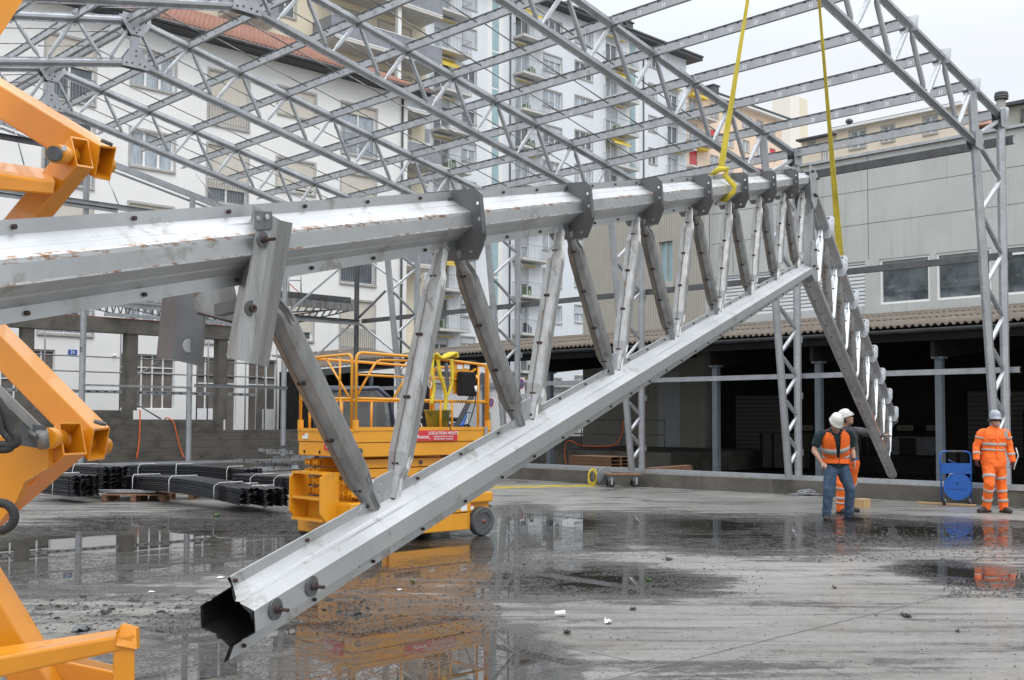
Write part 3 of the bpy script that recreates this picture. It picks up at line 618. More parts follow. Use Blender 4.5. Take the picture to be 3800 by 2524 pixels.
# ================================================================== ground
def groundmat():
    m=bpy.data.materials.new('wet_concrete'); m.use_nodes=True; t=m.node_tree; b=t.nodes['Principled BSDF']
    L=t.links.new
    tc=N(t,'ShaderNodeTexCoord'); P=tc.outputs['Object']
    def noise(scale,stretch=(1,1,1),rot=0,detail=6,rgh=.6,dist=0):
        mp=N(t,'ShaderNodeMapping',vector_type='TEXTURE'); mp.inputs['Rotation'].default_value=(0,0,-CA if rot else 0); mp.inputs['Scale'].default_value=tuple(1/q for q in stretch); mp.inputs['Location'].default_value=(rot*3,rot*5,0); L(P,mp.inputs[0])
        n=N(t,'ShaderNodeTexNoise'); n.inputs['Scale'].default_value=scale; n.inputs['Detail'].default_value=detail; n.inputs['Roughness'].default_value=rgh; n.inputs['Distortion'].default_value=dist; L(mp.outputs[0],n.inputs['Vector']); return n.outputs['Fac']
    def mth(op,a,b_=None,c=None,clamp=False):
        x=N(t,'ShaderNodeMath',operation=op,use_clamp=clamp)
        for i,v in enumerate((a,b_,c)):
            if v is None: continue
            if isinstance(v,(int,float)): x.inputs[i].default_value=v
            else: L(v,x.inputs[i])
        return x.outputs[0]
    def mr(v,a,b_,c=0,d=1,smooth=False):
        x=N(t,'ShaderNodeMapRange',interpolation_type='SMOOTHSTEP' if smooth else 'LINEAR'); L(v,x.inputs['Value'])
        for k,z in zip(('From Min','From Max','To Min','To Max'),(a,b_,c,d)): x.inputs[k].default_value=z
        return x.outputs[0]
    def mix(f,a,b_):
        x=N(t,'ShaderNodeMix',data_type='RGBA')
        L(f,x.inputs['Factor'])
        for nm,v in (('A',a),('B',b_)):
            if isinstance(v,tuple): x.inputs[nm].default_value=(*v,1)
            else: L(v,x.inputs[nm])
        return x.outputs['Result']
    # standing water: low spots of the slab (metres), warped by noise
    pud=[ # x,y,rx,ry,rot, sharp
        (6.68, 13.73, 2.3, 3.45, -0.74),
        (5.31, 13.81, 1.26, 2.93, -0.74),
        (4.69, 7.36, 0.77, 1.15, -0.75),
        (8.18, 10.44, 1.4, 2.07, -0.75),
        (4.89, 6.24, 0.78, 1.39, -0.76),
        (11.94, 11.76, 0.72, 2.98, -0.74),
        (12.42, 11.21, 0.72, 2.18, -0.74),
        (13.58, 9.66, 1.51, 2.6, -0.74),
        (15.73, 7.41, 1.9, 1.84, -0.74),
        (8.34, 7.53, 1.05, 1.13, -0.75),
        (5.22, 5.29, 0.31, 0.59, -0.75),
        (4.64, 5.14, 0.4, 0.8, -0.77),
        (3.46, 6.36, 0.67, 0.9, -0.75),
        (11.57, 4.99, 0.5, 0.89, -0.75)]
    field=None
    for (x,y,rx,ry,ro) in pud:
        rx*=1.22; ry*=1.22
        mp=N(t,'ShaderNodeMapping',vector_type='TEXTURE'); mp.inputs['Location'].default_value=(x,y,0); mp.inputs['Rotation'].default_value=(0,0,ro); mp.inputs['Scale'].default_value=(rx,ry,1); L(P,mp.inputs[0])
        ln=N(t,'ShaderNodeVectorMath',operation='LENGTH'); L(mp.outputs[0],ln.inputs[0])
        v=mth('SUBTRACT',1.0,ln.outputs['Value']); field=v if field is None else mth('MAXIMUM',field,v)
    warp=noise(.55,(1,1,1),0,7,.62,.5); fine=noise(5.5,(1,1,1),0,6,.7); streak=noise(1.3,(.35,3.2,1),.80,7,.62,.6); tiny=noise(38,(1,1,1),0,3,.6)
    f=mth('ADD',mth('MAXIMUM',field,-.36),mth('MULTIPLY',mth('SUBTRACT',warp,.5),1.6)); f=mth('ADD',f,mth('MULTIPLY',mth('SUBTRACT',streak,.5),1.1)); f=mth('ADD',f,mth('MULTIPLY',mth('SUBTRACT',fine,.5),.35))
    isl=noise(2.6,(.45,4.0,1),.9,7,.72,.3); isl=mth('MULTIPLY',mr(isl,.545,.58,0,1),mr(f,.08,.30,1,0,True)); water=mth('MULTIPLY',mr(f,.02,.06,0,1,True),mth('SUBTRACT',1.0,isl))
    edge=mth('MULTIPLY',mr(f,-.45,0,0,1,True),mr(f,.05,.22,1,0,True))
    # gritty mud left round the puddles, some islands inside them
    grit=mth('MULTIPLY',mr(mth('ADD',tiny,mth('MULTIPLY',fine,.6)),.80,.92,0,1),mr(f,-.55,.0,0,1,True))
    grit=mth('MULTIPLY',grit,mr(f,.35,.75,1,.0,True))
    base=mix(mr(streak,.35,.65),(.205,.198,.184),(.085,.080,.072)); base=mix(mr(noise(.22,(1,1,1),0,5),.42,.66),base,(.28,.272,.255))
    base=mix(mr(noise(2.2,(.2,2.6,1),.78,6,.7),.60,.74),base,(.085,.08,.075))
    base=mix(mr(noise(.9,(1,1,1),.3,5),.52,.68,0,.6),base,(.13,.095,.062))
    base=mix(mr(noise(9,(1,1,1),0,6,.75),.35,.65,0,.35),base,(.34,.33,.31)); specks=mr(noise(26,(1,1,1),0,3,.6),.63,.69); base=mix(specks,base,(.045,.042,.038))
    base=mix(mr(mth('ADD',f,mth('MULTIPLY',mth('SUBTRACT',fine,.5),.5)),-.26,-.10,0,.85,True),base,(.055,.050,.045)); base=mix(mr(noise(1.1,(.3,3.0,1),.35,6,.65),.54,.64,0,.7),base,(.055,.052,.05))
    col=mix(water,base,(.035,.032,.028)); col=mix(grit,col,(.024,.022,.022)); mud=mth('MULTIPLY',mr(noise(3.4,(.6,1.8,1),.5,8,.8,.4),.53,.58,0,1),mth('MULTIPLY',mr(f,-.42,-.12,0,1,True),mr(f,.02,.30,1,0,True))); col=mix(mud,col,(.020,.018,.017))
    # joints between slabs
    sp=N(t,'ShaderNodeSeparateXYZ'); L(P,sp.inputs[0]); jit=mth('MULTIPLY',mth('SUBTRACT',noise(3,(1,1,1),0,4),.5),.03)
    jx=mth('ABSOLUTE',mth('WRAP',mth('ADD',mth('ADD',sp.outputs['X'],jit),-10.25),2.25,-2.25)); jy=mth('ABSOLUTE',mth('WRAP',mth('ADD',mth('ADD',sp.outputs['Y'],jit),-4.5),2.4,-2.4))
    jn=mth('MAXIMUM',mr(jx,.006,.020,1,0),mr(jy,.006,.020,1,0)); col=mix(mth('MULTIPLY',jn,.8),col,(.05,.047,.042))
    L(col,b.inputs['Base Color'])
    damp=mr(mth('ADD',mth('MULTIPLY',f,.8),streak),.18,.55,0,1,True)
    rgh=mth('ADD',mr(damp,0,1,.36,.11),mth('MULTIPLY',mth('SUBTRACT',fine,.5),.25))
    rgh=mth('MAXIMUM',rgh,.08)
    wr=mth('ADD',mth('MULTIPLY',mth('SUBTRACT',1.0,water),rgh),mth('MULTIPLY',water,.012)); wr=mth('ADD',wr,mth('MULTIPLY',grit,.3)); wr=mth('ADD',wr,mth('MULTIPLY',mud,.35))
    L(wr,b.inputs['Roughness']); b.inputs['Specular IOR Level'].default_value=1.0; b.inputs['IOR'].default_value=1.5
    hb=mth('MULTIPLY',mth('ADD',mth('ADD',mth('MULTIPLY',fine,.5),mth('MULTIPLY',tiny,.35)),mth('MULTIPLY',jn,-.6)),mth('SUBTRACT',1.0,water)); hb=mth('ADD',hb,mth('MULTIPLY',grit,.9))
    hb=mth('ADD',hb,mth('MULTIPLY',noise(1.6,(1,1,1),0,2),.05))
    bp=N(t,'ShaderNodeBump'); bp.inputs['Strength'].default_value=.35; bp.inputs['Distance'].default_value=.012; L(hb,bp.inputs['Height']); L(bp.outputs[0],b.inputs['Normal'])
    return m
GM=groundmat()
mb=MB(); mb.add([(-400,-300,0),(900,-300,0),(900,1200,0),(-400,1200,0)],[(0,1,2,3)]); g_=mb.build('ground',GM,center=False); tag(g_,kind='structure')
# raised street beyond the retaining wall
asph=mat('damp_asphalt',(.10,.10,.10),(.07,.07,.072),rough=.4,scale=3,bump=.2,bscale=40)
mb=MB(); mb.bb((-60,31.95,.005),(160,58,.90)); tag(mb.build('street',asph),kind='structure')
# ------------------------------------------------------------------ kerb wall round the hall
def kerb(name,pts,label):
    mb=MB(); n=len(pts); vs=[]
    for x0,y0,x1,y1 in pts: vs+=[(x0,y0,-.01),(x0,y0,.31),(x1,y1,.31),(x1,y1,-.01)]
    fs=[]
    for i in range(n-1):
        a=4*i;b=a+4; fs+=[(a,a+1,b+1,b),(a+1,a+2,b+2,b+1),(a+2,a+3,b+3,b+2)]
    fs+=[(0,1,2,3),(4*n-4,4*n-3,4*n-2,4*n-1)]
    mb.add(vs,fs); return tag(mb.build(name,'conc'),label,'wall')
kerb('kerb_wall',[(21.42,3,21.75,3),(21.36,8.2,21.75,8.2),(21.2,11.5,21.75,11.5),(20.98,15.2,21.75,15.2),(20.93,15.22,21.75,15.22),(20.9,29.35,21.75,29.35)],'low stained concrete kerb wall along the open right side under the lattice columns')
kerb('kerb_wall',[(-3,28.93,-3,29.4),(20.88,28.93,20.88,29.4)],'low concrete kerb wall across the far gable end behind the black bundles')
mb=MB(); mb.bb((21.35,3,.312),(21.62,29.1,.345)); mb.bb((21.33,3,.30),(21.36,29.1,.40)); mb.bb((21.58,3,.345),(21.62,29.1,.40))
for i in range(46): mb.box((21.46+random.uniform(-.04,.04),3.4+i*.56,.36),(.03,.05,.035),1)
tag(mb.build('sill_rail',['galvshiny','darksteel']),'bright metal base rail lying on the long right kerb wall','base rail')
mb=MB(); mb.bb((-3,29.02,.312),(21.3,29.3,.345)); mb.bb((-3,29.0,.30),(21.3,29.03,.39))
for i in range(40): mb.box((-2+i*.58,29.1,.36),(.05,.03,.035),1)
tag(mb.build('sill_rail',['galv','darksteel']),'grey metal base rail on the kerb wall across the far gable end','base rail')
# ------------------------------------------------------------------ retaining wall with pillars
mb=MB()
for x0,x1,z in ((-8,14.97,1.84),(14.97,17.95,1.57),(17.95,21.6,1.24)): mb.bb((x0,31.6,0),(x1,31.95,z))
tag(mb.build('retaining_wall','concwall'),'dark board-marked concrete retaining wall stepping down to the right','wall')
pil=thing('concrete_colonnade','three weathered square concrete pillars carrying a beam on the retaining wall','colonnade',(14,31.8,1.84))
for (pa,pb,zb) in ((155,235,1.84),(870,945,1.84),(1497,1560,1.57)):
    a=PY(*S('b1',pa,800),31.62).x; b=PY(*S('b1',pb,800),31.62).x
    mb=MB(); mb.bb((a,31.62,zb),(b,31.93,4.14)); mb.build('pillar','conc',pil)
for a,b in ((4,9.6),): 
    mb=MB(); mb.bb((5.2,31.62,1.84),(5.6,31.93,4.14)); mb.build('pillar','conc',pil); mb=MB(); mb.bb((8.6,31.62,1.84),(8.95,31.93,4.14)); mb.build('pillar','conc',pil)
mb=MB(); mb.bb((0,31.58,4.14),(18.4,31.97,4.58)); mb.build('beam','conc',pil)
# lattice joists of the dismantled roof above the colonnade
lat=thing('lattice_joist_roof','dark lattice joists of a dismantled low roof resting above the concrete colonnade','roof frame',(14,32,4.6))
for i in range(7):
    x=8.0+i*1.75; mb=MB(); z0=4.62; y0=31.7; L=4.4
    mb.tube([(x,y0,z0),(x+.0,y0+L,z0+.75)],.02,4); mb.tube([(x,y0,z0+.40),(x,y0+L,z0+1.15)],.02,4)
    for k in range(9):
        a=k/9; b=(k+.5)/9; c=(k+1)/9
        mb.beam((x,y0+L*a,z0+.75*a),(x,y0+L*b,z0+.4+.75*b),.05,.02); mb.beam((x,y0+L*b,z0+.4+.75*b),(x,y0+L*c,z0+.75*c),.03,.02)
    mb.build('lattice_joist','darksteel',lat)
for k in range(5):
    mb=MB(); y=32.2+k*.95; z=4.62+.4+.17*(y-31.7)+.03; mb.bb((7.5,y-.04,z),(19.2,y+.04,z+.03)); mb.build('batten','galv',lat)
mb=MB(); mb.bb((14.0,31.5,4.62),(18.6,31.58,4.72)); mb.build('eaves_channel','galv',lat)
# ------------------------------------------------------------------ scaffold on the street
sc=thing('scaffold','grey tube scaffold with rails and red planks in front of the white building','scaffold',(15,34,.9))
def tb(a,b,r=.024,nm='tube',mt='scaf',par=sc):
    mb=MB(); mb.tube([a,b],r,6); return mb.build(nm,mt,par)
for px in (305,825,1350,1425,1815,1895):
    x=PY(*S('b1',px,900),33.6).x if px<1750 else PY(750+ (px-1350)*.5424+732-750,1300,33.6).x
    tb((x,33.6,.9),(x,33.6,4.9))
for py in (868,973): 
    z=PY(*S('b1',500,py),33.6).z; tb((10.5,33.6,z),(20.6,33.6,z))
z=PY(*S('b1',800,1115),33.6).z
mb=MB(); mb.bb((10.5,33.57,z-.05),(20.3,33.62,z+.05))
for i in range(34): mb.box((10.8+i*.28,33.565,z),(.10,.006,.03),1)
mb.build('perforated_ledger',['galv','black'],sc)
for zz,mt in ((4.66,'redbeam'),): 
    mb=MB(); mb.bb((10,34.2,zz),(19.5,34.9,zz+.18)); mb.build('platform_plank',mt,sc)
mb=MB(); mb.bb((10,33.58,4.45),(19.5,33.66,4.57))
for i in range(52): mb.box((10.1+i*.18,33.575,4.51),(.09,.006,.05),1)
mb.build('perforated_ledger',['galv','black'],sc)
tb(PY(*S('b1',820,1130),33.6),PY(*S('b1',1100,1300),33.6)); tb(PY(*S('b1',820,1085),33.6),PY(*S('b1',1085,905),33.6))
tb((20.4,33.6,.9),(20.4,33.6,3.6)); tb((19.95,33.6,.9),(19.95,33.6,3.6)); tb((20.4,33.6,1.15),(19.95,33.6,1.15)); tb((20.4,33.6,3.5),(19.95,33.6,3.5))
# small guard frame seen above, right of it
for x in (S('b2',225,0)[0],S('b2',308,0)[0]):
    a=PY(x,850+320*.542,36); b=PY(x,850+435*.542,36); tb(a,b)
tb(PY(*S('b2',225,352),36),PY(*S('b2',308,352),36)); tb(PY(*S('b2',230,375),36),PY(*S('b2',295,435),36),.018,'brace','red')

mb=MB(); mb.bb((21.8,1,.004),(33,45,.012)); tag(mb.build('loading_bay_shade_sheet',mat('shade_dark_bay_floor',(.022,.02,.019),(.012,.011,.011),rough=.7,spec=.3)),kind='structure')  # dark sheet laid on the slab; the canopy's shade is put into its colour
# ================================================================== buildings
class Wall:
    """frame of reference of one facade: s runs along D, z up, N points at the viewer"""
    def __init__(s,O,D,Nn): s.O=Vector(O);s.D=Vector(D);s.N=Vector(Nn)
    def p(s,a,z,o=0): return s.O+s.D*a+Z_*z+s.N*o
    def box(s,mb,a0,a1,z0,z1,o0,o1,mi=0):
        c=s.p((a0+a1)/2,(z0+z1)/2,(o0+o1)/2); sz=[abs(s.D[i])*abs(a1-a0)+abs(s.N[i])*abs(o1-o0) for i in range(2)]+[abs(z1-z0)]; mb.box(c,sz,mi)
def holed(w,s0,s1,z0,z1,rects,depth=.16):
    mb=MB(); xs=sorted({s0,s1,*[r[0] for r in rects],*[r[1] for r in rects]}); zs=sorted({z0,z1,*[r[2] for r in rects],*[r[3] for r in rects]})
    xs=[x for x in xs if s0<=x<=s1]; zs=[z for z in zs if z0<=z<=z1]
    for i in range(len(xs)-1):
        for j in range(len(zs)-1):
            cx=(xs[i]+xs[i+1])/2;cz=(zs[j]+zs[j+1])/2
            if any(r[0]<cx<r[1] and r[2]<cz<r[3] for r in rects): continue
            mb.add([w.p(xs[i],zs[j]),w.p(xs[i+1],zs[j]),w.p(xs[i+1],zs[j+1]),w.p(xs[i],zs[j+1])],[(0,1,2,3)])
    for r in rects:
        a,b,c,d=r[:4]
        for (p0,p1) in (((a,c),(b,c)),((b,c),(b,d)),((b,d),(a,d)),((a,d),(a,c))):
            mb.add([w.p(*p0),w.p(*p1),w.p(*p1,-depth),w.p(*p0,-depth)],[(0,1,2,3)])
        mb.add([w.p(a,c,-depth-.05),w.p(b,c,-depth-.05),w.p(b,d,-depth-.05),w.p(a,d,-depth-.05)],[(0,1,2,3)])
    return mb
_wk=0
def window(w,par,a,b,c,d,kind='win',n=2,sill=True,depth=.16,shut=0,glass='glasslight'):
    """frame with mullions, panes as sub-part, roller shutter covering the top share 'shut'"""
    mb=MB(); fr=.055; o1=-depth+.05;o0=-depth
    w.box(mb,a,b,d-fr,d,o0,o1);w.box(mb,a,b,c,c+fr,o0,o1);w.box(mb,a,a+fr,c+fr,d-fr,o0,o1);w.box(mb,b-fr,b,c+fr,d-fr,o0,o1)
    for k in range(1,n): x=a+(b-a)*k/n; w.box(mb,x-fr*.8,x+fr*.8,c+fr,d-fr,o0,o1)
    if sill: w.box(mb,a-.07,b+.07,c-.09,c-.001,-depth,.08,1); w.box(mb,a-.09,a-.002,c,d+.09,.0,.02,1); w.box(mb,b+.002,b+.09,c,d+.09,0,.02,1); w.box(mb,a-.002,b+.002,d+.002,d+.09,0,.02,1)
    f=mb.build('window',['pvc','sill'],par)
    mb=MB(); w.box(mb,a+fr,b-fr,c+fr,d-fr,o0-.02,o0+.01); mb.build('pane',glass,f)
    if shut:
        zt=d-(d-c)*shut; mb=MB(); w.box(mb,a+.01,b-.01,zt,d-.003,o1+.005,o1+.04); mb.build('shutter','shuttergrey' if kind=='grey' else 'shutter',f)
    return f
def railing(w,par,a,b,z,h,o,posts=.11,sides=0,mt='rail',name='railing'):
    mb=MB(); w.box(mb,a,b,z+h-.03,z+h,o-.015,o+.015); w.box(mb,a,b,z+.04,z+.06,o-.01,o+.01)
    n=max(2,int((b-a)/posts))
    for i in range(n+1): x=a+(b-a)*i/n; w.box(mb,x-.007,x+.007,z,z+h,o-.007,o+.007)
    if sides:
        for x in (a,b):
            w.box(mb,x-.012,x+.012,z+h-.03,z+h,0,o); m_=int(o/posts)
            for i in range(m_): w.box(mb,x-.007,x+.007,z,z+h,o*i/m_-.007,o*i/m_+.007)
    return mb.build(name,mt,par)
def body(w,par,s0,s1,z0,z1,deep,mt,back=-.22):
    mb=MB(); a=[w.p(s0,z0,back),w.p(s1,z0,back),w.p(s1,z0,-deep),w.p(s0,z0,-deep)]; b=[v+Z_*(z1-z0) for v in a]
    mb.add(a+b,[(4,5,6,7),(0,3,2,1),(1,2,6,5),(2,3,7,6),(3,0,4,7),(0,1,5,4)])
    for x in (s0,s1): mb.add([w.p(x,z0),w.p(x,z0,back),w.p(x,z1,back),w.p(x,z1)],[(0,1,2,3)])
    return mb.build('wall',mt,par)
# ------------------------------------------------------------------ white building (39 m)
wb=thing('white_apartment_house','white rendered four-storey house with tan roller shutters and red tiled roof','building',(22,39,.9))
w=Wall((0,39,0),(1,0,0),(0,-1,0)); R_=[]; zt=16.35
def flr(i): return i*3.02
wins=[]
# x range, sill, head, kind
for (a,b) in ((14.9,16.65),): wins+=[(a,b,14.6-3.02*0+.0,15.25,'s',1.0)]
spec=[]
def addw(a,b,z0,z1,kind,sh=0,n=2,rail=0): spec.append((a,b,z0,z1,kind,sh,n,rail))
addw(15.0,16.75,13.0,15.25,'s',.45,2,1); addw(15.0,16.75,9.95,12.3,'s',.0,2,1); addw(15.0,16.75,6.9,9.4,'s',.55,2,0)
for z in (14.1,11.05): addw(18.17,19.9,z,z+1.42-.07,'w',0,3)
addw(18.17,19.9,8.1,9.62,'w',.35,3); addw(18.17,19.9,5.2,6.7,'w',.0,3)
addw(21.35,23.1,13.25,15.37,'s',1,2,1); addw(21.35,23.1,10.15,12.4,'s',.75,2,1); addw(21.35,23.1,7.1,9.4,'s',.4,2,1)
addw(24.5,26.32,14.28,15.37,'s',1,2); addw(24.5,26.32,11.1,12.4,'s',.9,2); addw(24.5,26.32,8.2,9.4,'s',1,2); addw(24.5,26.32,4.9,6.6,'s',.8,2)
addw(27.72,29.56,13.2,15.37,'w',.18,2,1); addw(27.72,29.56,10.0,12.3,'s',.85,2,1); addw(27.72,29.56,7.52,9.2,'s',.35,2,1); addw(27.75,29.55,4.65,6.75,'s',.97,2,1)
addw(11.6,13.3,14.1,15.4,'w',0,3); addw(11.6,13.3,11.05,12.4,'w',0,3); addw(8.6,10.3,13.2,15.3,'s',.6,2,1); addw(8.6,10.3,10.1,12.3,'s',.8,2,1);addw(14.95,16.85,4.6,6.2,'w',.0,2,1); addw(21.35,23.1,4.6,6.2,'w',.2,2,1)
# ground floor openings
gr=[(12.4,15.55,.95,4.0),(17.95,20.1,1.95,4.0),(21.0,22.75,1.0,4.0),(23.3,24.6,1.0,4.0)]
rects=[(s[0],s[1],s[2],s[3]) for s in spec]
mb=holed(w,4,31.35,.9,16.45,rects+gr); wl=mb.build('wall','white_wall',wb)
body(w,wb,4,31.35,.9,16.45,12,'white_wall',-.25)
for a,b,z0,z1,k,sh,n,rl in spec:
    window(w,wb,a,b,z0,z1,'tan',n,True,.16,sh,'glasslight' if k=='w' else 'glass')
    if rl: railing(w,wb,a,b,z0+.02,.85,.06)
for a,b,z0,z1 in gr:
    mb=MB(); n=max(3,int((b-a)/.42))
    for i in range(n+1): x=a+(b-a)*i/n; w.box(mb,x-.025,x+.025,z0,z1,-.15,-.10)
    for zz in (z0+.02,z1-.04,z0+(z1-z0)*.76,z0+(z1-z0)*.66): w.box(mb,a,b,zz-.02,zz+.02,-.151,-.099)
    f=mb.build('shop_window','pvc',wb); mb=MB(); w.box(mb,a+.02,b-.02,z0+.02,z1-.02,-.2,-.16); mb.build('pane',mat('brownish_shop_glass',(.20,.18,.165),(.13,.12,.11),rough=.12,scale=1.5),f)
for a,b in ((21.05,21.85),(24.0,25.3)):
    mb=MB(); w.box(mb,a,b,.92,2.0,-.09,-.04,0); f=mb.build('door','white',wb)
# blue house number plate and lamp
mb=MB(); w.box(mb,16.0,16.32,3.86,4.04,.003,.02); f=mb.build('number_plate','bluesign',wb); text('number_plate_lettering','2b',.17,w.p(16.16,3.95,.022),w.D,Z_,'letter',f)
mb=MB(); mb.lathe(w.p(19.2-1.5,3.9,.05),[(.001,-.06),(.06,-.03),(.07,0),(.06,.03),(.001,.06)],10); mb.build('wall_lamp','pvc',wb)
# tiled roof: low hip seen from below with eaves, gutter
def tileroof(par,w,s0,s1,ze,over,run,rise,name='roof',hip=True):
    mb=MB(); step=.21; n=int((s1-s0+2*over)/step); a0=s0-over
    for i in range(n+1):
        x=a0+i*step
        e=min(1,max(.12,(min(x-a0,s1+over-x))/run)) if hip else 1
        p0=w.p(x,ze,over);p1=w.p(x,ze+rise*e,over-run*e)
        mb.tube([p0,p1],.115,6,0,smooth=True)
    m=int(run/.36)
    for k in range(m):
        f=k/m; p0=w.p(a0+(run*f if hip else 0),ze+rise*f+.07,over-run*f); p1=w.p(s1+over-(run*f if hip else 0),ze+rise*f+.07,over-run*f); mb.beam(p0,p1,.05,.10)
    r=mb.build(name,'tiles',par)
    mb=MB(); w.box(mb,a0,s1+over,ze-.16,ze-.04,-.1,over+.02); mb.build('soffit','roofdark',par)
    mb=MB(); mb.tube([w.p(a0,ze-.06,over+.09),w.p(s1+over,ze-.06,over+.09)],.075,8); mb.build('gutter','darksteel',par)
    return r
tileroof(wb,w,4,31.35,16.55,.75,4.4,2.4,hip=True)
mb=MB(); a=[w.p(3.3,16.5,.7),w.p(32.1,16.5,.7),w.p(27.7,18.85,-3.7),w.p(7.7,18.85,-3.7)]; mb.add(a,[(0,1,2,3)]); mb.add([w.p(3.3,16.5,.7),w.p(7.7,18.85,-3.7),w.p(7.7,16.5,-12),w.p(27.7,18.85,-3.7),w.p(32.1,16.5,.7),w.p(27.7,16.5,-12)],[(0,1,2),(3,4,5),(1,3,5,2)]); mb.build('roof_deck','tiles',wb)
mb=MB(); mb.tube([w.p(31.0,.9,.08),w.p(31.0,16.4,.08)],.05,8); mb.build('downpipe','darksteel',wb)
for x in (19.5,21.0): mb=MB(); w.box(mb,x-.12,x+.12,17.2,17.6,-2.2,-1.9); mb.build('roof_tile_vent','tiles',wb)
# ------------------------------------------------------------------ cream building behind (50 m)
cb=thing('cream_apartment_block','cream apartment block with smoked grey glass balconies above the red tiled roof','building',(34,50,0))
w=Wall((0,50,0),(1,0,0),(0,-1,0)); spec=[]
for fz in (13.4,16.35,19.3,22.25,25.2):
    for a,b in ((19.5,21.2),(24.5,25.8),(28,29.4),(31.2,32.4),(35.2,36.6),(38.0,40.4)): spec.append((a,b,fz+.1 if a in(35.2,38.0) else fz+.9,fz+2.3))
mb=holed(w,14,41.5,.9,28.5,spec); mb.build('wall','cream_wall',cb); body(w,cb,14,41.5,.9,28.5,10,'cream_wall',-.25)
for i,(a,b,c,d) in enumerate(spec): window(w,cb,a,b,c,d,'tan',2,True,.16,[0,.3,0,.6,.15][i%5],'glass')
for fz in (10.45,13.4,16.35,19.3,22.25,25.2):
    for a,b,o in ((33.5,41.3,1.8),(27.8,30.6,1.2),(21,26.2,1.5)):
        mb=MB(); w.box(mb,a,b,fz-.22,fz-.02,0,o); f=mb.build('balcony','slab',cb)
        mb=MB(); w.box(mb,a,b,fz,fz+.98,o-.06,o-.02); w.box(mb,a,a+.03,fz,fz+.98,.02,o-.06); w.box(mb,b-.03,b,fz,fz+.98,.02,o-.06); mb.build('glass_parapet','balpanel',f)
        mb=MB(); w.box(mb,a,b,fz+.99,fz+1.03,o-.08,o); w.box(mb,a,b,fz-.06,fz-.0,o-.015,o+.02); mb.build('handrail','pvc',f)
    mb=MB(); w.box(mb,38.2,38.45,fz,fz+2.73,1.3,1.55); mb.build('white_post','pvc',cb)
mb=MB(); w.box(mb,13.4,42.2,28.5,28.9,-11,1.9); mb.build('roof','roofdark',cb)
# ------------------------------------------------------------------ pale blue tower (58 m)
tw=thing('pale_blue_tower_block','tall pale blue-grey apartment block with stacked balconies, yellow awnings and teal stair strips','building',(63,58,0))
w=Wall((0,58,0),(1,0,0),(0,-1,0)); spec=[]; base=[-.02+30.0-2.8*i for i in range(0,11)]   # window sill heights follow storeys of 2.8 m
rnd=random.Random(4)
balc=[(48.65,51.5),(56.6,59.75),(66.9,70.15),(75.05,78.0)]
for i in range(11):
    z=33.0-2.78*i     # slab level above this storey
    s=z-2.78          # floor of storey
    if s<.9: break
    off={0:-.15,1:.0,2:.35,3:.65}
    for bi,(a,b) in enumerate(balc):
        fz=s-0.0+off[bi]
        if fz+2.45>33.1: continue
        spec.append((a+.3,a+1.75,fz+.02,fz+2.2,'d',bi,i))
    for (a,b,o) in ((51.62,52.9,.0),(59.95,61.95,.1),(63.5,65.55,.35),(72.75,73.85,.55)):
        if s+o+2.3<33.1: spec.append((a,b,s+o+.95,s+o+2.25,'w',0,i))
wallr=[x[:4] for x in spec]
mb=holed(w,45.2,78.05,.9,33.45,wallr); mb.build('wall','blue_wall',tw); body(w,tw,45.2,78.05,.9,33.45,11,'blue_wall',-.25)
for a,b,c,d,k,bi,i in spec:
    if k=='d':
        window(w,tw,a,b,c,d,'grey',2,False,.16,rnd.choice([0,0,.2,.55]),rnd.choice(['glass','glasslight'])); A,B=balc[bi]
        mb=MB(); w.box(mb,A,B,c-.20,c-.03,0.003,1.15); f=mb.build('balcony','slab',tw)
        railing(w,f,A+.03,B-.03,c-.03,1.0,1.1,.13,1)
        r=rnd.random()
        mb=MB(); w.box(mb,A+.15,B-.9,c+2.30,c+2.42,.05,.35); w.box(mb,A+.15,B-.9,c+2.24,c+2.295,.22,.32,1); mb.build('awning_box',['slab','awning'],tw)
        if r<.16:
            mb=MB(); dr=.7+.4*rnd.random(); p=[w.p(A+.2,c+2.27,.2),w.p(B-.95,c+2.27,.2),w.p(B-.95,c+2.27-dr*.55,1.0),w.p(A+.2,c+2.27-dr*.55,1.0)]; q=[v+Z_*-.02 for v in p]; q2=[p[2],p[3],p[3]-Z_*.18,p[2]-Z_*.18]
            mb.add(p+q,[(0,1,2,3),(4,7,6,5),(0,4,5,1),(1,5,6,2),(3,2,6,7),(0,3,7,4)]); mb.add(q2,[(0,1,2,3)]); mb.build('awning','awning',tw)
        if r>.6:
            mb=MB(); x0=A+.4+rnd.random()*.8; n=rnd.randint(4,8)
            for q in range(n): w.box(mb,x0+q*.12,x0+q*.12+.1,c+.0,c+.35+.4*rnd.random(),.5,.8,q%2)
            mb.build('balcony_clutter',['tyre' if r>.8 else 'leaf','curtain'],tw)
    else: window(w,tw,a,b,c,d,'grey',2 if b-a<1.6 else 3,True,.16,rnd.choice([0,0,0,.35,1,.5]),rnd.choice(['glass','glasslight','glasslight']))
for a,b in ((54.5,55.15),(70.25,70.95)):
    mb=MB(); 
    for i in range(12): w.box(mb,a,b,.95+2.78*i,.95+2.78*i+2.62,.003,.03)
    mb.build('stair_glazing','teal',tw)
    mb=MB(); w.box(mb,a-.5,b+.45,.9,33.4,-.06,.002); mb.build('stair_panel','pvc',tw)
for x in (56.3,72.0): mb=MB(); mb.tube([w.p(x,.9,.08),w.p(x,33.4,.08)],.06,6); mb.build('downpipe','darksteel',tw)
mb=MB(); w.box(mb,44.6,79.3,33.46,33.72,-12,.9); w.box(mb,44.6,79.3,33.72,33.85,.78,1.0,1); mb.build('roof',['roofdark','darksteel'],tw)
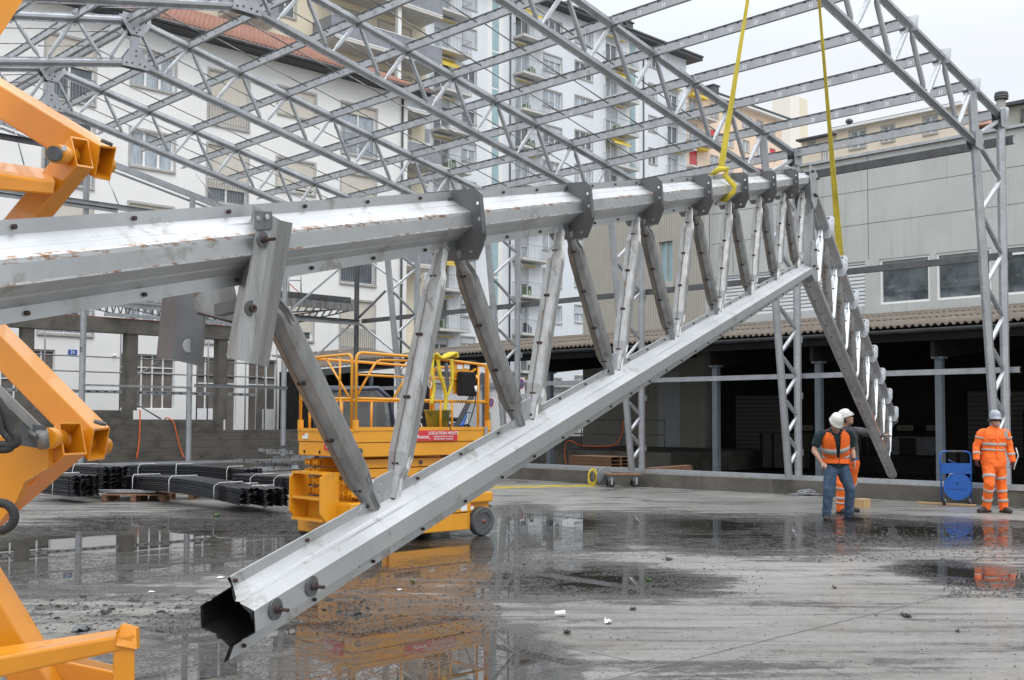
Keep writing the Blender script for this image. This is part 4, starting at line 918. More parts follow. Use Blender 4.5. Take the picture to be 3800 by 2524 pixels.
for a,b,h in ((71.5,72.4,1.9),(63.9,64.6,1.3)):
    mb=MB(); w.box(mb,a,b,33.72,33.72+h,-2.2,-1.4); w.box(mb,a-.1,b+.1,33.72+h,33.72+h+.1,-2.3,-1.3); w.box(mb,a+.1,b-.1,33.72+h+.1,33.72+h+.35,-2.1,-1.5); mb.build('chimney','darksteel',tw)
mb=MB(); mb.lathe(w.p(70.9,33.7,-2),[(.45,0),(.45,1.3),(.6,1.9),(.62,2.0)],14); mb.build('flue','galvshiny',tw)
# dark recessed strip between the cream block and the tower
mb=MB(); Wd=Wall((0,57.3,0),(1,0,0),(0,-1,0))
ln=thing('grey_link_building','narrow dark grey link block with balconies squeezed between the white house and blue tower','building',(46.5,57,0))
mb=MB(); Wd.box(mb,42,47.6,.9,27.5,-8,0); mb.build('wall',mat('dark_grey_render',(.30,.31,.33),(.25,.26,.28),rough=.8),ln)
for i in range(9):
    z=3.2+2.8*i; mb=MB(); Wd.box(mb,43.8,47.2,z,z+.16,.003,1.0); Wd.box(mb,43.8,47.2,z+.17,z+1.1,.9,.95,1); mb.build('balcony',['slab','balpanel'],ln)
    mb=MB(); Wd.box(mb,44.6,46.2,z+.2,z+2.2,-.02,.01); mb.build('pane','glass',ln)
# ------------------------------------------------------------------ peach block (75 m)
ob=thing('peach_apartment_block','peach coloured apartment block with red shutters and rounded balconies beyond the blue tower','building',(110,75,0))
w=Wall((0,75,0),(1,0,0),(0,-1,0)); spec=[]
cols=[(101.5,102.9),(105.6,107.2),(108.6,110.2),(112.2,113.6),(115.3,116.7),(118.2,119.4)]
for i in range(12):
    s=36.3-3.0*i
    for j,(a,b) in enumerate(cols): spec.append((a,b,s+.1 if j in (0,) else s+.95,s+2.35,i,j))
mb=holed(w,92,121,.9,39.7,[x[:4] for x in spec]); mb.build('wall','orange_wall',ob); body(w,ob,92,121,.9,39.7,12,'orange_wall',-.25)
for a,b,c,d,i,j in spec:
    f=window(w,ob,a,b,c,d,'grey',2,True,.16,0,'glasslight')
    if (i+j)%4==2: mb=MB(); w.box(mb,a+.01,b-.01,c+.4,d-.01,-.1,-.04); mb.build('shutter','red',f)
    if j==0:
        mb=MB(); w.box(mb,a-1.6,b+2.2,c-.25,c-.05,0.002,1.4); f=mb.build('balcony','slab',ob); railing(w,f,a-1.6,b+2.2,c-.05,1.0,1.35,.2,1)
        if i%2==0: mb=MB(); w.box(mb,a-.5,b+1.0,c+2.2,c+2.5,.1,.9); mb.build('awning','awning',ob)
mb=MB(); w.box(mb,91,122,39.7,39.95,-13,.9); mb.build('roof','roofdark',ob)
mb=MB(); w.box(mb,91,122,39.45,39.69,.0,.85); mb.build('soffit','pvc',ob)
for a,b in ((109.1,110.2),): mb=MB(); w.box(mb,a,b,39.95,42.1,-3,-2); w.box(mb,a-.15,b+.15,42.1,42.25,-3.1,-1.9); mb.build('chimney','darksteel',ob)
# second part: lower beige houses
pt=thing('pale_concrete_shaft','tall plain pale concrete shaft rising behind the low houses','tower',(141.8,85,0))
w=Wall((0,85,0),(1,0,0),(0,-1,0)); mb=MB(); w.box(mb,139.35,141.9,0,49.2,-3,0); mb.build('wall','pale_wall',pt); mb=MB(); w.box(mb,141.9,144.2,0,49.2,-2.9,.0); mb.build('panel','cream_wall',pt)
# beige three-window house faces the yard (x = 60)
bh=thing('beige_corner_house','beige rendered house with three grey-framed windows under a white eave','building',(60,28,0))
w=Wall((60,0,0),(0,-1,0),(-1,0,0)); spec=[(-32.5,-31.6,17.85,18.9),(-30.5,-29.75,17.9,18.8),(-27.97,-27.2,17.88,18.87)]
spec=[(-32.55,-31.55,16.95+.9,18.9)]+spec[1:]
spec+= [(a,b,c-3,d-3) for a,b,c,d in spec]
mb=holed(w,-33.4,-25.9,0,19.1,spec); mb.build('wall','beige_wall',bh); body(w,bh,-33.4,-25.9,0,19.1,9,'beige_wall',-.25)
for a,b,c,d in spec: window(w,bh,a,b,c,d,'grey',2,True,.16,0,'glasslight')
mb=MB(); w.box(mb,-33.7,-25.6,19.1,19.24,-9.2,.35); mb.build('soffit','pvc',bh); mb=MB(); w.box(mb,-33.6,-25.7,19.241,19.29,-9.1,.3); mb.build('roof','roofdark',bh)
for y in (32.9,): mb=MB(); mb.lathe((60.6,y,19.36),[(.14,0),(.14,.25),(.24,.3),(.20,.45),(.1,.52),(.001,.54)],10); mb.build('roof_cowl','darksteel',bh)
# red-roofed house right of it
rh=thing('red_roofed_house','house with a steep red tiled roof, skylight and dark chimney behind the far right column','building',(70,22,0))
w=Wall((62,0,0),(0,-1,0),(-1,0,0)); mb=MB(); w.box(mb,-25.4,-12,0,18.2,-8,0); mb.build('wall','beige_wall',rh)
mb=MB(); a=[w.p(-25.8,18.2,.6),w.p(-11,18.2,.6),w.p(-11,20.2,-4),w.p(-24.0,20.2,-4),w.p(-25.8,18.2,-8.4),w.p(-11,18.2,-8.4)]; mb.add(a,[(0,1,2,3),(0,3,4),(4,3,2,5),(1,5,2),(0,4,5,1)]); mb.build('roof','tiles',rh)
mb=MB(); w.box(mb,-21.6,-21.0,19.8,21.0,-3.2,-2.6); mb.build('chimney','darksteel',rh)
mb=MB(); w.box(mb,-22.9,-22.0,18.9,19.7,-1.0,-.35); mb.build('skylight','glass',rh)
# small cream house left of the beige one
sh=thing('small_cream_house','low cream house with a small balcony between the pale shaft and the beige house','building',(63,36.5,0))
XS=63.0; w=Wall((XS,0,0),(0,-1,0),(-1,0,0)); sx0=-PX(2975,560,XS).y; sx1=-PX(3112,560,XS).y; sz=PX(3050,512,XS).z
q0=PX(*S('a4',372,990),XS); q1=PX(*S('a4',402,1090),XS); q2=PX(*S('a4',278,965),XS); q3=PX(*S('a4',318,1010),XS)
spec=[(-q0.y,-q1.y,q1.z,q0.z),(-q2.y,-q3.y,q3.z,q2.z)]
mb=holed(w,sx0,sx1,0,sz,spec); mb.build('wall','beige_wall',sh); body(w,sh,sx0,sx1,0,sz,6,'beige_wall',-.25)
for a,b,c,d in spec: window(w,sh,a,b,c,d,'grey',2,True,.16,.25,'glasslight')
mb=MB(); w.box(mb,sx0-.2,sx1+.3,sz,sz+.12,-6.5,.4); mb.build('roof','roofdark',sh)
mb=MB(); w.box(mb,(sx0+sx1)/2,sx1+.2,sz+.121,sz+1.0,-6.3,-3.2); mb.build('roof_tiles','tiles',sh)
# ------------------------------------------------------------------ concrete factory (x = 33)
fac=thing('concrete_factory','grey concrete-panel factory with a long window band above the corrugated canopy','building',(33,16,0))
XF=33.0; w=Wall((XF,0,0),(0,-1,0),(-1,0,0))
def fy(px,py): return PX(px,py,XF).y
def fz(px,py): return PX(px,py,XF).z
zp=fz(3555,515); yL=fy(2616,1000)
zb0=fz(*S('b4',1130,490)); zb1=fz(*S('b4',770,208))
band=[(-fy(*S('b4',765,400)),-fy(*S('b4',1108,400))),(-fy(*S('b4',1152,400)),-fy(*S('b4',1530,400))),(-fy(*S('b4',1615,400)),-fy(*S('b4',1615,400))+2.1),(-fy(*S('b4',1615,400))+2.25,-fy(*S('b4',1615,400))+4.4)]
bl=(-fy(*S('b3',1440,450))-.3,-fy(*S('b4',665,400)))
ends=-2
rects=[(a,b,zb0,zb1) for a,b in band]+[(bl[0],bl[1],zb0,zb1)]
mb=holed(w,-yL,ends,4.2,zp,rects,.2); mb.build('wall','panel',fac)
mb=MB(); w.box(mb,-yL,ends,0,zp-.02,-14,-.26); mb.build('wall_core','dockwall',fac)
mb=MB(); w.box(mb,-yL-.1,ends,zp,zp+.09,-.6,.10); mb.build('parapet_cap','galv',fac)
# panel joints
mb=MB()
for zz in (fz(3220,705),fz(3220,830),fz(3220,705)*2-fz(3220,830)+.03): w.box(mb,-yL,ends,zz-.012,zz+.012,-.004,.003)
y0=fy(3220,700)
for k in range(-2,6): w.box(mb,-(y0-k*5.2+.0)-.012,-(y0-k*5.2)+.012,zb1+.05,zp-.02,-.004,.004)
mb.build('panel_joints',mat('joint_sealant',(.22,.22,.21),(.18,.18,.17),rough=.8),fac)
for i,(a,b) in enumerate(band):
    mb=MB(); fr=.07
    for c in (a,b-fr): w.box(mb,c,c+fr,zb0,zb1,-.12,-.04)
    for c,d in ((zb0,zb0+fr),(zb1-fr,zb1),(zb0+(zb1-zb0)*.80,zb0+(zb1-zb0)*.80+fr)): w.box(mb,a+fr,b-fr,c,d,-.12,-.04)
    f=mb.build('window','pvc',fac); mb=MB(); w.box(mb,a+fr,b-fr,zb0+fr,zb1-fr,-.16,-.10); mb.build('pane',M.setdefault('facglass',mat('reflection_toned_factory_glass',(.13,.15,.16),(.05,.06,.065),rough=.03,scale=.9,lo=.42,hi=.58,spec=1.0)),f)  # lighter blotches in the pane colour stand in for reflections
mb=MB(); w.box(mb,bl[0],bl[1],zb0,zb1,-.15,-.05); mb.build('louvre_blind','blind',fac)
# ribbed end block with the narrow window
XB=32.6; w=Wall((XB,0,0),(0,-1,0),(-1,0,0)); yR=PX(2616,1000,XB).y; yl=PX(2163,1000,XB).y
na,nb=-PX(*S('b3',1005,200),XB).y,-PX(*S('b3',1098,200),XB).y; nz0=PX(*S('b3',1050,362),XB).z; nz1=PX(*S('b3',1050,85),XB).z
mb=holed(w,-yl,-yR,0,zp-.15,[(na,nb,nz0,nz1)],.2); mb.build('ribbed_wall','ribbed',fac)
mb=MB(); w.box(mb,-yl,-yR,0,zp-.16,-12,-.27); mb.build('block_core','panel',fac)
for yy in (yl,yR):
    mb=MB(); mb.add([(XB,yy,0),(XB+.3,yy,0),(XB+.3,yy,zp-.15),(XB,yy,zp-.15)],[(0,1,2,3)]); mb.build('block_return','panel',fac)
mb=MB(); w.box(mb,na,na+.06,nz0,nz1,-.15,-.08); w.box(mb,nb-.06,nb,nz0,nz1,-.15,-.08); w.box(mb,(na+nb)/2-.02,(na+nb)/2+.02,nz0,nz1,-.15,-.08); w.box(mb,na-.05,nb+.05,nz0-.22,nz0-.002,-.1,.05)
f=mb.build('window','sill',fac); mb=MB(); w.box(mb,na+.06,nb-.06,nz0,nz1,-.19,-.14); mb.build('pane','teal',f)
mb=MB(); w.box(mb,na-.02,nb+.35,.62+0,3.4,.004,.05); f=mb.build('door','shuttergrey',fac); 
mb=MB(); mb.box(w.p(na+.06,1.6,.08),(.05,.10,.03)); mb.build('handle','darksteel',f)
# dark loading bay: roller doors, frames, lettered signs
w=Wall((XF,0,0),(0,-1,0),(-1,0,0))
for pa,pb in ((1545,1900),(2080,2330)):
    pass
def dock(name,ya,yb,z0,z1,mt,o=.02):
    mb=MB(); w.box(mb,-ya,-yb,z0,z1,o,o+.06); return mb.build(name,mt,fac)
for (xa,xb,top) in ((2735,2905,1470),(3595,3700,1452),(3722,3900,1452)):
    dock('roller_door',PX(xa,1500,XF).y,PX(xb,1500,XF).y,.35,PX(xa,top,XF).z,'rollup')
mb=MB(); w.box(mb,-PX(3155,1500,XF).y,-PX(3480,1500,XF).y,.2,PX(3300,1620,XF).z,.02,.07); df=mb.build('dock_door_surround','darksteel',fac)
for xa,xb in ((3185,3215),(3345,3375)):
    pass
for (xa,xb,ya,yb) in ((3227,3312,1625,1728),(3343,3403,1625,1728),(3200,3222,1622,1730)):
    A=PX(xa,ya,XF);B=PX(xb,yb,XF); mb=MB(); w.box(mb,-A.y,-B.y,B.z,A.z,.09,.11); mb.build('door_glass','black',df)
for (x,txt) in ((3366,'CARGO'),(3474,'CARGO'),(2995,'DEKEL')):
    A=PX(x-30,1578,XF);B=PX(x+30,1598,XF); mb=MB(); w.box(mb,-A.y,-B.y,B.z,A.z,.12,.15); f=mb.build('sign_board',mat('aged_cream_sign',(.16,.15,.11),(.13,.12,.09),rough=.6),fac)
    text('sign_lettering',txt,.13,w.p(-(A.y+B.y)/2,(A.z+B.z)/2,.155),w.D,Z_,'darkletter',f)
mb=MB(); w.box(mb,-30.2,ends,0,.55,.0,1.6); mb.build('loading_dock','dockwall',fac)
for i in range(3): mb=MB(); y_=[22.5,17.2,12.3][i]; mb.bb((24.9,y_-.9,.01),(26.1,y_+.3,.35)); 
# ------------------------------------------------------------------ corrugated canopy
cn=thing('corrugated_canopy','mossy brown corrugated canopy roof on blue-grey posts along the factory front','canopy',(25,18,0))
cz=[(3.86,24.9),(5.12,32.95)]
def corr(x0,z0,x1,z1,ya,yb,step=.177,amp=.035):
    mb=MB(); n=int((yb-ya)/step*8); vs=[]
    ys=[ya+(yb-ya)*i/n for i in range(n+1)]
    for y in ys:
        h=amp*math.sin(2*PI*(y-ya)/step); vs+=[(x0,y,z0+h),(x1,y,z1+h),(x1,y,z1+h-.012),(x0,y,z0+h-.012)]
    fs=[]
    for i in range(n): a=4*i;b=a+4; fs+=[(a,b,b+1,a+1),(a+2,b+2,b+3,a+3),(a,a+3,b+3,b)]
    return mb.add(vs,fs,0,True)
moss=overlay(overlay(mat('mossy_fibre_cement',(.165,.138,.112),(.105,.088,.070),rough=.85,scale=1.4,bump=.3,bscale=9),(.36,.33,.28),3.2,.64,.70,seed=2),(.07,.07,.04),2.2,.60,.72,seed=6)
m_=3; 
for k in range(m_):   # overlapping rows of sheets
    fa=k/m_; fb=(k+1)/m_+.03
    xa=24.55+(32.95-24.55)*fa; xb=24.55+(32.95-24.55)*min(1,fb); za=3.83+(5.02-3.83)*fa+.02*(m_-k)*0; zb=3.83+(5.02-3.83)*min(1,fb)
    corr(xa,za+.012*k*0+.03*(k>0),xb,zb,2.0,33.5).build('corrugated_sheets',moss,cn)
mb=MB(); n=16
mb.prof((24.43,2,3.72),(24.43,33.5,3.72),[(math.cos(PI+PI*i/8)*.085,math.sin(PI+PI*i/8)*.085) for i in range(9)]+[(math.cos(2*PI-PI*i/8)*.078,math.sin(2*PI-PI*i/8)*.078+.004) for i in range(9)],X_,Z_); mb.build('gutter','darksteel',cn)
mb=MB(); mb.bb((24.53,2,3.46),(24.6,33.5,3.76)); mb.build('fascia','black',cn)
mb=MB(); mb.add([(24.7,2,3.70),(32.9,2,4.88),(32.9,33.5,4.88),(24.7,33.5,3.70),(24.7,2,3.66),(32.9,2,4.84),(32.9,33.5,4.84),(24.7,33.5,3.66)],[(0,1,2,3),(7,6,5,4),(0,3,7,4)]); mb.build('ceiling','black',cn)  # black underside: shade of the bay painted into the sheet
posts=[PX(2043,1500,25).y,PX(2660,1500,25).y,PX(3042,1500,25).y,PX(3490,1500,25).y,PX(2660,1500,25).y+5.6*2-2.2]
for y in [PX(x,1500,25).y for x in (2043,2660,3042,3490)]+[5.9]:
    mb=MB(); mb.bb((24.9,y-.08,0),(25.06,y+.08,3.05)); mb.bb((24.84,y-.14,3.05),(25.12,y+.14,3.1)); f=mb.build('post','post',cn)
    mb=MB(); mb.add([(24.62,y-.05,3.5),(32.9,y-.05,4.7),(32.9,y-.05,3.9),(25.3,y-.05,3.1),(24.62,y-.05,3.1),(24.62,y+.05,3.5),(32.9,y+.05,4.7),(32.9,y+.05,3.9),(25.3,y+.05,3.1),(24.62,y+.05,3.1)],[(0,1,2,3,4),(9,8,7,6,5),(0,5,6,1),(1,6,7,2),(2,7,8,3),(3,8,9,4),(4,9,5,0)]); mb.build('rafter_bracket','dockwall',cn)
# goods standing in the dim bay
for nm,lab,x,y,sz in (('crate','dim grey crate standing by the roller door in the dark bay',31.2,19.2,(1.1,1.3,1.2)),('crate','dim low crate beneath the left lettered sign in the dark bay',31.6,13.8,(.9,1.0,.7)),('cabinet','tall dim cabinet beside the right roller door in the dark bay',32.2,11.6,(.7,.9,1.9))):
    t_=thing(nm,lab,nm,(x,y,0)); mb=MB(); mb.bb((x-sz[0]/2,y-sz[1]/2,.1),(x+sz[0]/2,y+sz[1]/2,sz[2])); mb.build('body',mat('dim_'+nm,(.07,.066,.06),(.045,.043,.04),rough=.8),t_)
    mb=MB()
    for k in range(4): yy=y-sz[1]/2+sz[1]*k/3; mb.bb((x-sz[0]/2-.03,yy-.04,.1),(x-sz[0]/2-.001,yy+.04,sz[2]))
    mb.build('batten','dockwall',t_)
# platform in the dark bay with rail, stairs
dk=thing('concrete_loading_platform','dark concrete platform with thin handrail and mossy steps under the canopy','platform',(27.5,24,0))
mb=MB(); mb.bb((26.6,20.4,0),(32.5,27.2,.62)); mb.build('slab','conc',dk)
mb=MB()
for y in (20.7,22.4,24.1,25.8,27.1): mb.tube([(26.7,y,.62),(26.7,y,1.62)],.02,6)
for z in (1.6,1.15): mb.tube([(26.7,20.7,z),(26.7,27.1,z)],.02,6)
mb.build('handrail','darksteel',dk)
for i in range(6): mb=MB(); mb.bb((26.9,27.2+i*.28,0),(28.6,27.48+i*.28,.62-.1*i)); mb.build('step','conc',dk)
# lower dark roof behind the lift, left of the canopy
lr=thing('low_shed','low dark shed with corrugated roof and grey fascia behind the yellow lift','shed',(22.5,34,.9))
corr2=MB(); n=90
A=PY(*S('b2',400,945),34.5);B=PY(*S('b2',940,880),34.5)
vs=[];fs=[]
for i in range(n+1):
    x=A.x+(B.x+.8-A.x)*i/n; h=.035*math.sin(i*1.57); z=A.z+(B.z-A.z)*min(1,i/n)
    vs+=[(x,34.3,z+h),(x,37.5,z+.55+h),(x,37.5,z+.53+h),(x,34.3,z-.02+h)]
for i in range(n): a=4*i;b=a+4; fs+=[(a,b,b+1,a+1),(a+2,b+2,b+3,a+3),(a,a+3,b+3,b)]
corr2.add(vs,fs,0,True).build('roof',moss,lr)
mb=MB(); mb.beam((A.x,34.35,A.z-.22),(B.x+.8,34.35,B.z-.22),.06,.24); mb.build('fascia','darksteel',lr)
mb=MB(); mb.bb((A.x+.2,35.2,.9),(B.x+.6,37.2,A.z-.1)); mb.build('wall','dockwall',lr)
for x in (A.x+.4,A.x+2.6,B.x+.3): mb=MB(); mb.bb((x-.06,34.4,.9),(x+.06,34.52,A.z-.2)); mb.build('post','post',lr)
# grey steel beams left of the corner post
sb=thing('steel_beam_stub','two grey perforated steel beams of a dismantled porch left of the corner post','beam',(19,30.6,4.6))
for (x0,x1,yy,h,mt) in ((150,650,470,.20,'darksteel'),(150,670,515,.26,'galvrusty')):
    z=PY(*S('b2',450,yy),30.2).z; a=PY(*S('b2',x0,500),30.2).x; b=PY(*S('b2',x1,500),30.2).x
    mb=MB(); mb.bb((a,30.2,z-h/2),(b,30.22,z+h/2)); mb.bb((a,30.221,z+h/2-.01),(b,30.34,z+h/2)); mb.bb((a,30.221,z-h/2),(b,30.34,z-h/2+.01))
    for i in range(10): mb.box((a+.2+i*.28,30.195,z-h*.25),(.02,.008,.02),1); mb.box((a+.2+i*.28,30.195,z+.02),(.02,.008,.02),1)
    mb.build('beam',[mt,'black'],sb)
for (xa,ya,xb,yb) in ((225,570,640,545),(240,650,640,560),):
    mb=MB(); a=PY(*S('b2',xa,ya),31.2);b=PY(*S('b2',xb,yb),31.2); mb.tube([a,b],.025,5); mb.tube([a+Z_*.3,b+Z_*.12],.025,5)
    for k in range(8):
        p=a+(b-a)*(k/8); q=a+Z_*.3+(b+Z_*.12-a-Z_*.3)*((k+.6)/8); mb.beam(p,q,.07,.03)
    mb.build('lattice_brace','darksteel',sb)
# garages, fence, signs behind the lift
ga=thing('garage_row','row of pale lock-up garages with flat roof across the street','garage',(36,46,.9))
w=Wall((0,46,0),(1,0,0),(0,-1,0)); gx0=PY(1560,1450,46).x; gx1=PY(2150,1450,46).x
mb=MB(); w.box(mb,gx0-2,gx1+1,.9,PY(1700,1425,46).z,-6,0); mb.build('wall','blue_wall',ga)
zt_=PY(1700,1425,46).z; mb=MB(); w.box(mb,gx0-2.2,gx1+1.2,zt_,zt_+.35,-6.2,.4); mb.build('roof','sill',ga)
k=0; x=gx0
while x<gx1-1:
    mb=MB(); w.box(mb,x,x+1.5,.95,zt_-.25,.01,.05); mb.build('garage_door','white' if k%2 else 'shuttergrey',ga); x+=1.75; k+=1
def noparking(px,py,y,r,label):
    c=PY(px,py,y); t=thing('no_parking_sign',label,'sign',(c.x,c.y,.9)); R=Vector((0,-1,0)).to_track_quat('Z','Y').to_matrix()
    mb=MB(); mb.box(c+Vector((0,.03,-.12)),(r*2.4,.03,r*3.4)); mb.build('sign_board','white',t)
    mb=MB(); mb.lathe(c,[(.001,.0),(r,.0),(r,.02),(.001,.02)],24,0,R); mb.build('sign_disc','red',t)
    mb=MB(); mb.lathe(c+Vector((0,-.022,0)),[(.001,0),(r*.76,0),(r*.76,.004),(.001,.004)],24,0,R); mb.build('sign_field','bluesign',t)
    mb=MB(); mb.beam(c+Vector((-r*.55,-.03,r*.55)),c+Vector((r*.55,-.03,-r*.55)),.006,r*.2); mb.build('diagonal_bar','red',t)
    mb=MB(); mb.bb((c.x-.03,c.y+.05,.9),(c.x+.03,c.y+.1,c.z+.3)); mb.build('pole','scaf',t)
noparking(S('b2',1605,1187)[0],S('b2',1605,1187)[1],44,.24,'round blue and red no-parking sign on the garages right of the bucket')
noparking(*S('b3',60,1058),43,.27,'round no-parking sign seen right of the third web strut pair')
noparking(*S('b2',825,1180),44.5,.2,'small no-parking sign seen through the forklift cab')
# chain link fence
fe=thing('chain_link_fence','thin grey chain-link fence standing along the street behind the lift','fence',(32,38,.9))
xa=PY(1500,1600,38).x; xb=PY(2100,1600,38).x; mb=MB()
s_=.16; x=xa
while x<xb:
    mb.beam((x,38,.9),(x+1.9*.5,38,2.8),.008,.008); mb.beam((x,38,2.8),(x+1.9*.5,38,.9),.008,.008); x+=s_
mb.build('mesh','galv',fe)
x=xa
while x<xb: mb=MB(); mb.tube([(x,38.02,.9),(x,38.02,2.95)],.03,6); mb.build('post','post',fe); x+=2.4
# dark red banner
bn=thing('workshop_banner','dark red workshop banner with pale lettering left of the forklift cab','banner',(23,36,.9))
A=PY(*S('b2',455,1045),36);B=PY(*S('b2',600,1290),36)
mb=MB(); mb.bb((A.x-.5,36,B.z-.3),(B.x+.1,36.03,A.z)); mb.build('cloth','darkred',bn)
text('lettering','ATELIERS D\'ART',.26,((A.x+B.x)/2-.1,35.98,A.z-.28),X_,Z_,'letter',bn); text('lettering','RESTAURATION',.13,((A.x+B.x)/2+.1,35.98,A.z-.75),X_,Z_,'letter',bn)
for x in (A.x-.5,B.x+.1): mb=MB(); mb.bb((x-.03,36.04,.9),(x+.03,36.1,A.z+.1)); mb.build('post','darksteel',bn)
# moped
mo=thing('parked_moped','small blue and black moped parked by the fence behind the bucket','moped',(0,0,0))
c=PY(*S('b2',1385,1345),37); mo.location=(c.x,c.y,.9); cx=c.x
for dx in (-.5,.5): 
    mb=MB(); Rr_=Matrix.Rotation(PI/2,3,'X'); mb.lathe((cx+dx,c.y,1.15),[(.17,-.05),(.25,-.05),(.25,.05),(.17,.05),(.17,-.05)],18,0,Rr_); mb.build('wheel','tyre',mo)
mb=MB(); mb.tube([(cx-.5,c.y,1.2),(cx-.2,c.y,1.35),(cx+.2,c.y,1.3),(cx+.45,c.y,1.75),(cx+.5,c.y,1.9)],[.06,.13,.1,.05,.03],8); mb.build('body','blue',mo)
mb=MB(); mb.tube([(cx-.6,c.y,1.62),(cx-.1,c.y,1.6)],.1,8); mb.build('saddle','tyre',mo)
mb=MB(); mb.tube([(cx+.5,c.y-.3,1.9),(cx+.48,c.y,1.92),(cx+.5,c.y+.3,1.9)],.02,6); mb.build('handlebar','tyre',mo)
# ================================================================== near yellow scissor lift (left edge)
def qtube(mb,A,B,th=.10,open_b=True,mi=0,mo=0):
    """rectangular hollow tube between corner loops A (far end) and B (open end)"""
    n=4; mb.add(A+B,[(i,(i+1)%n,(i+1)%n+n,i+n) for i in range(n)],mi)
    mb.add(A,[(0,1,2,3)],mi)
    c=sum(B,Vector())/4; I=[c+(v-c)*(1-th*1.6) for v in B]; d=(sum(A,Vector())/4-c).normalized(); J=[v+d*.45 for v in I]
    if open_b: mb.add(B+I,[(i,(i+1)%n,(i+1)%n+n,i+n) for i in range(n)],mi); mb.add(I+J,[(i,(i+1)%n,(i+1)%n+n,i+n) for i in range(n)],mi); mb.add(J,[(0,1,2,3)],mo)
    else: mb.add(B,[(0,1,2,3)],mi)
def pq(l): return [PC(*p) for p in l]
ns=thing('near_scissor_lift','near yellow scissor lift with open box-section arms, pins and hoses, cut by the left edge','scissor lift',tuple(PC(-500,2300,4.0).xy)+(0,))
D1=3.9
def arm(near,tl_far,name='scissor_arm',th=.075):
    """near = 4 corners of the open end (pixel, depth); tl_far = where the first corner's edge runs to"""
    mb=MB(); Nr=pq(near); A_=PC(*tl_far)-Nr[0]; qtube(mb,[v+A_ for v in Nr],Nr,th,True,0,0); o=mb.build(name,'yellowwet',ns); b=o.modifiers.new('bevel','BEVEL'); b.width=.007; b.segments=2; b.limit_method='ANGLE'; b.angle_limit=.9
    return o
arm([(372,539,D1),(433,546,D1+.11),(408,672,D1+.11),(349,661,D1)],(-560,-25,D1+.45))
arm([(262,505,D1-.10),(326,516,D1+.0),(348,626,D1-.03),(286,616,D1-.13)],(-500,1440,D1+.35))
def boss(a,b,r,rp,name='hinge_pin'):
    mb=MB(); a=Vector(a);b=Vector(b); mb.tube([a,b],r,20,0); d=(a-b).normalized(); mb.tube([a,a+d*.022],rp,18,1); mb.tube([a+d*.022,a+d*.024],rp*.86,18,1); return mb.build(name,['yellowwet','rubber'],ns)
boss(PC(205,571,D1-.24),PC(262,577,D1-.04),.032,.025)
mb=MB(); mb.tube([PC(237,553,D1-.29),PC(239,550,D1-.32)],.009,8); mb.build('grease_nipple','galvshiny',ns)
mb=MB(); mb.tube([PC(262,575,D1+.02),PC(405,615,D1+.22)],.032,18); mb.build('hinge_tube','yellowwet',ns)
mb=MB(); mb.tube([PC(376,524,D1-.0),PC(410,531,D1-.01)],.001,4); 
A_=PC(394,529,D1-.01); mb=MB(); mb.lathe(A_+Vector((0,0,-.006)),[(.001,0),(.021,0),(.021,.012),(.001,.012)],18,0,Euler((.3,.25,0)).to_matrix()); mb.build('rubber_plug','rubber',ns)
# cross beam welded to the second arm
mb=MB(); a=pq([(-520,505,D1-.2),(-520,600,D1-.2),(-520,640,D1+.1),(-520,545,D1+.1)]); a=pq([(-500,520,D1+.12),(-500,575,D1-.22),(-500,665,D1-.22),(-500,610,D1+.12)])
b=pq([(182,628,D1+.05),(205,675,D1-.17),(196,722,D1-.17),(170,690,D1+.05)]); qtube(mb,a,b,.1,False); o=mb.build('cross_beam','yellowwet',ns); o.modifiers.new('b','BEVEL').width=.006
# lower joint
arm([(350,1592,D1),(409,1585,D1+.11),(388,1704,D1+.11),(325,1712,D1)],(-600,640,D1+.5))
arm([(217,1566,D1-.14),(301,1566,D1-.02),(323,1685,D1-.05),(236,1690,D1-.17)],(-560,2250,D1+.3))
boss(PC(168,1628,D1-.24),PC(215,1626,D1-.1),.036,.001)
mb=MB(); mb.tube([PC(225,1630,D1-.02),PC(390,1656,D1+.22)],.034,18); mb.build('hinge_tube','yellowwet',ns)
mb=MB(); mb.lathe(PC(370,1571,D1-.01)-Z_*.003,[(.001,0),(.022,0),(.022,.010),(.001,.010)],18,0,Euler((.25,.2,0)).to_matrix()); mb.build('rubber_plug','rubber',ns)
solid_=lambda l0,l1,name:(lambda mb:(qtube(mb,pq(l0),pq(l1),.1,False),mb.build(name,'yellowwet',ns)))(MB())
solid_([(-350,445,D1-.3),(-200,445,D1-.3),(-200,445,D1-.16),(-350,445,D1-.16)],[(100,-253,D1-.3),(250,-253,D1-.3),(250,-253,D1-.16),(100,-253,D1-.16)],'scissor_arm')
# bracket plates, cylinder rod and hoses
mb=MB(); q=pq([(-60,1600,D1-.2),(90,1650,D1-.2),(180,1655,D1-.2),(178,1738,D1-.2),(90,1790,D1-.2),(60,1860,D1-.2),(0,1935,D1-.2),(-60,1960,D1-.2)]); r_=[v+ _f0*.04 for v in q]; n=len(q)
mb.add(q+r_,[tuple(range(n)),tuple(range(2*n-1,n-1,-1))]+[(i,(i+1)%n,(i+1)%n+n,i+n) for i in range(n)]); mb.build('arm_bracket','yellowwet',ns)
mb=MB(); mb.beam(PC(-30,1425,D1-.3),PC(165,1615,D1-.26),.05,.028); mb.tube([PC(155,1600,D1-.30),PC(162,1660,D1-.28)],.02,10); mb.build('locking_strut','galvrusty',ns)
mb=MB(); mb.plate([(-.05,-.03),(.05,-.045),(.055,.03),(-.02,.04)],[circ(.01,0,.008)],PC(108,1615,D1-.29),_r,Z_,.008); mb.tube([PC(110,1600,D1-.30),PC(135,1625,D1-.32)],.008,8); mb.build('valve_bracket','darksteel',ns)
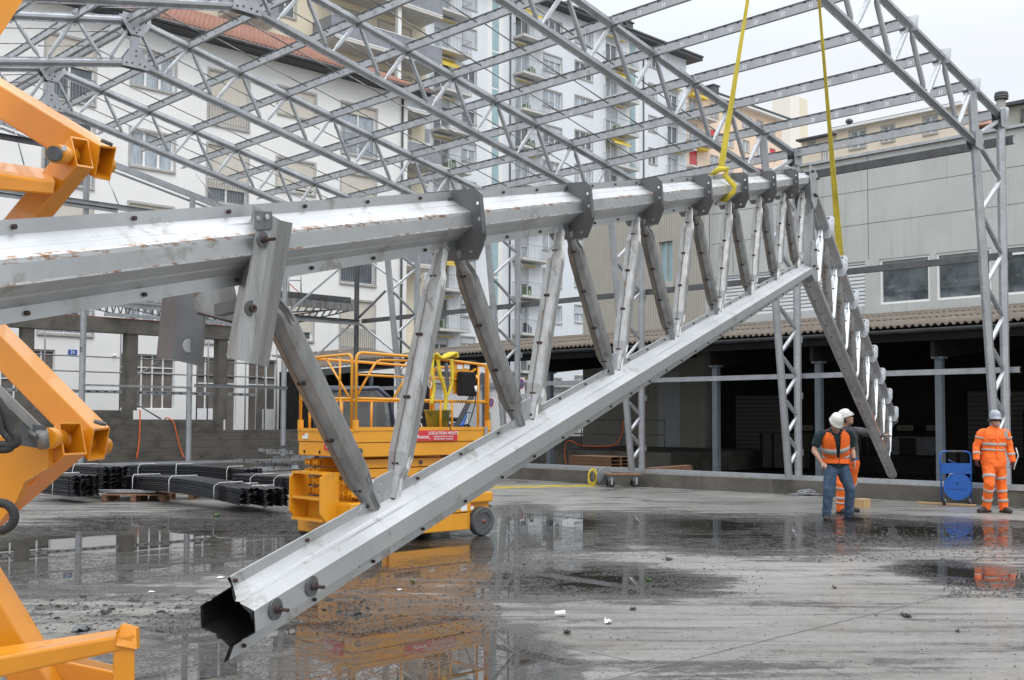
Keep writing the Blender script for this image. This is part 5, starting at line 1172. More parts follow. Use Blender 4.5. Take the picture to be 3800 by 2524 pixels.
for pts,r in (([(-20,1470),(20,1530),(40,1590),(62,1625),(55,1650),(-10,1650)],.013),([(-25,1490),(0,1545),(12,1600),(40,1635),(35,1665),(-20,1668)],.013),([(-15,1865),(25,1872),(50,1900),(50,1935),(25,1962),(-20,1972)],.015)):
    mb=MB(); P=[PC(x,y,D1-.38) for x,y in pts]; sm=[]
    for i in range(len(P)-1):
        p0=P[max(i-1,0)];p1=P[i];p2=P[i+1];p3=P[min(i+2,len(P)-1)]
        for k in range(6):
            t=k/6; sm.append(.5*((2*p1)+(p2-p0)*t+(2*p0-5*p1+4*p2-p3)*t*t+(3*p1-p0-3*p2+p3)*t**3))
    sm.append(P[-1]); mb.tube(sm,r,10); mb.tube([sm[len(sm)//2]-Vector((0,0,.001)),sm[len(sm)//2]+(sm[len(sm)//2+1]-sm[len(sm)//2])*.4],r*1.12,10,1); mb.build('hydraulic_hose',['tyre','rubber'],ns)
# base: diagonal box arms and the step frame near the ground
D2=3.7
def solid(l0,l1,name='base_arm',mt='yellowwet',bev=.008):
    mb=MB(); qtube(mb,pq(l0),pq(l1),.1,False); o=mb.build(name,mt,ns); b=o.modifiers.new('b','BEVEL'); b.width=bev; b.segments=2; return o
solid([(-360,1640,D2),(-300,1600,D2+.12),(-360,1790,D2+.12),(-420,1830,D2)],[(190,2545,D2),(262,2525,D2+.08),(200,2640,D2+.08),(110,2660,D2)],'base_arm')
solid([(-330,2330,D2+.05),(-330,2290,D2+.3),(-330,2370,D2+.3),(-330,2420,D2+.05)],[(455,2500,D2+.05),(470,2478,D2+.25),(470,2530,D2+.25),(455,2570,D2+.05)],'base_arm')
D3=3.45
solid([(-420,2515,D3),(-420,2460,D3+.12),(-420,2560,D3+.12),(-420,2610,D3)],[(487,2352,D3),(500,2325,D3+.1),(500,2385,D3+.1),(487,2408,D3)],'step_frame')
solid([(420,2395,D3+.005),(500,2360,D3+.005),(500,2360,D3+.08),(420,2395,D3+.08)],[(418,2700,D3+.0),(500,2700,D3+.0),(500,2700,D3+.08),(418,2700,D3+.08)],'step_frame')
mb=MB(); q=pq([(430,2348,D3-.01),(450,2318,D3+.02),(505,2333,D3+.02),(508,2410,D3-.01),(430,2395,D3-.01)]); r_=[v+_f0*.03 for v in q]; n=len(q)
mb.add(q+r_,[tuple(range(n)),tuple(range(2*n-1,n-1,-1))]+[(i,(i+1)%n,(i+1)%n+n,i+n) for i in range(n)]); mb.build('corner_plate','yellowwet',ns)
# chassis below, mostly outside the picture
c=PC(-500,2300,3.9); R=Matrix.Rotation(-CA,3,'Z'); mb=MB(); mb.box((c.x,c.y,.42),(1.9,.75,.3),0,R); mb.build('chassis','yellow',ns)
for sx in (-.75,.75):
    mb=MB(); w_=R@Vector((sx,-.36,0)); mb.lathe((c.x+w_.x,c.y+w_.y,.26),[(.1,-.06),(.26,-.06),(.26,.06),(.1,.06)],20,0,R@Matrix.Rotation(PI/2,3,'X'),caps=True); mb.build('wheel','rubber',ns)
# ================================================================== middle scissor lift
LX,LY=8.23,11.25; LL,LW=2.32,1.24
ml=thing('yellow_scissor_lift','lowered yellow scissor lift with folded guardrail cage standing in the puddle','scissor lift',(LX,LY,0))
def lp(a,b,z): return Vector((LX+a,LY+b,z))
def lb(name,a0,a1,b0,b1,z0,z1,mt='yellow',par=None,bev=.012):
    mb=MB(); mb.bb(lp(a0,b0,z0),lp(a1,b1,z1)); o=mb.build(name,mt,par or ml)
    if bev: m_=o.modifiers.new('b','BEVEL'); m_.width=bev; m_.segments=2
    return o
dk_=lb('platform_deck',0,LL,0,LW,1.12,1.30); 
lb('deck_edge',-.01,LL+.01,-.01,LW+.01,1.305,1.47,par=dk_,bev=.006)
mb=MB(); mb.bb(lp(0,-.02,1.455),lp(LL,.03,1.50)); mb.bb(lp(-.02,0,1.44),lp(.03,LW,1.48)); mb.build('deck_lip','yellow',dk_)
# red panels with white lettering
def signp(a0,a1,z0,z1,face):
    mb=MB()
    if face=='s': mb.bb(lp(a0,-.024,z0),lp(a1,-.012,z1))
    else: mb.bb(lp(-.024,a0,z0),lp(-.012,a1,z1))
    return mb.build('sign_panel','red',ml)
f=signp(.82,1.70,1.315,1.455,'s')
text('sign_lettering','LOCATION-VENTE',.062,lp(1.45,-.028,1.415),X_,Z_,'letter',f); text('sign_lettering','nacelles-ponts roulants-mini grues',.026,lp(1.45,-.028,1.373),X_,Z_,'letter',f); text('sign_lettering','027 767 38 38 - almaces.ch',.030,lp(1.45,-.028,1.340),X_,Z_,'letter',f)
text('sign_lettering','almaces',.075,lp(1.07,-.028,1.37),X_,Z_,'letter',f,shear=.35); text('sign_lettering','sa',.03,lp(1.21,-.028,1.345),X_,Z_,'letter',f)
f=signp(.18,.62,1.20,1.36,'w'); text('sign_lettering','@lm',.11,lp(-.028,.47,1.28),(0,-1,0),Z_,'letter',f,shear=.2)
mb=MB(); mb.bb(lp(-.022,1.0,1.34),lp(-.012,1.12,1.41)); mb.build('decal','white',ml)
for b_ in (.18,.75,1.1): mb=MB(); mb.tube([lp(-.004,b_,1.17),lp(.0015,b_,1.17)],.022,12); mb.build('rivet_hole','black',ml)
mb=MB(); mb.tube([lp(.08,-.03,1.20),lp(.08,.0,1.20)],.035,14); mb.build('lashing_eye','darksteel',ml)
# scissor stack: long flat box beams with pins
for i in range(4):
    z=.60+i*.125
    for b_ in (.14,.32,.92,1.10):
        lb('scissor_beam',.10+.03*(i%2),LL-.14,b_-.035,b_+.035,z,z+.112,'yellow',bev=.006)
    for a in (.12,1.16,2.08):
        for b_ in ((.10,.36) if a<.5 else (.098,)): 
            mb=MB(); mb.tube([lp(a,b_-.012,z+.056),lp(a,b_+.03,z+.056)],.026,12,0); mb.tube([lp(a,b_-.016,z+.056),lp(a,b_-.012,z+.056)],.016,10,1); mb.build('pivot_pin',['darksteel','rubber'],ml)
    for b_ in (.14,.32,.92,1.10):   # hollow beam ends and bearing blocks at the near end
        mb=MB(); mb.bb(lp(.085,b_-.03,z+.012),lp(.10,b_+.03,z+.10)); mb.build('beam_end','rust' if False else 'black',ml)
        mb=MB(); mb.bb(lp(.04,b_-.045,z+.02),lp(.10,b_-.028,z+.10)); mb.bb(lp(.04,b_+.028,z+.02),lp(.10,b_+.045,z+.10)); mb.bb(lp(.05,b_-.03,z+.045),lp(.09,b_+.03,z+.065)); mb.build('bearing_block','yellow',ml)
lb('lift_cylinder_cover',.3,LL-.5,.45,.8,.55,.75)
base=lb('chassis',-.02,LL+.02,.02,LW-.02,.12,.55,bev=.02)
lb('chassis_skirt',.55,LL-.38,-.03,.02,.10,.33,par=base); lb('side_tray',.40,LL-.38,-.045,.0,.34,.53,par=base,bev=.015)
lb('battery_door',-.045,-.022,.10,.95,.20,.52,par=base,bev=.006)
lb('wheel_arch',LL-.40,LL+.03,-.05,.1,.46,.60,par=base,bev=.02)
for b_ in (.5,): mb=MB(); mb.tube([lp(-.06,b_,.36),lp(-.045,b_,.36)],.02,10); mb.build('latch','darksteel',base)
# wheels
def wheel(a,b,r=.20,wd=.13):
    Rx=Matrix.Rotation(PI/2,3,'X'); mb=MB(); mb.lathe(lp(a,b,r),[(r*.62,-wd/2),(r*.93,-wd/2),(r,-wd/2+.02),(r,wd/2-.02),(r*.93,wd/2),(r*.62,wd/2),(r*.62,-wd/2)],28,0,Rx); f=mb.build('wheel','rubber',ml)
    mb=MB(); mb.lathe(lp(a,b,r),[(.001,-.03),(r*.2,-.035),(r*.25,-.01),(r*.58,-.02),(r*.66,-.055),(r*.66,.05),(.001,.05)][::1],24,0,Rx.transposed() if False else Rx); mb.build('rim','rubber',f)
    mb=MB(); mb.lathe(lp(a,b,r),[(.001,.075),(.022,.07),(.03,.05),(.03,0)],12,0,Rx); mb.build('hub','rust',f)
wheel(LL-.17,-.02); wheel(LL-.17,LW+.02); wheel(.22,-.0); wheel(.22,LW)
mb=MB(); mb.bb(lp(LL-.44,-.03,.12),lp(LL-.39,.04,.5)); mb.build('wheel_guard','yellow',ml)
# ladder at the near end
lad=thing('x','x','x'); bpy.data.objects.remove(lad)
mb=MB()
for b_ in (.30,.98): mb.add([lp(-.20,b_-.012,.30),lp(-.30,b_-.012,.42),lp(-.30,b_-.012,.86),lp(-.20,b_-.012,.93),lp(-.20,b_+.012,.30),lp(-.30,b_+.012,.42),lp(-.30,b_+.012,.86),lp(-.20,b_+.012,.93)] ,[(0,1,2,3),(7,6,5,4),(0,4,5,1),(1,5,6,2),(2,6,7,3),(3,7,4,0)])
for b_ in (.30,.98): mb.bb(lp(-.2,b_-.012,.30),lp(-.02,b_+.012,.93))
for z in (.31,.58,.90): mb.bb(lp(-.28,.31,z),lp(-.10,.97,z+.03))
mb.build('ladder','yellow',ml)
lb('control_box',-.16,-.03,1.02,1.2,.50,.66,'darksteel')
# guard rails
def rl(pts,r=.019,name='guardrail',closed=False):
    """bent tube with rounded corners"""
    P=[lp(*p) for p in pts]; out=[P[0]]
    for i in range(1,len(P)-1):
        a,b,c=P[i-1],P[i],P[i+1]; u=(a-b).normalized();v=(c-b).normalized(); rr=min(.10,(a-b).length/2,(c-b).length/2)
        for k in range(7): t=k/6; out.append((b+u*rr)*(1-t)**2+b*2*t*(1-t)+(b+v*rr)*t*t)
    out.append(P[-1]); mb=MB(); mb.tube(out,r,8); return mb.build(name,'yellow',ml)
zt,zm,zc=2.42,2.10,1.86
zd=1.47
# near long side: two hooped sections
rl([(.02,-.0,zd),(.02,-.0,zt+.02),(LL*.50,0,zt),(LL-.03,0,zt-.06),(LL-.03,0,zd)])
rl([(.02,0,zc),(LL-.03,0,zc-.02)]); rl([(.04,.02,zc+.02),(.36,.02,zt-.06),(LL*.5,.02,zt-.05)],.016); rl([(.05,0,zm+.06),(.85,0,zm+.05)],.014)
rl([(.62,.01,zc),(.98,.01,zt-.05)],.016)
for a in (.78,1.42,1.62): rl([(a,0,zd),(a,0,zc)],.018)
rl([(LL-.22,.0,zd),(LL-.22,.0,zt-.1)],.018)
rl([(1.15,.02,zm+.06),(1.75,.02,zm+.04),(LL-.25,.02,zt-.12)],.018)
# far long side
rl([(.02,LW,zd),(.02,LW,zt),(LL-.03,LW,zt-.05),(LL-.03,LW,zd)]); rl([(.02,LW,zc),(LL-.03,LW,zc)],.016)
for a in (.6,1.2,1.8): rl([(a,LW,zd),(a,LW,zc)],.016)
# near short end with folded gate
rl([(0,.06,zd),(0,.06,zt-.0),(0,LW-.04,zt-.02),(0,LW-.04,zd)]); rl([(0,.06,zc+.0),(0,LW-.04,zc)]); rl([(0,.32,zc),(0,.32,zt-.01)],.015)
rl([(0,.12,zc+.02),(0,.62,zt-.04)],.014); rl([(0,.28,zd),(0,.28,zc)],.022); rl([(0,LW-.25,zd),(0,LW-.25,zc)],.018)
rl([(LL-.02,.05,zd),(LL-.02,.05,zt-.06),(LL-.02,LW-.05,zt-.06),(LL-.02,LW-.05,zd)]); rl([(LL-.02,.05,zc),(LL-.02,LW-.05,zc)],.016)
for a,b in ((.02,0),(LL-.03,0),(0,LW-.04),(0,.28)): mb=MB(); mb.bb(lp(a-.028,b-.028,zd-.02),lp(a+.028,b+.028,zd+.12)); mb.build('rail_socket','yellow',ml)
mb=MB(); mb.bb(lp(LL-.12,-.035,1.28),lp(LL-.07,-.012,1.50)); mb.build('hinge_plate','galv',ml)
# control station with stickers, socket and cable
lb('control_panel_mount',1.66,1.96,.02,.05,1.95,2.40); cbx=lb('control_station',1.68,1.95,-.13,-.02,1.92,2.25,'black',bev=.02)
for a,c in ((1.72,2.30),(1.85,2.31)): mb=MB(); mb.bb(lp(a,.012,c-.01),lp(a+.10,.018,c+.075)); mb.bb(lp(a,.008,c+.05),lp(a+.10,.0115,c+.075),1); mb.build('warning_sticker',['white','hoseo'],ml)
lb('control_cover',1.93,2.12,.03,.07,2.08,2.42,'black')
mb=MB(); mb.tube([lp(1.92,-.14,2.06),lp(1.93,-.15,1.98)],.02,8); mb.build('power_plug','white',ml)
mb=MB(); mb.tube([lp(1.93,-.15,1.98),lp(1.93,-.12,1.8),lp(1.87,-.1,1.6),lp(1.85,-.05,1.5)],.008,6); mb.build('cable','tyre',ml)
mb=MB(); mb.tube([lp(2.02,-.0,2.16),lp(2.02,-.05,2.20)],.03,10); mb.build('toggle','yellow',ml)
# bucket and harness on / over the lift
bk=thing('bucket','olive plastic bucket standing on the lift platform behind the rail','bucket',tuple(lp(1.50,.16,1.47)))
mb=MB(); mb.lathe(lp(1.5,.16,1.475),[(.001,0),(.135,0),(.175,.235),(.19,.24),(.19,.255),(.168,.25),(.128,.02),(.001,.02)],24); mb.build('shell','bucket',bk)
mb=MB(); mb.tube([lp(1.31,.16,1.70)]+[lp(1.5-.19*math.cos(PI*k/8),.16-.05,1.70-.10*math.sin(PI*k/8)) for k in range(1,8)]+[lp(1.69,.16,1.70)],.006,6); mb.build('handle','bolt',bk)
ha=thing('safety_harness','yellow fall-arrest harness slung over the top rail above the bucket','harness',tuple(lp(1.4,-.03,2.0)))
def strap(pts,w,th,name='strap',mt='sling'):
    P=[lp(*p) for p in pts]; out=[]
    for i in range(len(P)-1):
        p0=P[max(i-1,0)];p1=P[i];p2=P[i+1];p3=P[min(i+2,len(P)-1)]
        for k in range(5): t=k/5; out.append(.5*((2*p1)+(p2-p0)*t+(2*p0-5*p1+4*p2-p3)*t*t+(3*p1-p0-3*p2+p3)*t**3))
    out.append(P[-1]); secs=[]
    for i,p in enumerate(out):
        d=(out[min(i+1,len(out)-1)]-out[max(i-1,0)]).normalized(); an=.5*math.sin(i*.5); s_=(_r*math.cos(an)+_f0*math.sin(an)); s_=(s_-d*s_.dot(d)).normalized(); n_=d.cross(s_)
        secs.append([p+s_*w/2+n_*th/2,p-s_*w/2+n_*th/2,p-s_*w/2-n_*th/2,p+s_*w/2-n_*th/2])
    mb=MB(); mb.loft(secs,0,True,True); return mb.build(name,mt,ha)
ysl=mat('bright_yellow_webbing',(.74,.56,.03),(.58,.43,.03),rough=.6,scale=12,bump=.3); M['ysl']=ysl
strap([(1.20,-.03,2.40),(1.26,-.05,2.47),(1.36,-.06,2.42),(1.48,-.07,2.46),(1.62,-.05,2.50),(1.66,-.04,2.44)],.075,.03,'shoulder_pad','ysl')
strap([(1.24,-.04,2.40),(1.22,-.05,2.2),(1.25,-.06,2.02),(1.20,-.06,1.80)],.045,.02,'strap','ysl'); strap([(1.32,-.05,2.40),(1.36,-.05,2.2),(1.42,-.06,2.05),(1.46,-.06,1.86),(1.44,-.06,1.72)],.05,.02,'strap','ysl')
strap([(1.56,-.05,2.42),(1.57,-.06,2.2),(1.55,-.06,2.05),(1.47,-.06,1.92)],.045,.02,'strap','ysl'); strap([(1.46,-.06,2.36),(1.47,-.07,2.1),(1.46,-.07,1.98)],.05,.01,'strap','darksteel'); strap([(1.46,-.06,1.75),(1.46,-.1,1.60),(1.50,-.12,1.45)],.012,.008,'lanyard','tyre')
mb=MB(); mb.tube([lp(1.18,-.06,2.1)+Vector((.03*math.cos(t),0,.09*math.sin(t))) for t in [2*PI*i/14 for i in range(15)]],.008,6); mb.build('snap_hook','galvshiny',ha)
# ================================================================== forklift behind the lift
fk=thing('forklift','dark forklift with closed glazed cab and tall black mast behind the yellow lift','forklift',(11.3,15.4,0))
fc=Vector((11.35,15.3,0)); fr_=Matrix.Rotation(-.55,3,'Z')
def fp(a,b,z): return fc+fr_@Vector((a,b,z))
def fbx(name,a0,a1,b0,b1,z0,z1,mt,bev=.03,par=None):
    mb=MB(); mb.box(fp((a0+a1)/2,(b0+b1)/2,(z0+z1)/2),(a1-a0,b1-b0,z1-z0),0,fr_); o=mb.build(name,mt,par or fk)
    if bev: m_=o.modifiers.new('b','BEVEL'); m_.width=bev; m_.segments=3
    return o
fbx('body',-.85,.55,-.5,.5,.3,1.0,'carbody',.06); fbx('counterweight',-.95,-.70,-.45,.45,.35,1.0,'darksteel',.1)
# cab: pillars, roof, glass
mb=MB()
prf=[(-.78,1.0),(-.74,1.85),(-.62,2.08),(.22,2.12),(.42,1.95),(.55,1.0)]
for b_ in (-.48,.48):
    mb.tube([fp(a,b_,z) for a,z in prf],.04,8)
cabf=mb.build('cab_frame','carbody',fk)
mb=MB(); mb.box(fp(-.2,0,2.12),(.95,1.0,.07),0,fr_); o=mb.build('cab_roof','carbody',fk); m_=o.modifiers.new('b','BEVEL'); m_.width=.05; m_.segments=3
mb=MB(); mb.add([fp(-.75,-.47,1.0),fp(.52,-.47,1.0),fp(.40,-.47,1.95),fp(.2,-.47,2.1),fp(-.60,-.47,2.06),fp(-.72,-.47,1.85)],[(0,1,2,3,4,5)]); mb.add([fp(.53,-.45,1.0),fp(.53,.45,1.0),fp(.40,.45,1.96),fp(.40,-.45,1.96)],[(0,1,2,3)])
gm_=bpy.data.materials.new('clear_cab_glass'); gm_.use_nodes=True; b_=gm_.node_tree.nodes['Principled BSDF']; b_.inputs['Base Color'].default_value=(.75,.8,.8,1); b_.inputs['Transmission Weight'].default_value=.75; b_.inputs['Roughness'].default_value=.02; b_.inputs['Alpha'].default_value=.55; M['cabglass']=gm_
mb.build('cab_glass','cabglass',fk)
fbx('seat',-.55,-.1,-.25,.25,1.0,1.15,'tyre',.04); fbx('seat_back',-.6,-.48,-.22,.22,1.1,1.65,'tyre',.04); fbx('dashboard',.25,.5,-.4,.4,.95,1.25,'black',.03)
mb=MB(); mb.tube([fp(.28,-.0,1.25),fp(.1,0,1.42)],.02,8); mb.lathe(fp(.08,0,1.43),[(.15,0),(.17,.015),(.15,.03)],16,0,fr_@Matrix.Rotation(-.7,3,'Y')); mb.build('steering_wheel','tyre',fk)
for b_ in (-.38,.38): fbx('mast_rail',.98,1.10,b_-.06,b_+.06,.1,2.0,'black',.01)
fbx('mast_crossbar',1.0,1.08,-.4,.4,1.75,1.85,'black',.01); fbx('mast_panel',.80,.86,-.46,-.16,1.0,1.78,'black',.01)
for b_ in (-.3,.3): fbx('fork',1.1,2.2,b_-.05,b_+.05,.1,.14,'darksteel',.01)
fbx('fork_carriage',1.1,1.15,-.5,.5,.2,.7,'darksteel',.01)
pp=PC(1553,1533,18.0); text('brand_lettering','TOYOTA',.21,pp,(0,0,1),-_r,'letter',fk); 
mb=MB(); mb.plate([(-.14,-.55),(.26,-.55),(.26,.45),(-.14,.45)],[],pp+_f0*.02,_r,Z_,.03); mb.build('mast_cover','black',fk)
for a in (-.8,.45):
    for b_ in (-.52,.52): mb=MB(); mb.lathe(fp(a,b_,.3),[(.12,-.1),(.3,-.09),(.3,.09),(.12,.1)],20,0,fr_@Matrix.Rotation(PI/2,3,'X'),caps=True); mb.build('wheel','tyre',fk)
# dark diagonal prop beyond the cage
mb=MB(); mb.beam(PC(1690,1590,21),PC(1795,1385,21),.09,.09); mb.beam(PC(1795,1385,21),PC(1795,1700,21),.06,.06); mb.beam(PC(1690,1590,21),Vector((PC(1640,1700,21).x,PC(1640,1700,21).y,0)),.09,.09); tag(mb.build('raking_prop','darksteel'),'dark diagonal steel prop standing behind the control box of the lift','prop')

# decals, welds and grime on the two lifts
for (a0,a1,z0,z1) in ((1.20,1.29,.36,.43),(1.75,1.86,.36,.47),(1.93,1.98,.37,.44)): 
    mb=MB(); mb.bb(lp(a0,-.049,z0),lp(a1,-.0455,z1)); mb.bb(lp(a0,-.051,z1-.02),lp(a1,-.0492,z1),1); mb.build('warning_sticker',['white','red'],ml)
mb=MB(); mb.bb(lp(-.024,1.02,1.34),lp(-.012,1.12,1.41)); mb.bb(lp(-.026,1.06,1.385),lp(-.0241,1.12,1.41),1); mb.build('warning_sticker',['white','hoseo'],ml)
mb=MB(); mb.bb(lp(.62,-.049,.37),lp(1.05,-.0455,.46)); mb.build('vent_slot','black',ml)
# ================================================================== clutter on the slab
# ---- bundles of black plastic profiles
def bundle(name,label,A,B,wd,hh,seed,group='bundles of black profiles',cat='bundle',bands=3,sag=.0):
    A=Vector(A);B=Vector(B); t=thing(name,label,cat,tuple(A),0,group); d,s_,u=basis(B-A); rn=random.Random(seed); L=(B-A).length
    n=max(3,int(wd/.12)); mb=MB(); layers=max(2,int(hh/.034))
    for j in range(layers):
        for i in range(n):
            off=(i-(n-1)/2)*wd/n+rn.uniform(-.006,.006); z=.016+j*hh/layers; e0=rn.uniform(0,.07)+.05*(j%3); e1=rn.uniform(0,.07)+.05*(i%2)
            r=.058; k=6; pr=[(off+r*math.cos(PI*q/k),z+.042*math.sin(PI*q/k)) for q in range(k+1)]; pr+=[(a*1.0-(a-off)*.12,b-.006) for a,b in reversed(pr)]
            K=7; P=[A+d*(e0+(L-e0-e1)*q/K)-Vector((0,0,sag*math.sin(PI*q/K))) for q in range(K+1)]
            for q in range(K): mb.prof(P[q],P[q+1],pr,s_,Z_,0,caps=(q in (0,K-1)),smooth=True)
    mb.build('profile_stack','plastic',t)
    for b in range(bands):
        f=(b+.6+rn.uniform(-.25,.25))/(bands+.2); c=A+d*L*f-Vector((0,0,sag*math.sin(PI*f))); mb=MB(); w=wd/2+.035; h=hh+.035
        mb.tube([c-s_*w+Z_*.0,c-s_*w+Z_*h*.8,c-s_*w*.8+Z_*h,c+s_*w*.8+Z_*h+d*rn.uniform(-.1,.1),c+s_*w+Z_*h*.8,c+s_*w],.007,6); 
        mb.tube([c-s_*w+Z_*h*.8,c-s_*(w+.03)+Z_*h*.9+d*.08,c-s_*(w+.05)+Z_*h*.5+d*.12],.006,5); mb.build('white_tie','white',t)
    return t
def gp(t,x,y,z=0): return G(*S(t,x,y),z)
bl=[('c1',(820,270),(1752,372),.55,.30,'long bowed black bundle in front, on a pallet, left of the lift',.10),
    ('c1',(900,215),(1752,250),.50,.42,'long black bundle behind the bowed one, by the gable kerb',.05),
    ('c1',(330,285),(600,315),.5,.42,'short black bundle at the far left, lower of the pair by the yellow arm',0),
    ('c1',(470,255),(800,290),.5,.55,'tall short black bundle with ragged ends left of the pallet',0)]
for i,(t,a,b,wd,h,lab,sg) in enumerate(bl):
    A=gp(t,*a,.12);B=gp(t,*b,.12); bundle('profile_bundle',lab,A,B,wd,h*.92,i,sag=-sg,bands=3 if i<2 else 1)
A=gp('c2',-150,330,.1);B=gp('c2',150,385,.1); bundle('profile_bundle','short black bundle with a red and white tag lying left of the lift ladder',A,B,.4,.30,9,bands=2)
A=gp('c2',-100,270,.1);B=gp('c2',330,300,.1); bundle('profile_bundle','glossy black bundle directly behind the lift ladder',A,B,.6,.34,12,bands=2)
p=gp('c2',62,400,.0); tg=MB(); tg.box(p+Vector((0,0,.22)),(.06,.012,.40),0,Matrix.Rotation(-CA,3,'Z')); tg.box(p+Vector((0,-.0,.22))-_f0*.008,(.062,.004,.10),1,Matrix.Rotation(-CA,3,'Z')@Matrix.Rotation(.6,3,'Y')); tag(tg.build('marker_tag',['white','red']),'red and white striped marker tag hanging on the black bundle end','tag')
# pallets
def pallet(loc,rz,label,mt='woodbrown',L=1.2,Wd=.8):
    t=thing('pallet',label,'pallet',tuple(loc),rz,'timber pallets')
    for i in range(5):
        y=-Wd/2+.05+i*(Wd-.1)/4; mb=MB(); mb.box((0,y,.133),(L,.10,.02)); o=mb.build('deck_board',mt); o.parent=t
    for x in (-L/2+.05,0,L/2-.05):
        mb=MB(); mb.box((x,0,.112),(.10,Wd,.02)); o=mb.build('cross_board',mt); o.parent=t
        for y in (-Wd/2+.05,0,Wd/2-.05):
            mb=MB(); mb.box((x,y,.061),(.10,.12,.078)); o=mb.build('block',mt); o.parent=t
        mb=MB(); mb.box((x,0,.011),(.10,Wd,.02)); o=mb.build('base_board',mt); o.parent=t
    return t
pa=gp('c1',960,345); pa1=gp('c1',745,350); pa2=gp('c1',1215,350)
ang=math.atan2(pa2.y-pa1.y,pa2.x-pa1.x)
pallet((pa.x+.1,pa.y+.25,0),ang,'brown timber pallet with coiled scrap on it beside the puddle')
q=gp('c1',1400,330); pallet((q.x,q.y+.4,0),ang+.05,'brown timber pallet under the long bowed black bundle',L=1.6)
# tangle of bars on the pallet
rn=random.Random(3); mb=MB(); c=gp('c1',1075,320,.16); c=Vector((pa.x+.33,pa.y+.12,.15))
for i in range(46):
    a=rn.uniform(0,PI); r=rn.uniform(.05,.28); z=rn.uniform(.01,.12)*(1-r*1.2); p0=c+Vector((math.cos(a)*r-.0,math.sin(a)*r*.6,z)); b=a+rn.uniform(-.8,.8)+PI; mb.tube([p0,c+Vector((0,0,z+.04)),c+Vector((math.cos(b)*r,math.sin(b)*r*.6,z))],.008,4)
tag(mb.build('scrap_wire_heap','darksteel'),'dark tangled heap of scrap wire on the front pallet','wire heap')
mb=MB(); a0=Vector((pa.x-.5,pa.y+.35,.17)); R=Matrix.Rotation(ang,3,'Z')
for i in range(4): mb.box(a0+Vector((.35,i*.07-.1,.02+.0*i)),(1.1,.05,.05),0,R)
tag(mb.build('metal_sections','galv'),'short grey metal sections lying at the back of the front pallet','metal sections')
# heap of dismantled steel by the gable
rn=random.Random(8); c=PY(1150,1730,26.0); c=Vector((16.1,24.6,0)); c=G(1090,1765,0); hp=thing('scrap_steel_stack','stack of bolted grey steel plates and angles behind the black bundles','scrap stack',(c.x,c.y,0))
for i in range(16):
    mb=MB(); x=c.x+rn.uniform(-1.0,1.3); y=c.y+rn.uniform(-.5,.6); z=.12+.045*i*.9+rn.uniform(0,.05); R=Matrix.Rotation(rn.uniform(-.35,.35),3,'Z')@Matrix.Rotation(rn.uniform(-.12,.12),3,'Y'); L=rn.uniform(.5,1.6); mb.box((x,y,z),(L,rn.uniform(.05,.22),.012),0,R); mb.box(Vector((x,y,z))+R@Vector((0,.08,.04)),(L,.012,.09),0,R)
    for q in range(3): mb.tube([Vector((x,y,z))+R@Vector((-L/3+q*L/3,0,0)),Vector((x,y,z))+R@Vector((-L/3+q*L/3,0,.10))],.012,6,1)
    mb.build('steel_piece',[['galv','galvrusty','galvshiny','plate'][i%4],'bolt'],hp)
mb=MB(); A=G(*S('c2',170,180),.5); B=G(*S('c2',400,160),.5)
# orange hoses on the retaining wall
def cable(name,label,cat,pts,r,mt,sub=6,grp=None):
    P=[Vector(p) for p in pts]; out=[]
    for i in range(len(P)-1):
        p0=P[max(i-1,0)];p1=P[i];p2=P[i+1];p3=P[min(i+2,len(P)-1)]
        for k in range(sub): t=k/sub; out.append(.5*((2*p1)+(p2-p0)*t+(2*p0-5*p1+4*p2-p3)*t*t+(3*p1-p0-3*p2+p3)*t**3))
    out.append(P[-1]); mb=MB(); mb.tube(out,r,6); return tag(mb.build(name,mt),label,cat,grp)
def py_(t,x,y,Y): return PY(*S(t,x,y),Y)
cable('hose','orange hose hanging straight down the dark retaining wall, left of the pair','hose',[py_('b1',958,1238,31.54),py_('b1',958,1300,31.52),py_('b1',952,1450,31.5),py_('b1',935,1570,31.5)],.022,'hoseo')
cable('hose','orange hose drooping in a curve over the retaining wall beside the gable post','hose',[py_('b1',1128,1300,31.75),py_('b1',1150,1292,31.6),py_('b1',1190,1330,31.5),py_('b1',1215,1430,31.5),py_('b1',1240,1520,31.5),py_('b1',1262,1565,31.4)],.02,'hoseo')
cable('hose','orange hose draped along the handrail of the dark loading platform','hose',[PX(*S('b3',762,1310),26.6),PX(*S('b3',750,1410),26.6),PX(*S('b3',700,1478),26.6),PX(*S('b3',600,1488),26.6),PX(*S('b3',470,1480),26.6),PX(*S('b3',395,1448),26.6),PX(*S('b3',365,1480),26.6),PX(*S('b3',365,1568),26.5),PX(*S('c3',372,90),26.4)],.02,'hoseo')
# ---- cable reel with yellow hose and trolley by the kerb
rp=G(*S('c3',618,240)); t=thing('hose_reel','grey metal reel on a low frame with tangled yellow hose, left of the trolley','reel',tuple(rp))
Rr=Matrix.Rotation(-CA+.5,3,'Z')@Matrix.Rotation(PI/2,3,'X')
for dz in (-.12,.12):
    mb=MB(); mb.lathe(rp+Vector((0,0,.24))+Rr@Vector((0,0,dz*.7)),[(.001,0),(.2,0),(.22,.012),(.22,.0),(.001,-.006)],26,0,Rr); mb.build('reel_disc','galv',t)
mb=MB(); mb.lathe(rp+Vector((0,0,.24)),[(.10,-.08),(.10,.08)],18,0,Rr,caps=True); mb.build('reel_drum','darksteel',t)
mb=MB(); 
for dz in (-.15,.15):
    o_=Rr@Vector((0,0,dz)); a_=Rr@Vector((1,0,0)); mb.tube([rp+o_*.7-a_*.2+Z_*.02,rp+o_*.7+Z_*.26,rp+o_*.7+a_*.2+Z_*.02],.014,6)
mb.build('stand','darksteel',t)
rn=random.Random(5); pts=[]
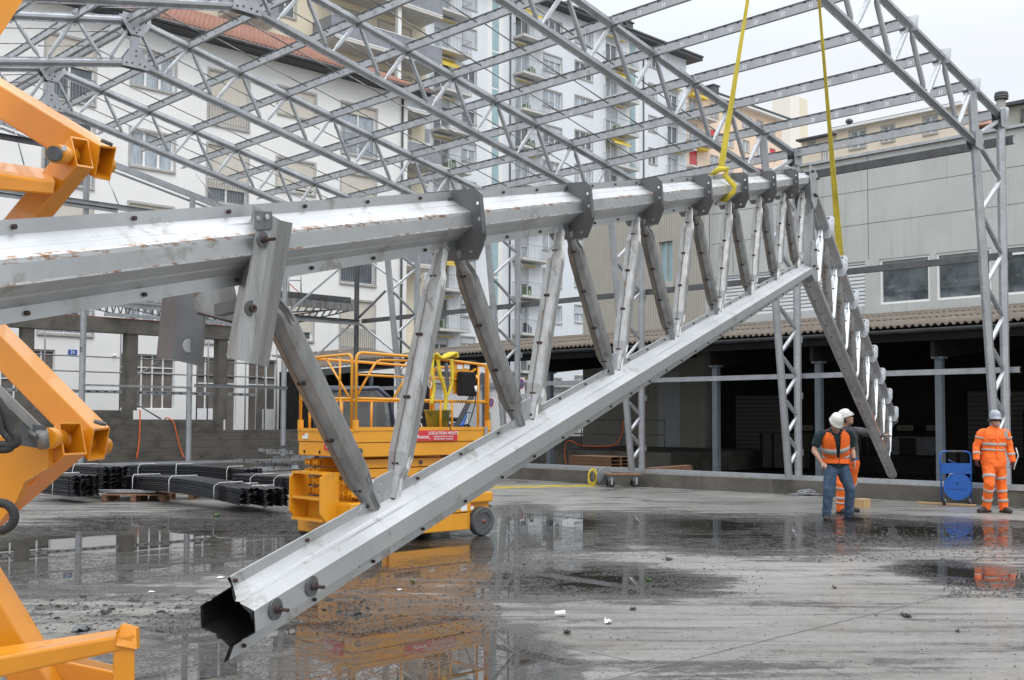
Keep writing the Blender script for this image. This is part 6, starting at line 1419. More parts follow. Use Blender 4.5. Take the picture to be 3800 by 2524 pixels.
for i in range(70):
    a=i*.9; r=.14+.08*rn.random(); pts.append(rp-_r*.24+Vector((0,0,.22))+_r*(math.cos(a)*r*.55)+Vector((0,0,math.sin(a)*r))+_f0*rn.uniform(-.12,.1))
for p in pts: p.z=max(p.z,.02)
for i in range(40):
    f=i/39; pts.append(rp-_r*(.3+2.6*f)+_f0*(math.sin(i*.55)*.22-.1-f*.8)+Vector((0,0,.014)))
cable('yellow_hose','tangled yellow hose spilling from the grey reel onto the slab','hose',pts,.0085,'hosey',4)
for k,(off,lab) in enumerate(((.0,'long thin yellow hose lying nearest the lift across the slab'),(.35,'thin yellow hose stretched along the slab, farther one beside the kerb'))):
    a=G(*S('c2',1560,285)); pts=[rp-_r*.1+_f0*(off-.2)]+[rp-_r*(.6+.75*i)+_f0*(off*1.4-.35-.30*i*(1-off)+.07*math.sin(i*1.9+k))for i in range(7)]
    for p in pts: p.z=.012
    cable('yellow_hose',lab,'hose',pts,.007,'hosey',5)
tp=G(*S('c3',757,246)); t=thing('platform_trolley','small wooden platform trolley on four castors under the lattice column','trolley',tuple(tp),0)
Rt=Matrix.Rotation(-CA+.12,3,'Z')
mb=MB(); mb.box(tp+Vector((0,0,.30)),(.80,.45,.04),0,Rt); mb.build('deck','woodbrown',t); mb=MB(); mb.box(tp+Vector((0,0,.262)),(.76,.4,.03),0,Rt); mb.build('subframe','darksteel',t)
for sx in (-.30,.30):
    for sy in (-.15,.15):
        c=tp+Rt@Vector((sx,sy,0)); mb=MB(); mb.lathe(c+Vector((0,0,.085)),[(.03,-.02),(.085,-.02),(.085,.02),(.03,.02)],18,0,Rt@Matrix.Rotation(PI/2,3,'X')@Matrix.Rotation(.0,3,'Y'),caps=True); f=mb.build('castor','tyre',t)
        mb=MB(); mb.box(c+Vector((0,0,.17))+Rt@Vector((0,-.03,0)),(.05,.006,.2),0,Rt); mb.box(c+Vector((0,0,.17))+Rt@Vector((0,.03,0)),(.05,.006,.2),0,Rt); mb.box(c+Vector((0,0,.245)),(.07,.07,.01),0,Rt); mb.build('fork','galv',f)
# pile of dark pallets in the bay, boards and timber
mb=MB(); p=PX(*S('c3',590,85),23.4)
for i in range(3): mb.box((23.5,p.y,.13+.1*i+.25),(1.0,1.5,.02)); [mb.box((23.5-.45+.45*k,p.y,.18+.1*i+.25-.1),(.08,1.5,.08)) for k in range(3)]
tag(mb.build('pallet_stack','woodbrown'),'stack of dark pallets behind the kerb beneath the loading platform','pallet stack')
def board(name,label,a,b,w_,h_,mt,grp=None,cat='board'):
    mb=MB(); mb.beam(a,b,w_,h_); return tag(mb.build(name,mt),label,cat,grp)
board('timber_beam','reddish timber beam lying across the kerb rail right of the trolley',PX(*S('c3',930,133),21.5),PX(*S('c3',1215,112),22.6),.28,.12,'woodbrown',cat='timber')
board('timber_block','short light timber block lying on the kerb rail under the dark door',PX(*S('c3',1485,178),21.45)+Z_*.02,PX(*S('c3',1598,182),21.45)+Z_*.02,.10,.09,'wood',cat='timber')
a=G(*S('c4',592,388),0); board('timber_block','square pale timber block on the wet slab behind the bending worker',a+Z_*.085+_r*.05,G(*S('c4',680,392),0)+Z_*.085,.3,.17,'wood',cat='timber')
a=G(*S('c4',1030,352),.02); board('timber_plank','long thin pale plank lying at the foot of the kerb left of the blue cart',a,G(*S('c4',1420,372),.02),.10,.03,'wood',cat='timber')
rn=random.Random(2); c=G(*S('c4',290,305)); mb=MB()
for i in range(26):
    a=rn.uniform(-.5,.5); l=rn.uniform(.15,.34); d_=_r*math.cos(a)+_f0*math.sin(a); z=rn.uniform(.01,.12); cc=c+_r*rn.uniform(-.18,.22)+_f0*rn.uniform(-.12,.12); mb.tube([cc-d_*l+Z_*z,cc+Z_*(z+.03),cc+d_*l+Z_*z*.6],.008,4)
tag(mb.build('wire_tie_pile','galv'),'loose pile of thin grey metal rods against the kerb left of the bending worker','rod pile')
rn=random.Random(12); c=G(*S('c3',915,243)); mb=MB()
for i in range(14):
    a=rn.uniform(-.5,.9); l=rn.uniform(.15,.4); d_=_r*math.cos(a)+_f0*math.sin(a); cc=c+_r*rn.uniform(-.2,.3); mb.tube([cc-d_*l+Z_*.02,cc+d_*l+Z_*.02],.008,4)
tag(mb.build('wire_tie_pile','darksteel'),'few dark thin rods lying on the slab right of the trolley','rod pile')
# ---- blue hose reel cart
cp=G(*S('c4',1290,370)); ct=thing('blue_reel_cart','blue two-wheeled reel cart with round drum leaning by the orange-clad worker','cart',tuple(cp)); Rc=Matrix.Rotation(-CA-.12,3,'Z')
def cq(x,y,z): return cp+Rc@Vector((x,y,z))
mb=MB(); mb.tube([cq(-.36,.0,.12),cq(-.37,.02,.9),cq(-.38,.05,1.25),cq(-.35,.06,1.33),cq(-.28,.06,1.36),cq(.28,.06,1.36),cq(.35,.06,1.33),cq(.38,.05,1.25),cq(.37,.02,.9),cq(.36,.0,.12)],.022,8); mb.build('frame','blue',ct)
mb=MB(); mb.tube([cq(-.2,.06,1.362),cq(.2,.06,1.362)],.027,8); mb.build('grip','rubber',ct)
mb=MB(); mb.box(cq(0,-.03,.93),(.74,.03,.27),0,Rc); mb.build('top_panel','blue',ct); mb=MB(); mb.box(cq(0,-.06,.43),(.5,.03,.04),0,Rc); mb.build('drum_rib','blue',ct)
for y_,r_ in ((-.05,.345),(.16,.345)): mb=MB(); mb.lathe(cq(.02 if y_<0 else .1,y_,.47),[(.001,-.01),(r_,-.01),(r_,.01),(.001,.01)],30,0,Rc@Matrix.Rotation(PI/2,3,'X')); mb.build('drum_disc','blue',ct)
mb=MB(); mb.lathe(cq(.05,.05,.47),[(.2,-.1),(.2,.1)],20,0,Rc@Matrix.Rotation(PI/2,3,'X'),caps=True); mb.build('drum','blue',ct)
mb=MB(); mb.lathe(cq(.0,-.065,.56),[(.001,-.01),(.02,-.01),(.02,.02)],10,0,Rc@Matrix.Rotation(PI/2,3,'X')); mb.build('axle_bolt','darksteel',ct)
for x in (-.37,.37):
    mb=MB(); mb.lathe(cq(x*.82,-.04,.115),[(.05,-.025),(.085,-.03),(.115,-.02),(.115,.02),(.085,.03),(.05,.025)],22,0,Rc@Matrix.Rotation(PI/2,3,'Y')@Matrix.Rotation(.5,3,'X'),caps=True); f=mb.build('wheel','tyre',ct)
    mb=MB(); mb.lathe(cq(x*.82,-.045,.115),[(.001,-.034),(.055,-.034),(.055,.034),(.001,.034)],16,0,Rc@Matrix.Rotation(PI/2,3,'Y')@Matrix.Rotation(.5,3,'X')); mb.build('hub','galv',f)
mb=MB(); mb.tube([cq(-.36,0,.1),cq(.36,0,.1)],.015,6); mb.build('axle','darksteel',ct)
mb=MB(); mb.tube([cq(-.2,-.03,1.16),cq(-.1,-.05,1.10),cq(.0,-.04,1.07)],.012,6); mb.build('hose_end','bluesign',ct)
mb=MB(); mb.tube([cq(-.22,-.07,.72),cq(-.16,-.09,.80),cq(-.08,-.08,.79)],.01,6); mb.build('crank','galvshiny',ct)
ct.scale=(.75,.75,.75)
# ---- litter on the slab
def crumple(c,sz,seed,name,label,mt,cat,flat=.35):
    rn=random.Random(seed); mb=MB(); n=5; vs=[]
    for i in range(n+1):
        for j in range(n+1): vs.append(Vector(c)+_r*((i/n-.5)*sz+rn.uniform(-.15,.15)*sz)+_f0*((j/n-.5)*sz*1.5+rn.uniform(-.15,.15)*sz)+Z_*(.004+abs(rn.gauss(0,1))*sz*flat))
    fs=[(i*(n+1)+j,i*(n+1)+j+1,(i+1)*(n+1)+j+1,(i+1)*(n+1)+j) for i in range(n) for j in range(n)]; mb.add(vs,fs,0,False); o=mb.build(name,mt,recalc=False); m_=o.modifiers.new('t','SOLIDIFY'); m_.thickness=.002; return tag(o,label,cat)
c=gp('c3',325,1132,0); mb=MB(); R=Matrix.Rotation(PI/2,3,'X')@Matrix.Rotation(.0,3,'Z'); R=Matrix.Rotation(-CA+.25,3,'Z')@Matrix.Rotation(PI/2,3,'Y'); mb.lathe(c+Vector((0,0,.025)),[(.018,-.042),(.026,.042),(.0275,.044),(.024,.042),(.017,-.04)],16,0,R,caps=False); tag(mb.build('paper_cup','white'),'white paper cup lying on its side on the wet slab','cup')
crumple(gp('c3',660,1180,0),.055,4,'crumpled_wrapper','crumpled white wrapper right of the paper cup','white','wrapper',.3)
crumple(gp('c1',570,1228,0),.12,7,'crumpled_sheet','grey crumpled plastic sheet in the mud near the lower left puddle','darksteel','plastic sheet',.16)
0 and crumple(gp('c4',632,1110,0),.03,9,'paper_scrap','small white paper scrap near the long slab joint','white','paper scrap',.2)
0 and crumple(gp('c3',1525,1040,0),.03,10,'paper_scrap','tiny white paper scrap on the right part of the slab','white','paper scrap',.3)
crumple(gp('c3',830,1088,0),.045,11,'mud_clod','dark flat clod right above the crumpled white wrapper','mud','clod',.25)
crumple(gp('c3',380,1250,0),.05,13,'leaf_litter','dark wet leaf just below the paper cup','mud','leaf',.25)
crumple(gp('c2',1075,903,0),.05,14,'leaf_sprig','small green leaf sprig in the puddle under the long chord','leaf','leaf',.4)
crumple(gp('c2',980,952,0),.04,15,'white_strip','thin white plastic strip in the mud below the long chord','white','strip',.05)
crumple(gp('c3',940,887,0),.05,16,'leaf_sprig','small green leaf sprig in the dark middle puddle','leaf','leaf',.3)
crumple(gp('c1',1035,967,0),.05,17,'white_strip','thin white strip floating at the edge of the left puddle','white','strip',.04)
crumple(gp('c1',1510,868,0),.06,18,'white_strip','curled white strip beside the torn chord end','white','strip',.05)
crumple(gp('c1',1485,450,0),.09,19,'leaf_sprig','little green sprig on the slab in front of the black bundles','leaf','leaf',.3)
# loose grit and clods, nobody could count them
rn=random.Random(99); mb=MB()
def clods(t,x0,x1,y0,y1,n,smin,smax):
    for i in range(n):
        p=gp(t,rn.uniform(x0,x1),rn.uniform(y0,y1),0); s=rn.uniform(smin,smax)*rn.choice([.5,.7,1]); vs=[p+Vector((rn.uniform(-1,1),rn.uniform(-1,1),0)).normalized()*s*rn.uniform(.6,1.3) for _ in range(5)]
        vs=sorted(vs,key=lambda v:math.atan2(v.y-p.y,v.x-p.x)); top=[p+(v-p)*.5+Z_*s*rn.uniform(.2,.5) for v in vs]; mb.add(vs+top,[(i_,(i_+1)%5,(i_+1)%5+5,i_+5) for i_ in range(5)]+[(5,6,7,8,9)],0)
for a in (('c1',180,1750,980,1250,900,.006,.02),('c1',250,1700,1000,1180,60,.02,.05),('c2',350,1700,780,1250,1300,.005,.018),('c2',450,900,1000,1150,60,.015,.045),('c3',0,1750,430,1000,1300,.006,.022),('c3',0,1750,1000,1560,450,.003,.011),('c4',0,1750,520,760,1300,.008,.028),('c4',250,900,570,640,150,.02,.06),('c4',1200,1750,880,1000,400,.006,.022),('c4',0,1750,760,1568,500,.003,.012),('c1',150,1750,400,520,500,.006,.02)): clods(*a)
tag(mb.build('grit','mud'),'dark wet grit and clods of mud scattered over the slab','grit',kind='stuff')
# ---- rooftop bits at the far right
fl=thing('rooftop_flue','brown-grey flue with ribbed cap standing right of the near column top','flue',tuple(PX(3716,430,40)))
a=PX(3716,480,40); b=PX(3716,372,40); mb=MB(); mb.lathe(a,[(.16,0),(.16,(b-a).z)],14,0); mb.build('pipe','sill',fl)
mb=MB(); mb.lathe(b,[(.17,0),(.24,.02),(.24,.06),(.19,.08),(.25,.11),(.25,.15),(.19,.17),(.24,.20),(.22,.28),(.001,.33)],14); mb.build('cap','darksteel',fl)
fb=thing('far_right_building','plain greenish grey flat-roofed block above the factory at the right edge','building',(55,8,0))
z=PX(3760,395,50).z; y1=PX(3722,400,50).y
mb=MB(); mb.bb((50,-20,0),(60,y1,z)); mb.build('wall',mat('greenish_grey_render',(.42,.42,.36),(.38,.38,.33),rough=.8),fb); mb=MB(); mb.bb((49.7,-20,z+.002),(60,y1+.3,z+.15)); mb.build('roof','roofdark',fb)
mb=MB(); mb.tube([PX(3792,405,49.9),PX(3792,470,49.9)],.06,6); mb.build('downpipe','darksteel',fb)

# ---- things strewn near the kerb and along the slab
for i,(t_,x,y,lab) in enumerate((('c3',1075,748,'dark clump of wet dirt mid-slab, farther away than the white wrapper'),('c4',455,940+0,'small dark clod on the pale slab in front of the bending worker'),('c4',950,1135,'dark flattened clump by the long slab joint at the right'),('c4',740,1130,'tiny black clod lying just left of the flattened clump'),('c1',720,1110,'dark mud clump between the left puddle and the near yellow frame'),('c4',1298,1238,'small dark chip on the bare slab near the lower right corner'))):
    crumple(gp(t_,x,y,0),[.07,.035,.06,.02,.07,.03][i],30+i,'mud_clod',lab,'mud','clod',.2)
# ================================================================== people
def cr_(P,sub=4):
    out=[]
    for i in range(len(P)-1):
        p0=P[max(i-1,0)];p1=P[i];p2=P[i+1];p3=P[min(i+2,len(P)-1)]
        for k in range(sub):
            t=k/sub; out.append(tuple(.5*((2*b)+(c-a)*t+(2*a-5*b+4*c-d)*t*t+(3*b-a-3*c+d)*t**3) for a,b,c,d in zip(p0,p1,p2,p3)))
    out.append(tuple(P[-1])); return out
def limb(mb,pts,side=X_,sub=4,n=16,grow=0,round_=True,t0=0,t1=1,mi=0):
    """pts: (x,y,z,r_side,r_depth); a tapering rounded limb with smooth interpolation"""
    Q=cr_([tuple(map(float,p)) for p in pts],sub); m=len(Q)-1; Q=Q[int(round(t0*m)):int(round(t1*m))+1]
    secs=[]; P=[Vector(q[:3]) for q in Q]
    for i,q in enumerate(Q):
        d=(P[min(i+1,len(P)-1)]-P[max(i-1,0)]).normalized(); s_=(side-d*side.dot(d))
        if s_.length<.05: s_=Y_-d*Y_.dot(d)
        s_.normalize(); u=s_.cross(d)
        secs.append((P[i],s_,u,q[3]+grow,q[4]+grow,d))
    if round_:
        p,s_,u,a,b,d=secs[0]; secs=[(p-d*a*.55,s_,u,a*.3,b*.3,d),(p-d*a*.4,s_,u,a*.7,b*.7,d),(p-d*a*.15,s_,u,a*.93,b*.93,d)]+secs[1:]
        p,s_,u,a,b,d=secs[-1]; secs=secs[:-1]+[(p+d*a*.15,s_,u,a*.93,b*.93,d),(p+d*a*.4,s_,u,a*.7,b*.7,d),(p+d*a*.55,s_,u,a*.3,b*.3,d)]
    rings=[[p+s_*a*math.cos(2*PI*k/n)+u*b*math.sin(2*PI*k/n) for k in range(n)] for p,s_,u,a,b,d in secs]
    mb.loft(rings,mi,True,True); return mb
def ell(mb,c,r,R=None,n=14,mi=0):
    pr=[(math.sin(PI*i/10)+1e-4,-math.cos(PI*i/10)) for i in range(11)]
    c=Vector(c); R=R or Matrix.Identity(3)
    secs=[[c+R@Vector((r[0]*a*math.cos(2*PI*k/n),r[1]*a*math.sin(2*PI*k/n),r[2]*z)) for k in range(n)] for a,z in pr]; mb.loft(secs,mi,True,True)
_cl=bpy.data.textures.new('cloth_folds','CLOUDS'); _cl.noise_scale=.085; _cl.noise_depth=2
def finish(mb,name,mt,par,base,R0,vox=.01,sm=2,folds=0):
    mb.v=[base+R0@v for v in mb.v]; o=mb.build(name,mt,par)
    r=o.modifiers.new('r','REMESH'); r.mode='VOXEL'; r.voxel_size=vox; r.use_smooth_shade=True
    s_=o.modifiers.new('s','SMOOTH'); s_.iterations=sm; s_.factor=.5
    if folds: d=o.modifiers.new('d','DISPLACE'); d.texture=_cl; d.strength=folds; d.mid_level=.5; d.texture_coords='GLOBAL'
    return o
def plain(mb,name,mt,par,base,R0):
    mb.v=[base+R0@v for v in mb.v]; return mb.build(name,mt,par)
def head_geo(mb,c,R,sc=1.0):
    """skull, jaw, nose, brow, lips, ears; R turns the face (local -y is forward)"""
    def e(o,r): ell(mb,Vector(c)+R@(Vector(o)*sc),Vector(r)*sc,R)
    e((0,.012,.03),(.074,.093,.085)); e((0,-.018,-.03),(.062,.070,.080)); e((0,-.045,-.083),(.036,.035,.028)); e((0,-.075,.032),(.050,.016,.012))
    e((0,-.096,-.012),(.011,.017,.026)); e((0,-.104,-.026),(.015,.013,.010)); e((0,-.086,-.056),(.024,.010,.006)); e((0,-.085,-.066),(.021,.010,.006))
    for s_ in (-1,1): e((s_*.040,-.066,-.020),(.022,.018,.020)); e((s_*.075,.012,-.008),(.009,.018,.031))
def face_parts(par,base,R0,c,R):
    def P(o): return Vector(c)+R@Vector(o)
    for s_ in (-1,1):
        mb=MB(); ell(mb,P((s_*.031,-.082,.010)),(.012,.008,.007),R,10); ell(mb,P((s_*.031,-.089,.010)),(.005,.003,.005),R,8,1); plain(mb,'eye',['letter','darkletter'],par,base,R0)
        mb=MB(); limb(mb,[(*P((s_*.014,-.091,.028)),.003,.003),(*P((s_*.032,-.091,.033)),.004,.003),(*P((s_*.050,-.082,.027)),.002,.002)],Z_,2,6); plain(mb,'eyebrow','hair',par,base,R0)
    mb=MB(); limb(mb,[(*P((-.020,-.095,-.061)),.002,.002),(*P((0,-.099,-.0605)),.003,.003),(*P((.020,-.095,-.061)),.002,.002)],Z_,2,6); plain(mb,'mouth',M.get('lip') or M.setdefault('lip',mat('lip',(.33,.12,.10),(.28,.1,.09))),par,base,R0)
def helmet(par,base,R0,c,R,mt,visor=False,muffs=False,goggles=False):
    def P(o): return Vector(c)+R@Vector(o)
    mb=MB(); n=26; secs=[]
    for r,z in ((1.04,-.012),(1.06,-.004),(1.04,.004),(1.0,.02),(.98,.05),(.91,.085),(.78,.115),(.55,.137),(.28,.148),(.02,.151)):
        secs.append([P((.102*r*math.cos(2*PI*k/n),.122*r*math.sin(2*PI*k/n)*(1.0+(.16 if (r>1.03 and math.sin(2*PI*k/n)<-.3) else 0))+.005,.040+z)) for k in range(n)])
    mb.loft(secs,0,True,True)
    for x in (-.035,0,.035): limb(mb,[(*P((x,.095,.115)),.006,.006),(*P((x,.03,.178 if x==0 else .170)),.007,.006),(*P((x,-.05,.168 if x==0 else .160)),.007,.006),(*P((x,-.105,.095)),.005,.005)],X_,3,8)
    h=plain(mb,'helmet',mt,par,base,R0)
    mb=MB(); limb(mb,[(*P((-.085,-.0,.03)),.006,.003),(*P((-.068,-.05,-.06)),.006,.003),(*P((0,-.065,-.118)),.006,.003),(*P((.068,-.05,-.06)),.006,.003),(*P((.085,0,.03)),.006,.003)],Y_,3,6); plain(mb,'chin_strap','tyre',h,base,R0)
    if muffs:
        for s_ in (-1,1): mb=MB(); ell(mb,P((s_*.105,.02,-.01)),(.022,.035,.045),R); limb(mb,[(*P((s_*.108,.01,.08)),.006,.006),(*P((s_*.115,.02,.02)),.006,.006)],Y_,2,6); plain(mb,'ear_muff','tyre',h,base,R0)
    if visor:
        mb=MB(); pts=[P((.100*math.cos(t),-.125*math.sin(t)-.005,.095)) for t in [PI*(.08+.84*i/12) for i in range(13)]]; q=[P((.108*math.cos(t),-.142*math.sin(t)-.012,.045)) for t in [PI*(.08+.84*i/12) for i in range(13)]]
        mb.add([*pts,*q],[(i,i+1,i+14,i+13) for i in range(12)],0,True); o=plain(mb,'visor','cabglass',h,base,R0)
    if goggles:
        mb=MB(); limb(mb,[(*P((-.078,-.02,.012)),.005,.005),(*P((-.055,-.085,.012)),.018,.006),(*P((0,-.100,.010)),.012,.006),(*P((.055,-.085,.012)),.018,.006),(*P((.078,-.02,.012)),.005,.005)],Z_,3,8); plain(mb,'safety_glasses','black',h,base,R0)
    return h
def hand_geo(mb,w,dirv,palmn,curl=.5,side=1,sc=1.0):
    """palm plus four unequal bent fingers and a thumb leaving the side of the palm"""
    w=Vector(w); d=Vector(dirv).normalized(); pn=Vector(palmn); pn=(pn-d*pn.dot(d)).normalized(); s_=d.cross(pn)*side
    limb(mb,[(*w,.027,.020),(*(w+d*.04*sc),.036,.016),(*(w+d*.085*sc),.040,.014)],s_,3,12)
    for k,(o,L) in enumerate(((-.030,.068),(-.010,.078),(.011,.072),(.031,.056))):
        a=w+d*.082*sc+s_*o; c1=curl*.7; c2=curl*1.5
        p1=a+(d*math.cos(c1)+pn*math.sin(c1))*L*.42; p2=p1+(d*math.cos(c2)+pn*math.sin(c2))*L*.34; p3=p2+(d*math.cos(c2*1.35)+pn*math.sin(c2*1.35))*L*.26
        limb(mb,[(*a,.0095,.009),(*p1,.009,.0085),(*p2,.0082,.008),(*p3,.007,.007)],s_,2,8)
    a=w+d*.028-s_*.030; p1=a+(d*.6-s_*.75+pn*.25).normalized()*.038; p2=p1+(d*.88-s_*.25+pn*.4).normalized()*.030; limb(mb,[(*a,.014,.012),(*p1,.0105,.010),(*p2,.0085,.008)],pn,2,8)
def boot(par,base,R0,ank,toe,mt='boot'):
    a=Vector(ank);t=Vector(toe); f=(t-a); f.z=0; f.normalize(); g=Vector((a.x,a.y,0)); mb=MB()
    limb(mb,[(a.x,a.y,.19,.056,.060),(a.x,a.y,.12,.056,.060),(*(g-f*.01+Z_*.065),.054,.070)],X_,3,14)
    hl=g-f*.055+Z_*.045; 
    limb(mb,[(*hl,.042,.044),(*(g+f*.04+Z_*.056),.052,.054),(*(g+f*.12+Z_*.048),.057,.046),(*(g+f*.20+Z_*.040),.047,.036)],f.cross(Z_),3,14)
    o=finish(mb,'boot',mt,par,base,R0,.009,2)
    mb=MB(); q=[g-f*.105,g-f*.09+f.cross(Z_)*.038,g+f*.05+f.cross(Z_)*.040,g+f*.14+f.cross(Z_)*.050,g+f*.225+f.cross(Z_)*.02,g+f*.225-f.cross(Z_)*.02,g+f*.14-f.cross(Z_)*.050,g+f*.05-f.cross(Z_)*.040,g-f*.09-f.cross(Z_)*.038]
    n=len(q); mb.add([v+Z_*.002 for v in q]+[v+Z_*.024 for v in q],[tuple(range(n)),tuple(range(2*n-1,n-1,-1))]+[(i,(i+1)%n,(i+1)%n+n,i+n) for i in range(n)]); plain(mb,'sole','tyre',o,base,R0)
def person(px,py,label,sp):
    base=G(px,py,0); th=thing('person',label,'person',tuple(base)); R0=Matrix.Rotation(-CA,3,'Z')
    J=sp; V=lambda k:Vector(J[k]); a4=lambda p,r,r2=None:(*p,r,r2 or r)
    SH=[V('shl'),V('shr')]; 
    # --- body, one continuous skin surface
    mb=MB(); neck=V('neck'); hd=V('head'); hip=V('hip'); ch=(SH[0]+SH[1])/2; sdv=(SH[1]-SH[0]).normalized()
    mid=(hip+ch)/2+V('lean') if 'lean' in J else (hip+ch)/2
    limb(mb,[a4(hip-Z_*.05,.155,.105),a4(hip+(mid-hip)*.5,.140,.100),a4(mid,.145,.105),a4(ch-(ch-mid)*.25,.165,.11),a4(ch+(ch-mid)*.05,.12,.08)],sdv,4,18)
    limb(mb,[a4(ch+Z_*.0,.07,.06),a4(neck,.056,.058),a4(hd-(hd-neck)*.35,.054,.058)],X_,3,14)
    head_geo(mb,hd,J['hR'])
    for s_,k in ((0,'l'),(1,'r')):
        e,w,h=V('el'+k),V('wr'+k),Vector(J['hd'+k])
        limb(mb,[a4(SH[s_],.052),a4(SH[s_]+(e-SH[s_])*.35,.052),a4(e,.040),a4(e+(w-e)*.3,.042),a4(w,.027,.024)],Y_,4,14)
        if J.get('skinhands',True): hand_geo(mb,w,h,J['pn'+k],J.get('curl'+k,.5),1 if k=='l' else -1)
        kn,an=V('kn'+k),V('an'+k); hj=hip+sdv*(-.09 if k=='l' else .09)-Z_*.05
        limb(mb,[a4(hj,.085),a4(hj+(kn-hj)*.4,.078),a4(kn,.056),a4(kn+(an-kn)*.3,.056,.060),a4(an,.036,.040)],X_,4,14)
    body_=finish(mb,'body','skin',th,base,R0,.0065,3)
    face_parts(th,base,R0,hd,J['hR'])
    helmet(th,base,R0,hd,J['hR'],*J['helmet'])
    # --- trousers
    legs={}
    mb=MB(); limb(mb,[a4(hip+Z_*.10,.165,.118),a4(hip,.175,.128),a4(hip-Z_*.08,.165,.125)],sdv,4,20)
    for k in 'lr':
        kn,an=V('kn'+k),V('an'+k); hj=hip+sdv*(-.088 if k=='l' else .088)-Z_*.04; w_=J.get('leg',1)
        L=[a4(hj,.100*w_,.11*w_),a4(hj+(kn-hj)*.45,.092*w_,.098*w_),a4(kn+(hj-kn)*.12,.078*w_,.082*w_),a4(kn,.076*w_,.082*w_),a4(kn+(an-kn)*.35,.070*w_,.076*w_),a4(kn+(an-kn)*.8,.066*w_,.070*w_),a4(an+(an-kn)*.08,.068*w_,.074*w_)]
        legs[k]=L; limb(mb,L,X_,4,18)
    finish(mb,'trousers',J['trousers'],th,base,R0,.011,2,.028)
    for k,ts in J.get('legbands',{}).items():
        for t in ts:
            mb=MB(); limb(mb,legs[k],X_,12,22,.011,False,t,t+.04); plain(mb,'reflective_band','reflect',th,base,R0)
    # --- jacket or shirt
    bk=J.get('bulk',1)
    T=[a4(hip+Z_*(-.09 if J.get('long') else -.02),.198 if J.get('long') else .188,.15 if J.get('long') else .14),a4(hip+Z_*.16,.178,.130),a4(mid,.178,.132),a4(ch-(ch-mid)*.35,.192,.138),a4(ch-(ch-mid)*.05,.178,.112),a4(ch+(ch-mid).normalized()*.055,.105,.08)]
    T=[(*q[:3],q[3]*bk,q[4]*bk) for q in T]
    mb=MB(); limb(mb,T,sdv,4,22)
    arms={}
    for s_,k in ((0,'l'),(1,'r')):
        e,w=V('el'+k),V('wr'+k); sh=SH[s_]; A=[a4(sh-(sh-ch)*.45,.058,.060),a4(sh+(e-sh)*.10,.068,.070),a4(sh+(e-sh)*.5,.061,.064),a4(e,.058,.060)]
        if J.get('sleeve','long')=='long': A+=[a4(e+(w-e)*.5,.056,.060),a4(w-(w-e)*.02,.050,.052)]
        else: A=A[:2]+[a4(sh+(e-sh)*.72,.068,.074)]
        A=[(*q[:3],q[3]*(bk*.5+.5),q[4]*(bk*.5+.5)) for q in A]; arms[k]=A; limb(mb,A,Y_,4,16)
    finish(mb,'jacket' if J.get('sleeve','long')=='long' else 'tshirt',J['top'],th,base,R0,.011,2,.024)
    if J.get('sleeve','long')=='long':
        mb=MB(); limb(mb,[a4(ch+Z_*.03-Y_*.01,.085,.075),a4(neck+Z_*.0,.068,.066)],sdv,4,16,0,False); plain(mb,'collar',J['top'],th,base,R0)
        mb=MB(); fr=-Y_
        p0=ch+Z_*.02+fr*.10; p1=mid+fr*.14*bk; p2=hip+Z_*.03+fr*.146*bk; limb(mb,[a4(p0,.016,.004),a4(ch-(ch-mid)*.4+fr*(.143*bk),.016,.004),a4(p1,.016,.004),a4(p2,.016,.004)],X_,3,8); plain(mb,'zip_flap',J['top'],th,base,R0)
        for x in (-.085,.085): mb=MB(); c=ch-(ch-mid)*.42+fr*.14*bk+X_*x; mb.box(c,(.10,.012,.035)); plain(mb,'pocket_flap',J['top'],th,base,R0)
    for t in J.get('torsobands',[]):
        mb=MB(); limb(mb,T,sdv,14,30,.012,False,t,t+.045); plain(mb,'reflective_band','reflect',th,base,R0)
    for k,ts in J.get('armbands',{}).items():
        for t in ts: mb=MB(); limb(mb,arms[k],Y_,12,20,.009,False,t,t+.05); plain(mb,'reflective_band','reflect',th,base,R0)
    if J.get('vest'):
        Q=cr_([tuple(p) for p in T],6); Q=Q[1:-1]; n=40; m=len(Q); up=[]
        for gi,(mtv,gr,sel) in enumerate((('hivis',.026,None),('reflect',.032,1))):
            mb=MB(); rows_=[]
            for i,q in enumerate(Q):
                p=Vector(q[:3]); d=(Vector(Q[min(i+1,m-1)][:3])-Vector(Q[max(i-1,0)][:3])).normalized(); s_=(sdv-d*sdv.dot(d)).normalized(); u=s_.cross(d)
                f=i/(m-1); gap=.02+.34*max(0,f-.2)**.8 if f>.2 else .02
                if f>.92: gap=.50
                g_=gap; row=[]
                for k in range(n+1):
                    a=-PI/2+g_+(2*PI-2*g_)*k/n; sgn=1
                    row.append(p+s_*(q[3]+gr)*math.cos(a)+u*(q[4]+gr)*math.sin(a)*(1 if u.y>0 else -1))
                rows_.append((f,row))
            vs=[v for f,r in rows_ for v in r]; fs=[]
            for i in range(len(rows_)-1):
                f=rows_[i][0]
                if sel and not (.10<f<.17 or .36<f<.43): continue
                for k in range(n):
                    ca=k/n
                    if f>.72 and (.20<ca<.31 or .69<ca<.80): continue   # arm holes
                    fs.append((i*(n+1)+k,i*(n+1)+k+1,(i+1)*(n+1)+k+1,(i+1)*(n+1)+k))
            mb.add(vs,fs,0,True); mb.v=[base+R0@v for v in mb.v]; o=mb.build('vest' if not sel else 'reflective_band',mtv,th,recalc=False); s2=o.modifiers.new('t','SOLIDIFY'); s2.thickness=.006; s2.offset=0
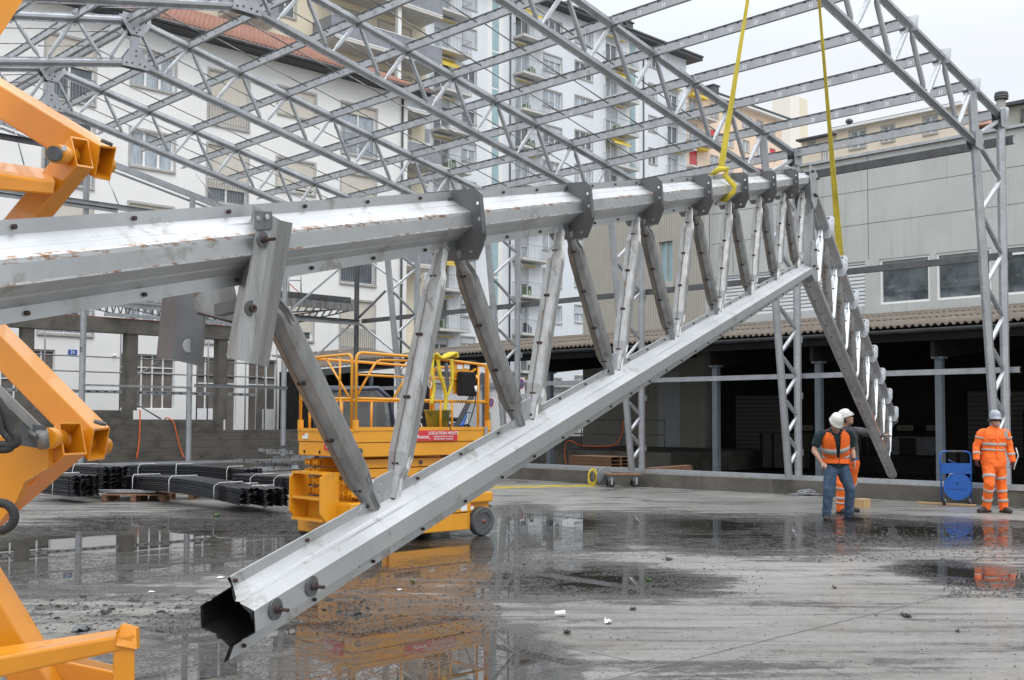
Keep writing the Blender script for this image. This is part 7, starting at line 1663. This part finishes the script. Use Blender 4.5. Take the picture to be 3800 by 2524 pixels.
    if J.get('gloves'):
        for k in 'lr':
            mb=MB(); hand_geo(mb,J['wr'+k],J['hd'+k],J['pn'+k],.9,1 if k=='l' else -1); w=V('wr'+k); hdv=Vector(J['hd'+k]).normalized(); limb(mb,[a4(w-hdv*.05,.040),a4(w,.034),a4(w+hdv*.05,.042,.026),a4(w+hdv*.085,.044,.024)],Y_,3,12)
            finish(mb,'glove','glove',th,base,R0,.007,2)
    for k in 'lr': boot(th,base,R0,J['an'+k],Vector(J['an'+k])+Vector(J['toe'+k]))
    return th,base,R0
def HR(yaw=0,pitch=0,roll=0): return Euler((pitch,roll,yaw)).to_matrix()
# bending worker in an orange vest
p1,b1,r1=person(3112,1932,'man in jeans and orange vest with white helmet, bending forward and looking down',dict(
    hip=(-.01,.06,.90),shl=(-.31,-.10,1.39),shr=(.16,-.12,1.41),neck=(-.09,-.20,1.46),head=(-.125,-.30,1.555),hR=HR(.25,.75),
    ell=(-.41,-.10,1.13),wrl=(-.33,-.22,.94),hdl=(.75,-.15,-.65),pnl=(.1,.5,-.6),curll=.9,elr=(.23,.0,1.14),wrr=(.245,-.06,.96),hdr=(.0,-.05,-1),pnr=(-1,0,0),curlr=.3,
    knl=(-.165,-.04,.50),anl=(-.19,.02,.10),knr=(.18,-.02,.51),anr=(.20,.10,.10),toel=(-.03,-.2,0),toer=(.22,-.14,0),
    helmet=('helmet',),trousers='denim',top='shirtdark',sleeve='short',vest=True,leg=1.12,bulk=1.06))
mb=MB(); limb(mb,[(.245,-.055,1.0,.036,.034),(.246,-.057,.975,.036,.034)],X_,3,12,0,False); mb.box((.265,-.085,.988),(.035,.012,.035),1); plain(mb,'wristwatch',['tyre','bluesign'],p1,b1,r1)
# second worker behind him, looking up to the right
p2,b2,r2=person(3150,1908,'man in grey jacket behind the bending one, looking up, arm stretched towards the truss',dict(
    hip=(.03,.1,.95),shl=(-.16,.16,1.43),shr=(.14,-.04,1.43),neck=(-.03,.03,1.52),head=(-.02,.0,1.625),hR=HR(1.05,-.38),
    ell=(-.26,.18,1.18),wrl=(-.24,.0,1.02),hdl=(.1,-.6,-.6),pnl=(1,0,0),elr=(.34,-.10,1.40),wrr=(.56,-.14,1.36),hdr=(1,0,.1),pnr=(0,0,-1),curlr=.6,
    knl=(-.12,.0,.50),anl=(-.13,.04,.10),knr=(.13,.26,.52),anr=(.10,.46,.10),toel=(.1,-.2,0),toer=(.2,-.1,0),
    helmet=('helmet',True,True),trousers='hivis',top='greyjacket',leg=1.08,legbands={'l':[.56,.72,.80],'r':[.50,.66,.76]}))
# third worker in full orange, walking
p3,b3,r3=person(3690,1903,'man in full orange suit and grey helmet walking beside the blue cart',dict(
    hip=(.0,.0,.93),shl=(-.20,.0,1.41),shr=(.225,.0,1.41),neck=(.02,-.02,1.51),head=(.02,-.045,1.615),hR=HR(.08,.05),
    ell=(-.28,.03,1.16),wrl=(-.315,-.04,.93),hdl=(-.05,-.1,-1),pnl=(1,0,0),elr=(.30,.03,1.14),wrr=(.315,-.06,.90),hdr=(.0,-.1,-1),pnr=(-1,-.2,0),
    knl=(-.13,-.12,.51),anl=(-.11,.06,.115),knr=(.145,.03,.50),anr=(.175,.02,.10),toel=(-.26,-.14,0),toer=(.03,-.22,0),skinhands=False,gloves=True,long=True,
    helmet=('helmetgrey',False,True,True),trousers='hivis',top='hivis',leg=1.14,bulk=1.12,legbands={'l':[.22,.60,.76],'r':[.24,.62,.78]},armbands={'l':[.32,.78],'r':[.32,.78]},torsobands=[.20,.42]))
mb=MB(); mb.box((.175,-.118,1.38),(.055,.012,.13),0,Euler((.1,0,-.2)).to_matrix()); plain(mb,'shoulder_patch','reflect',p3,b3,r3)
t=thing('hand_tool','slim white metal bar held at the side by the man in full orange','hand tool',tuple(b3+r3@Vector((.36,-.1,.8))))
mb=MB(); mb.tube([b3+r3@Vector(v) for v in ((.31,-.10,.76),(.33,-.10,.84),(.40,-.08,1.0),(.37,-.06,1.14))],.012,8); mb.build('bar','galvshiny',t)
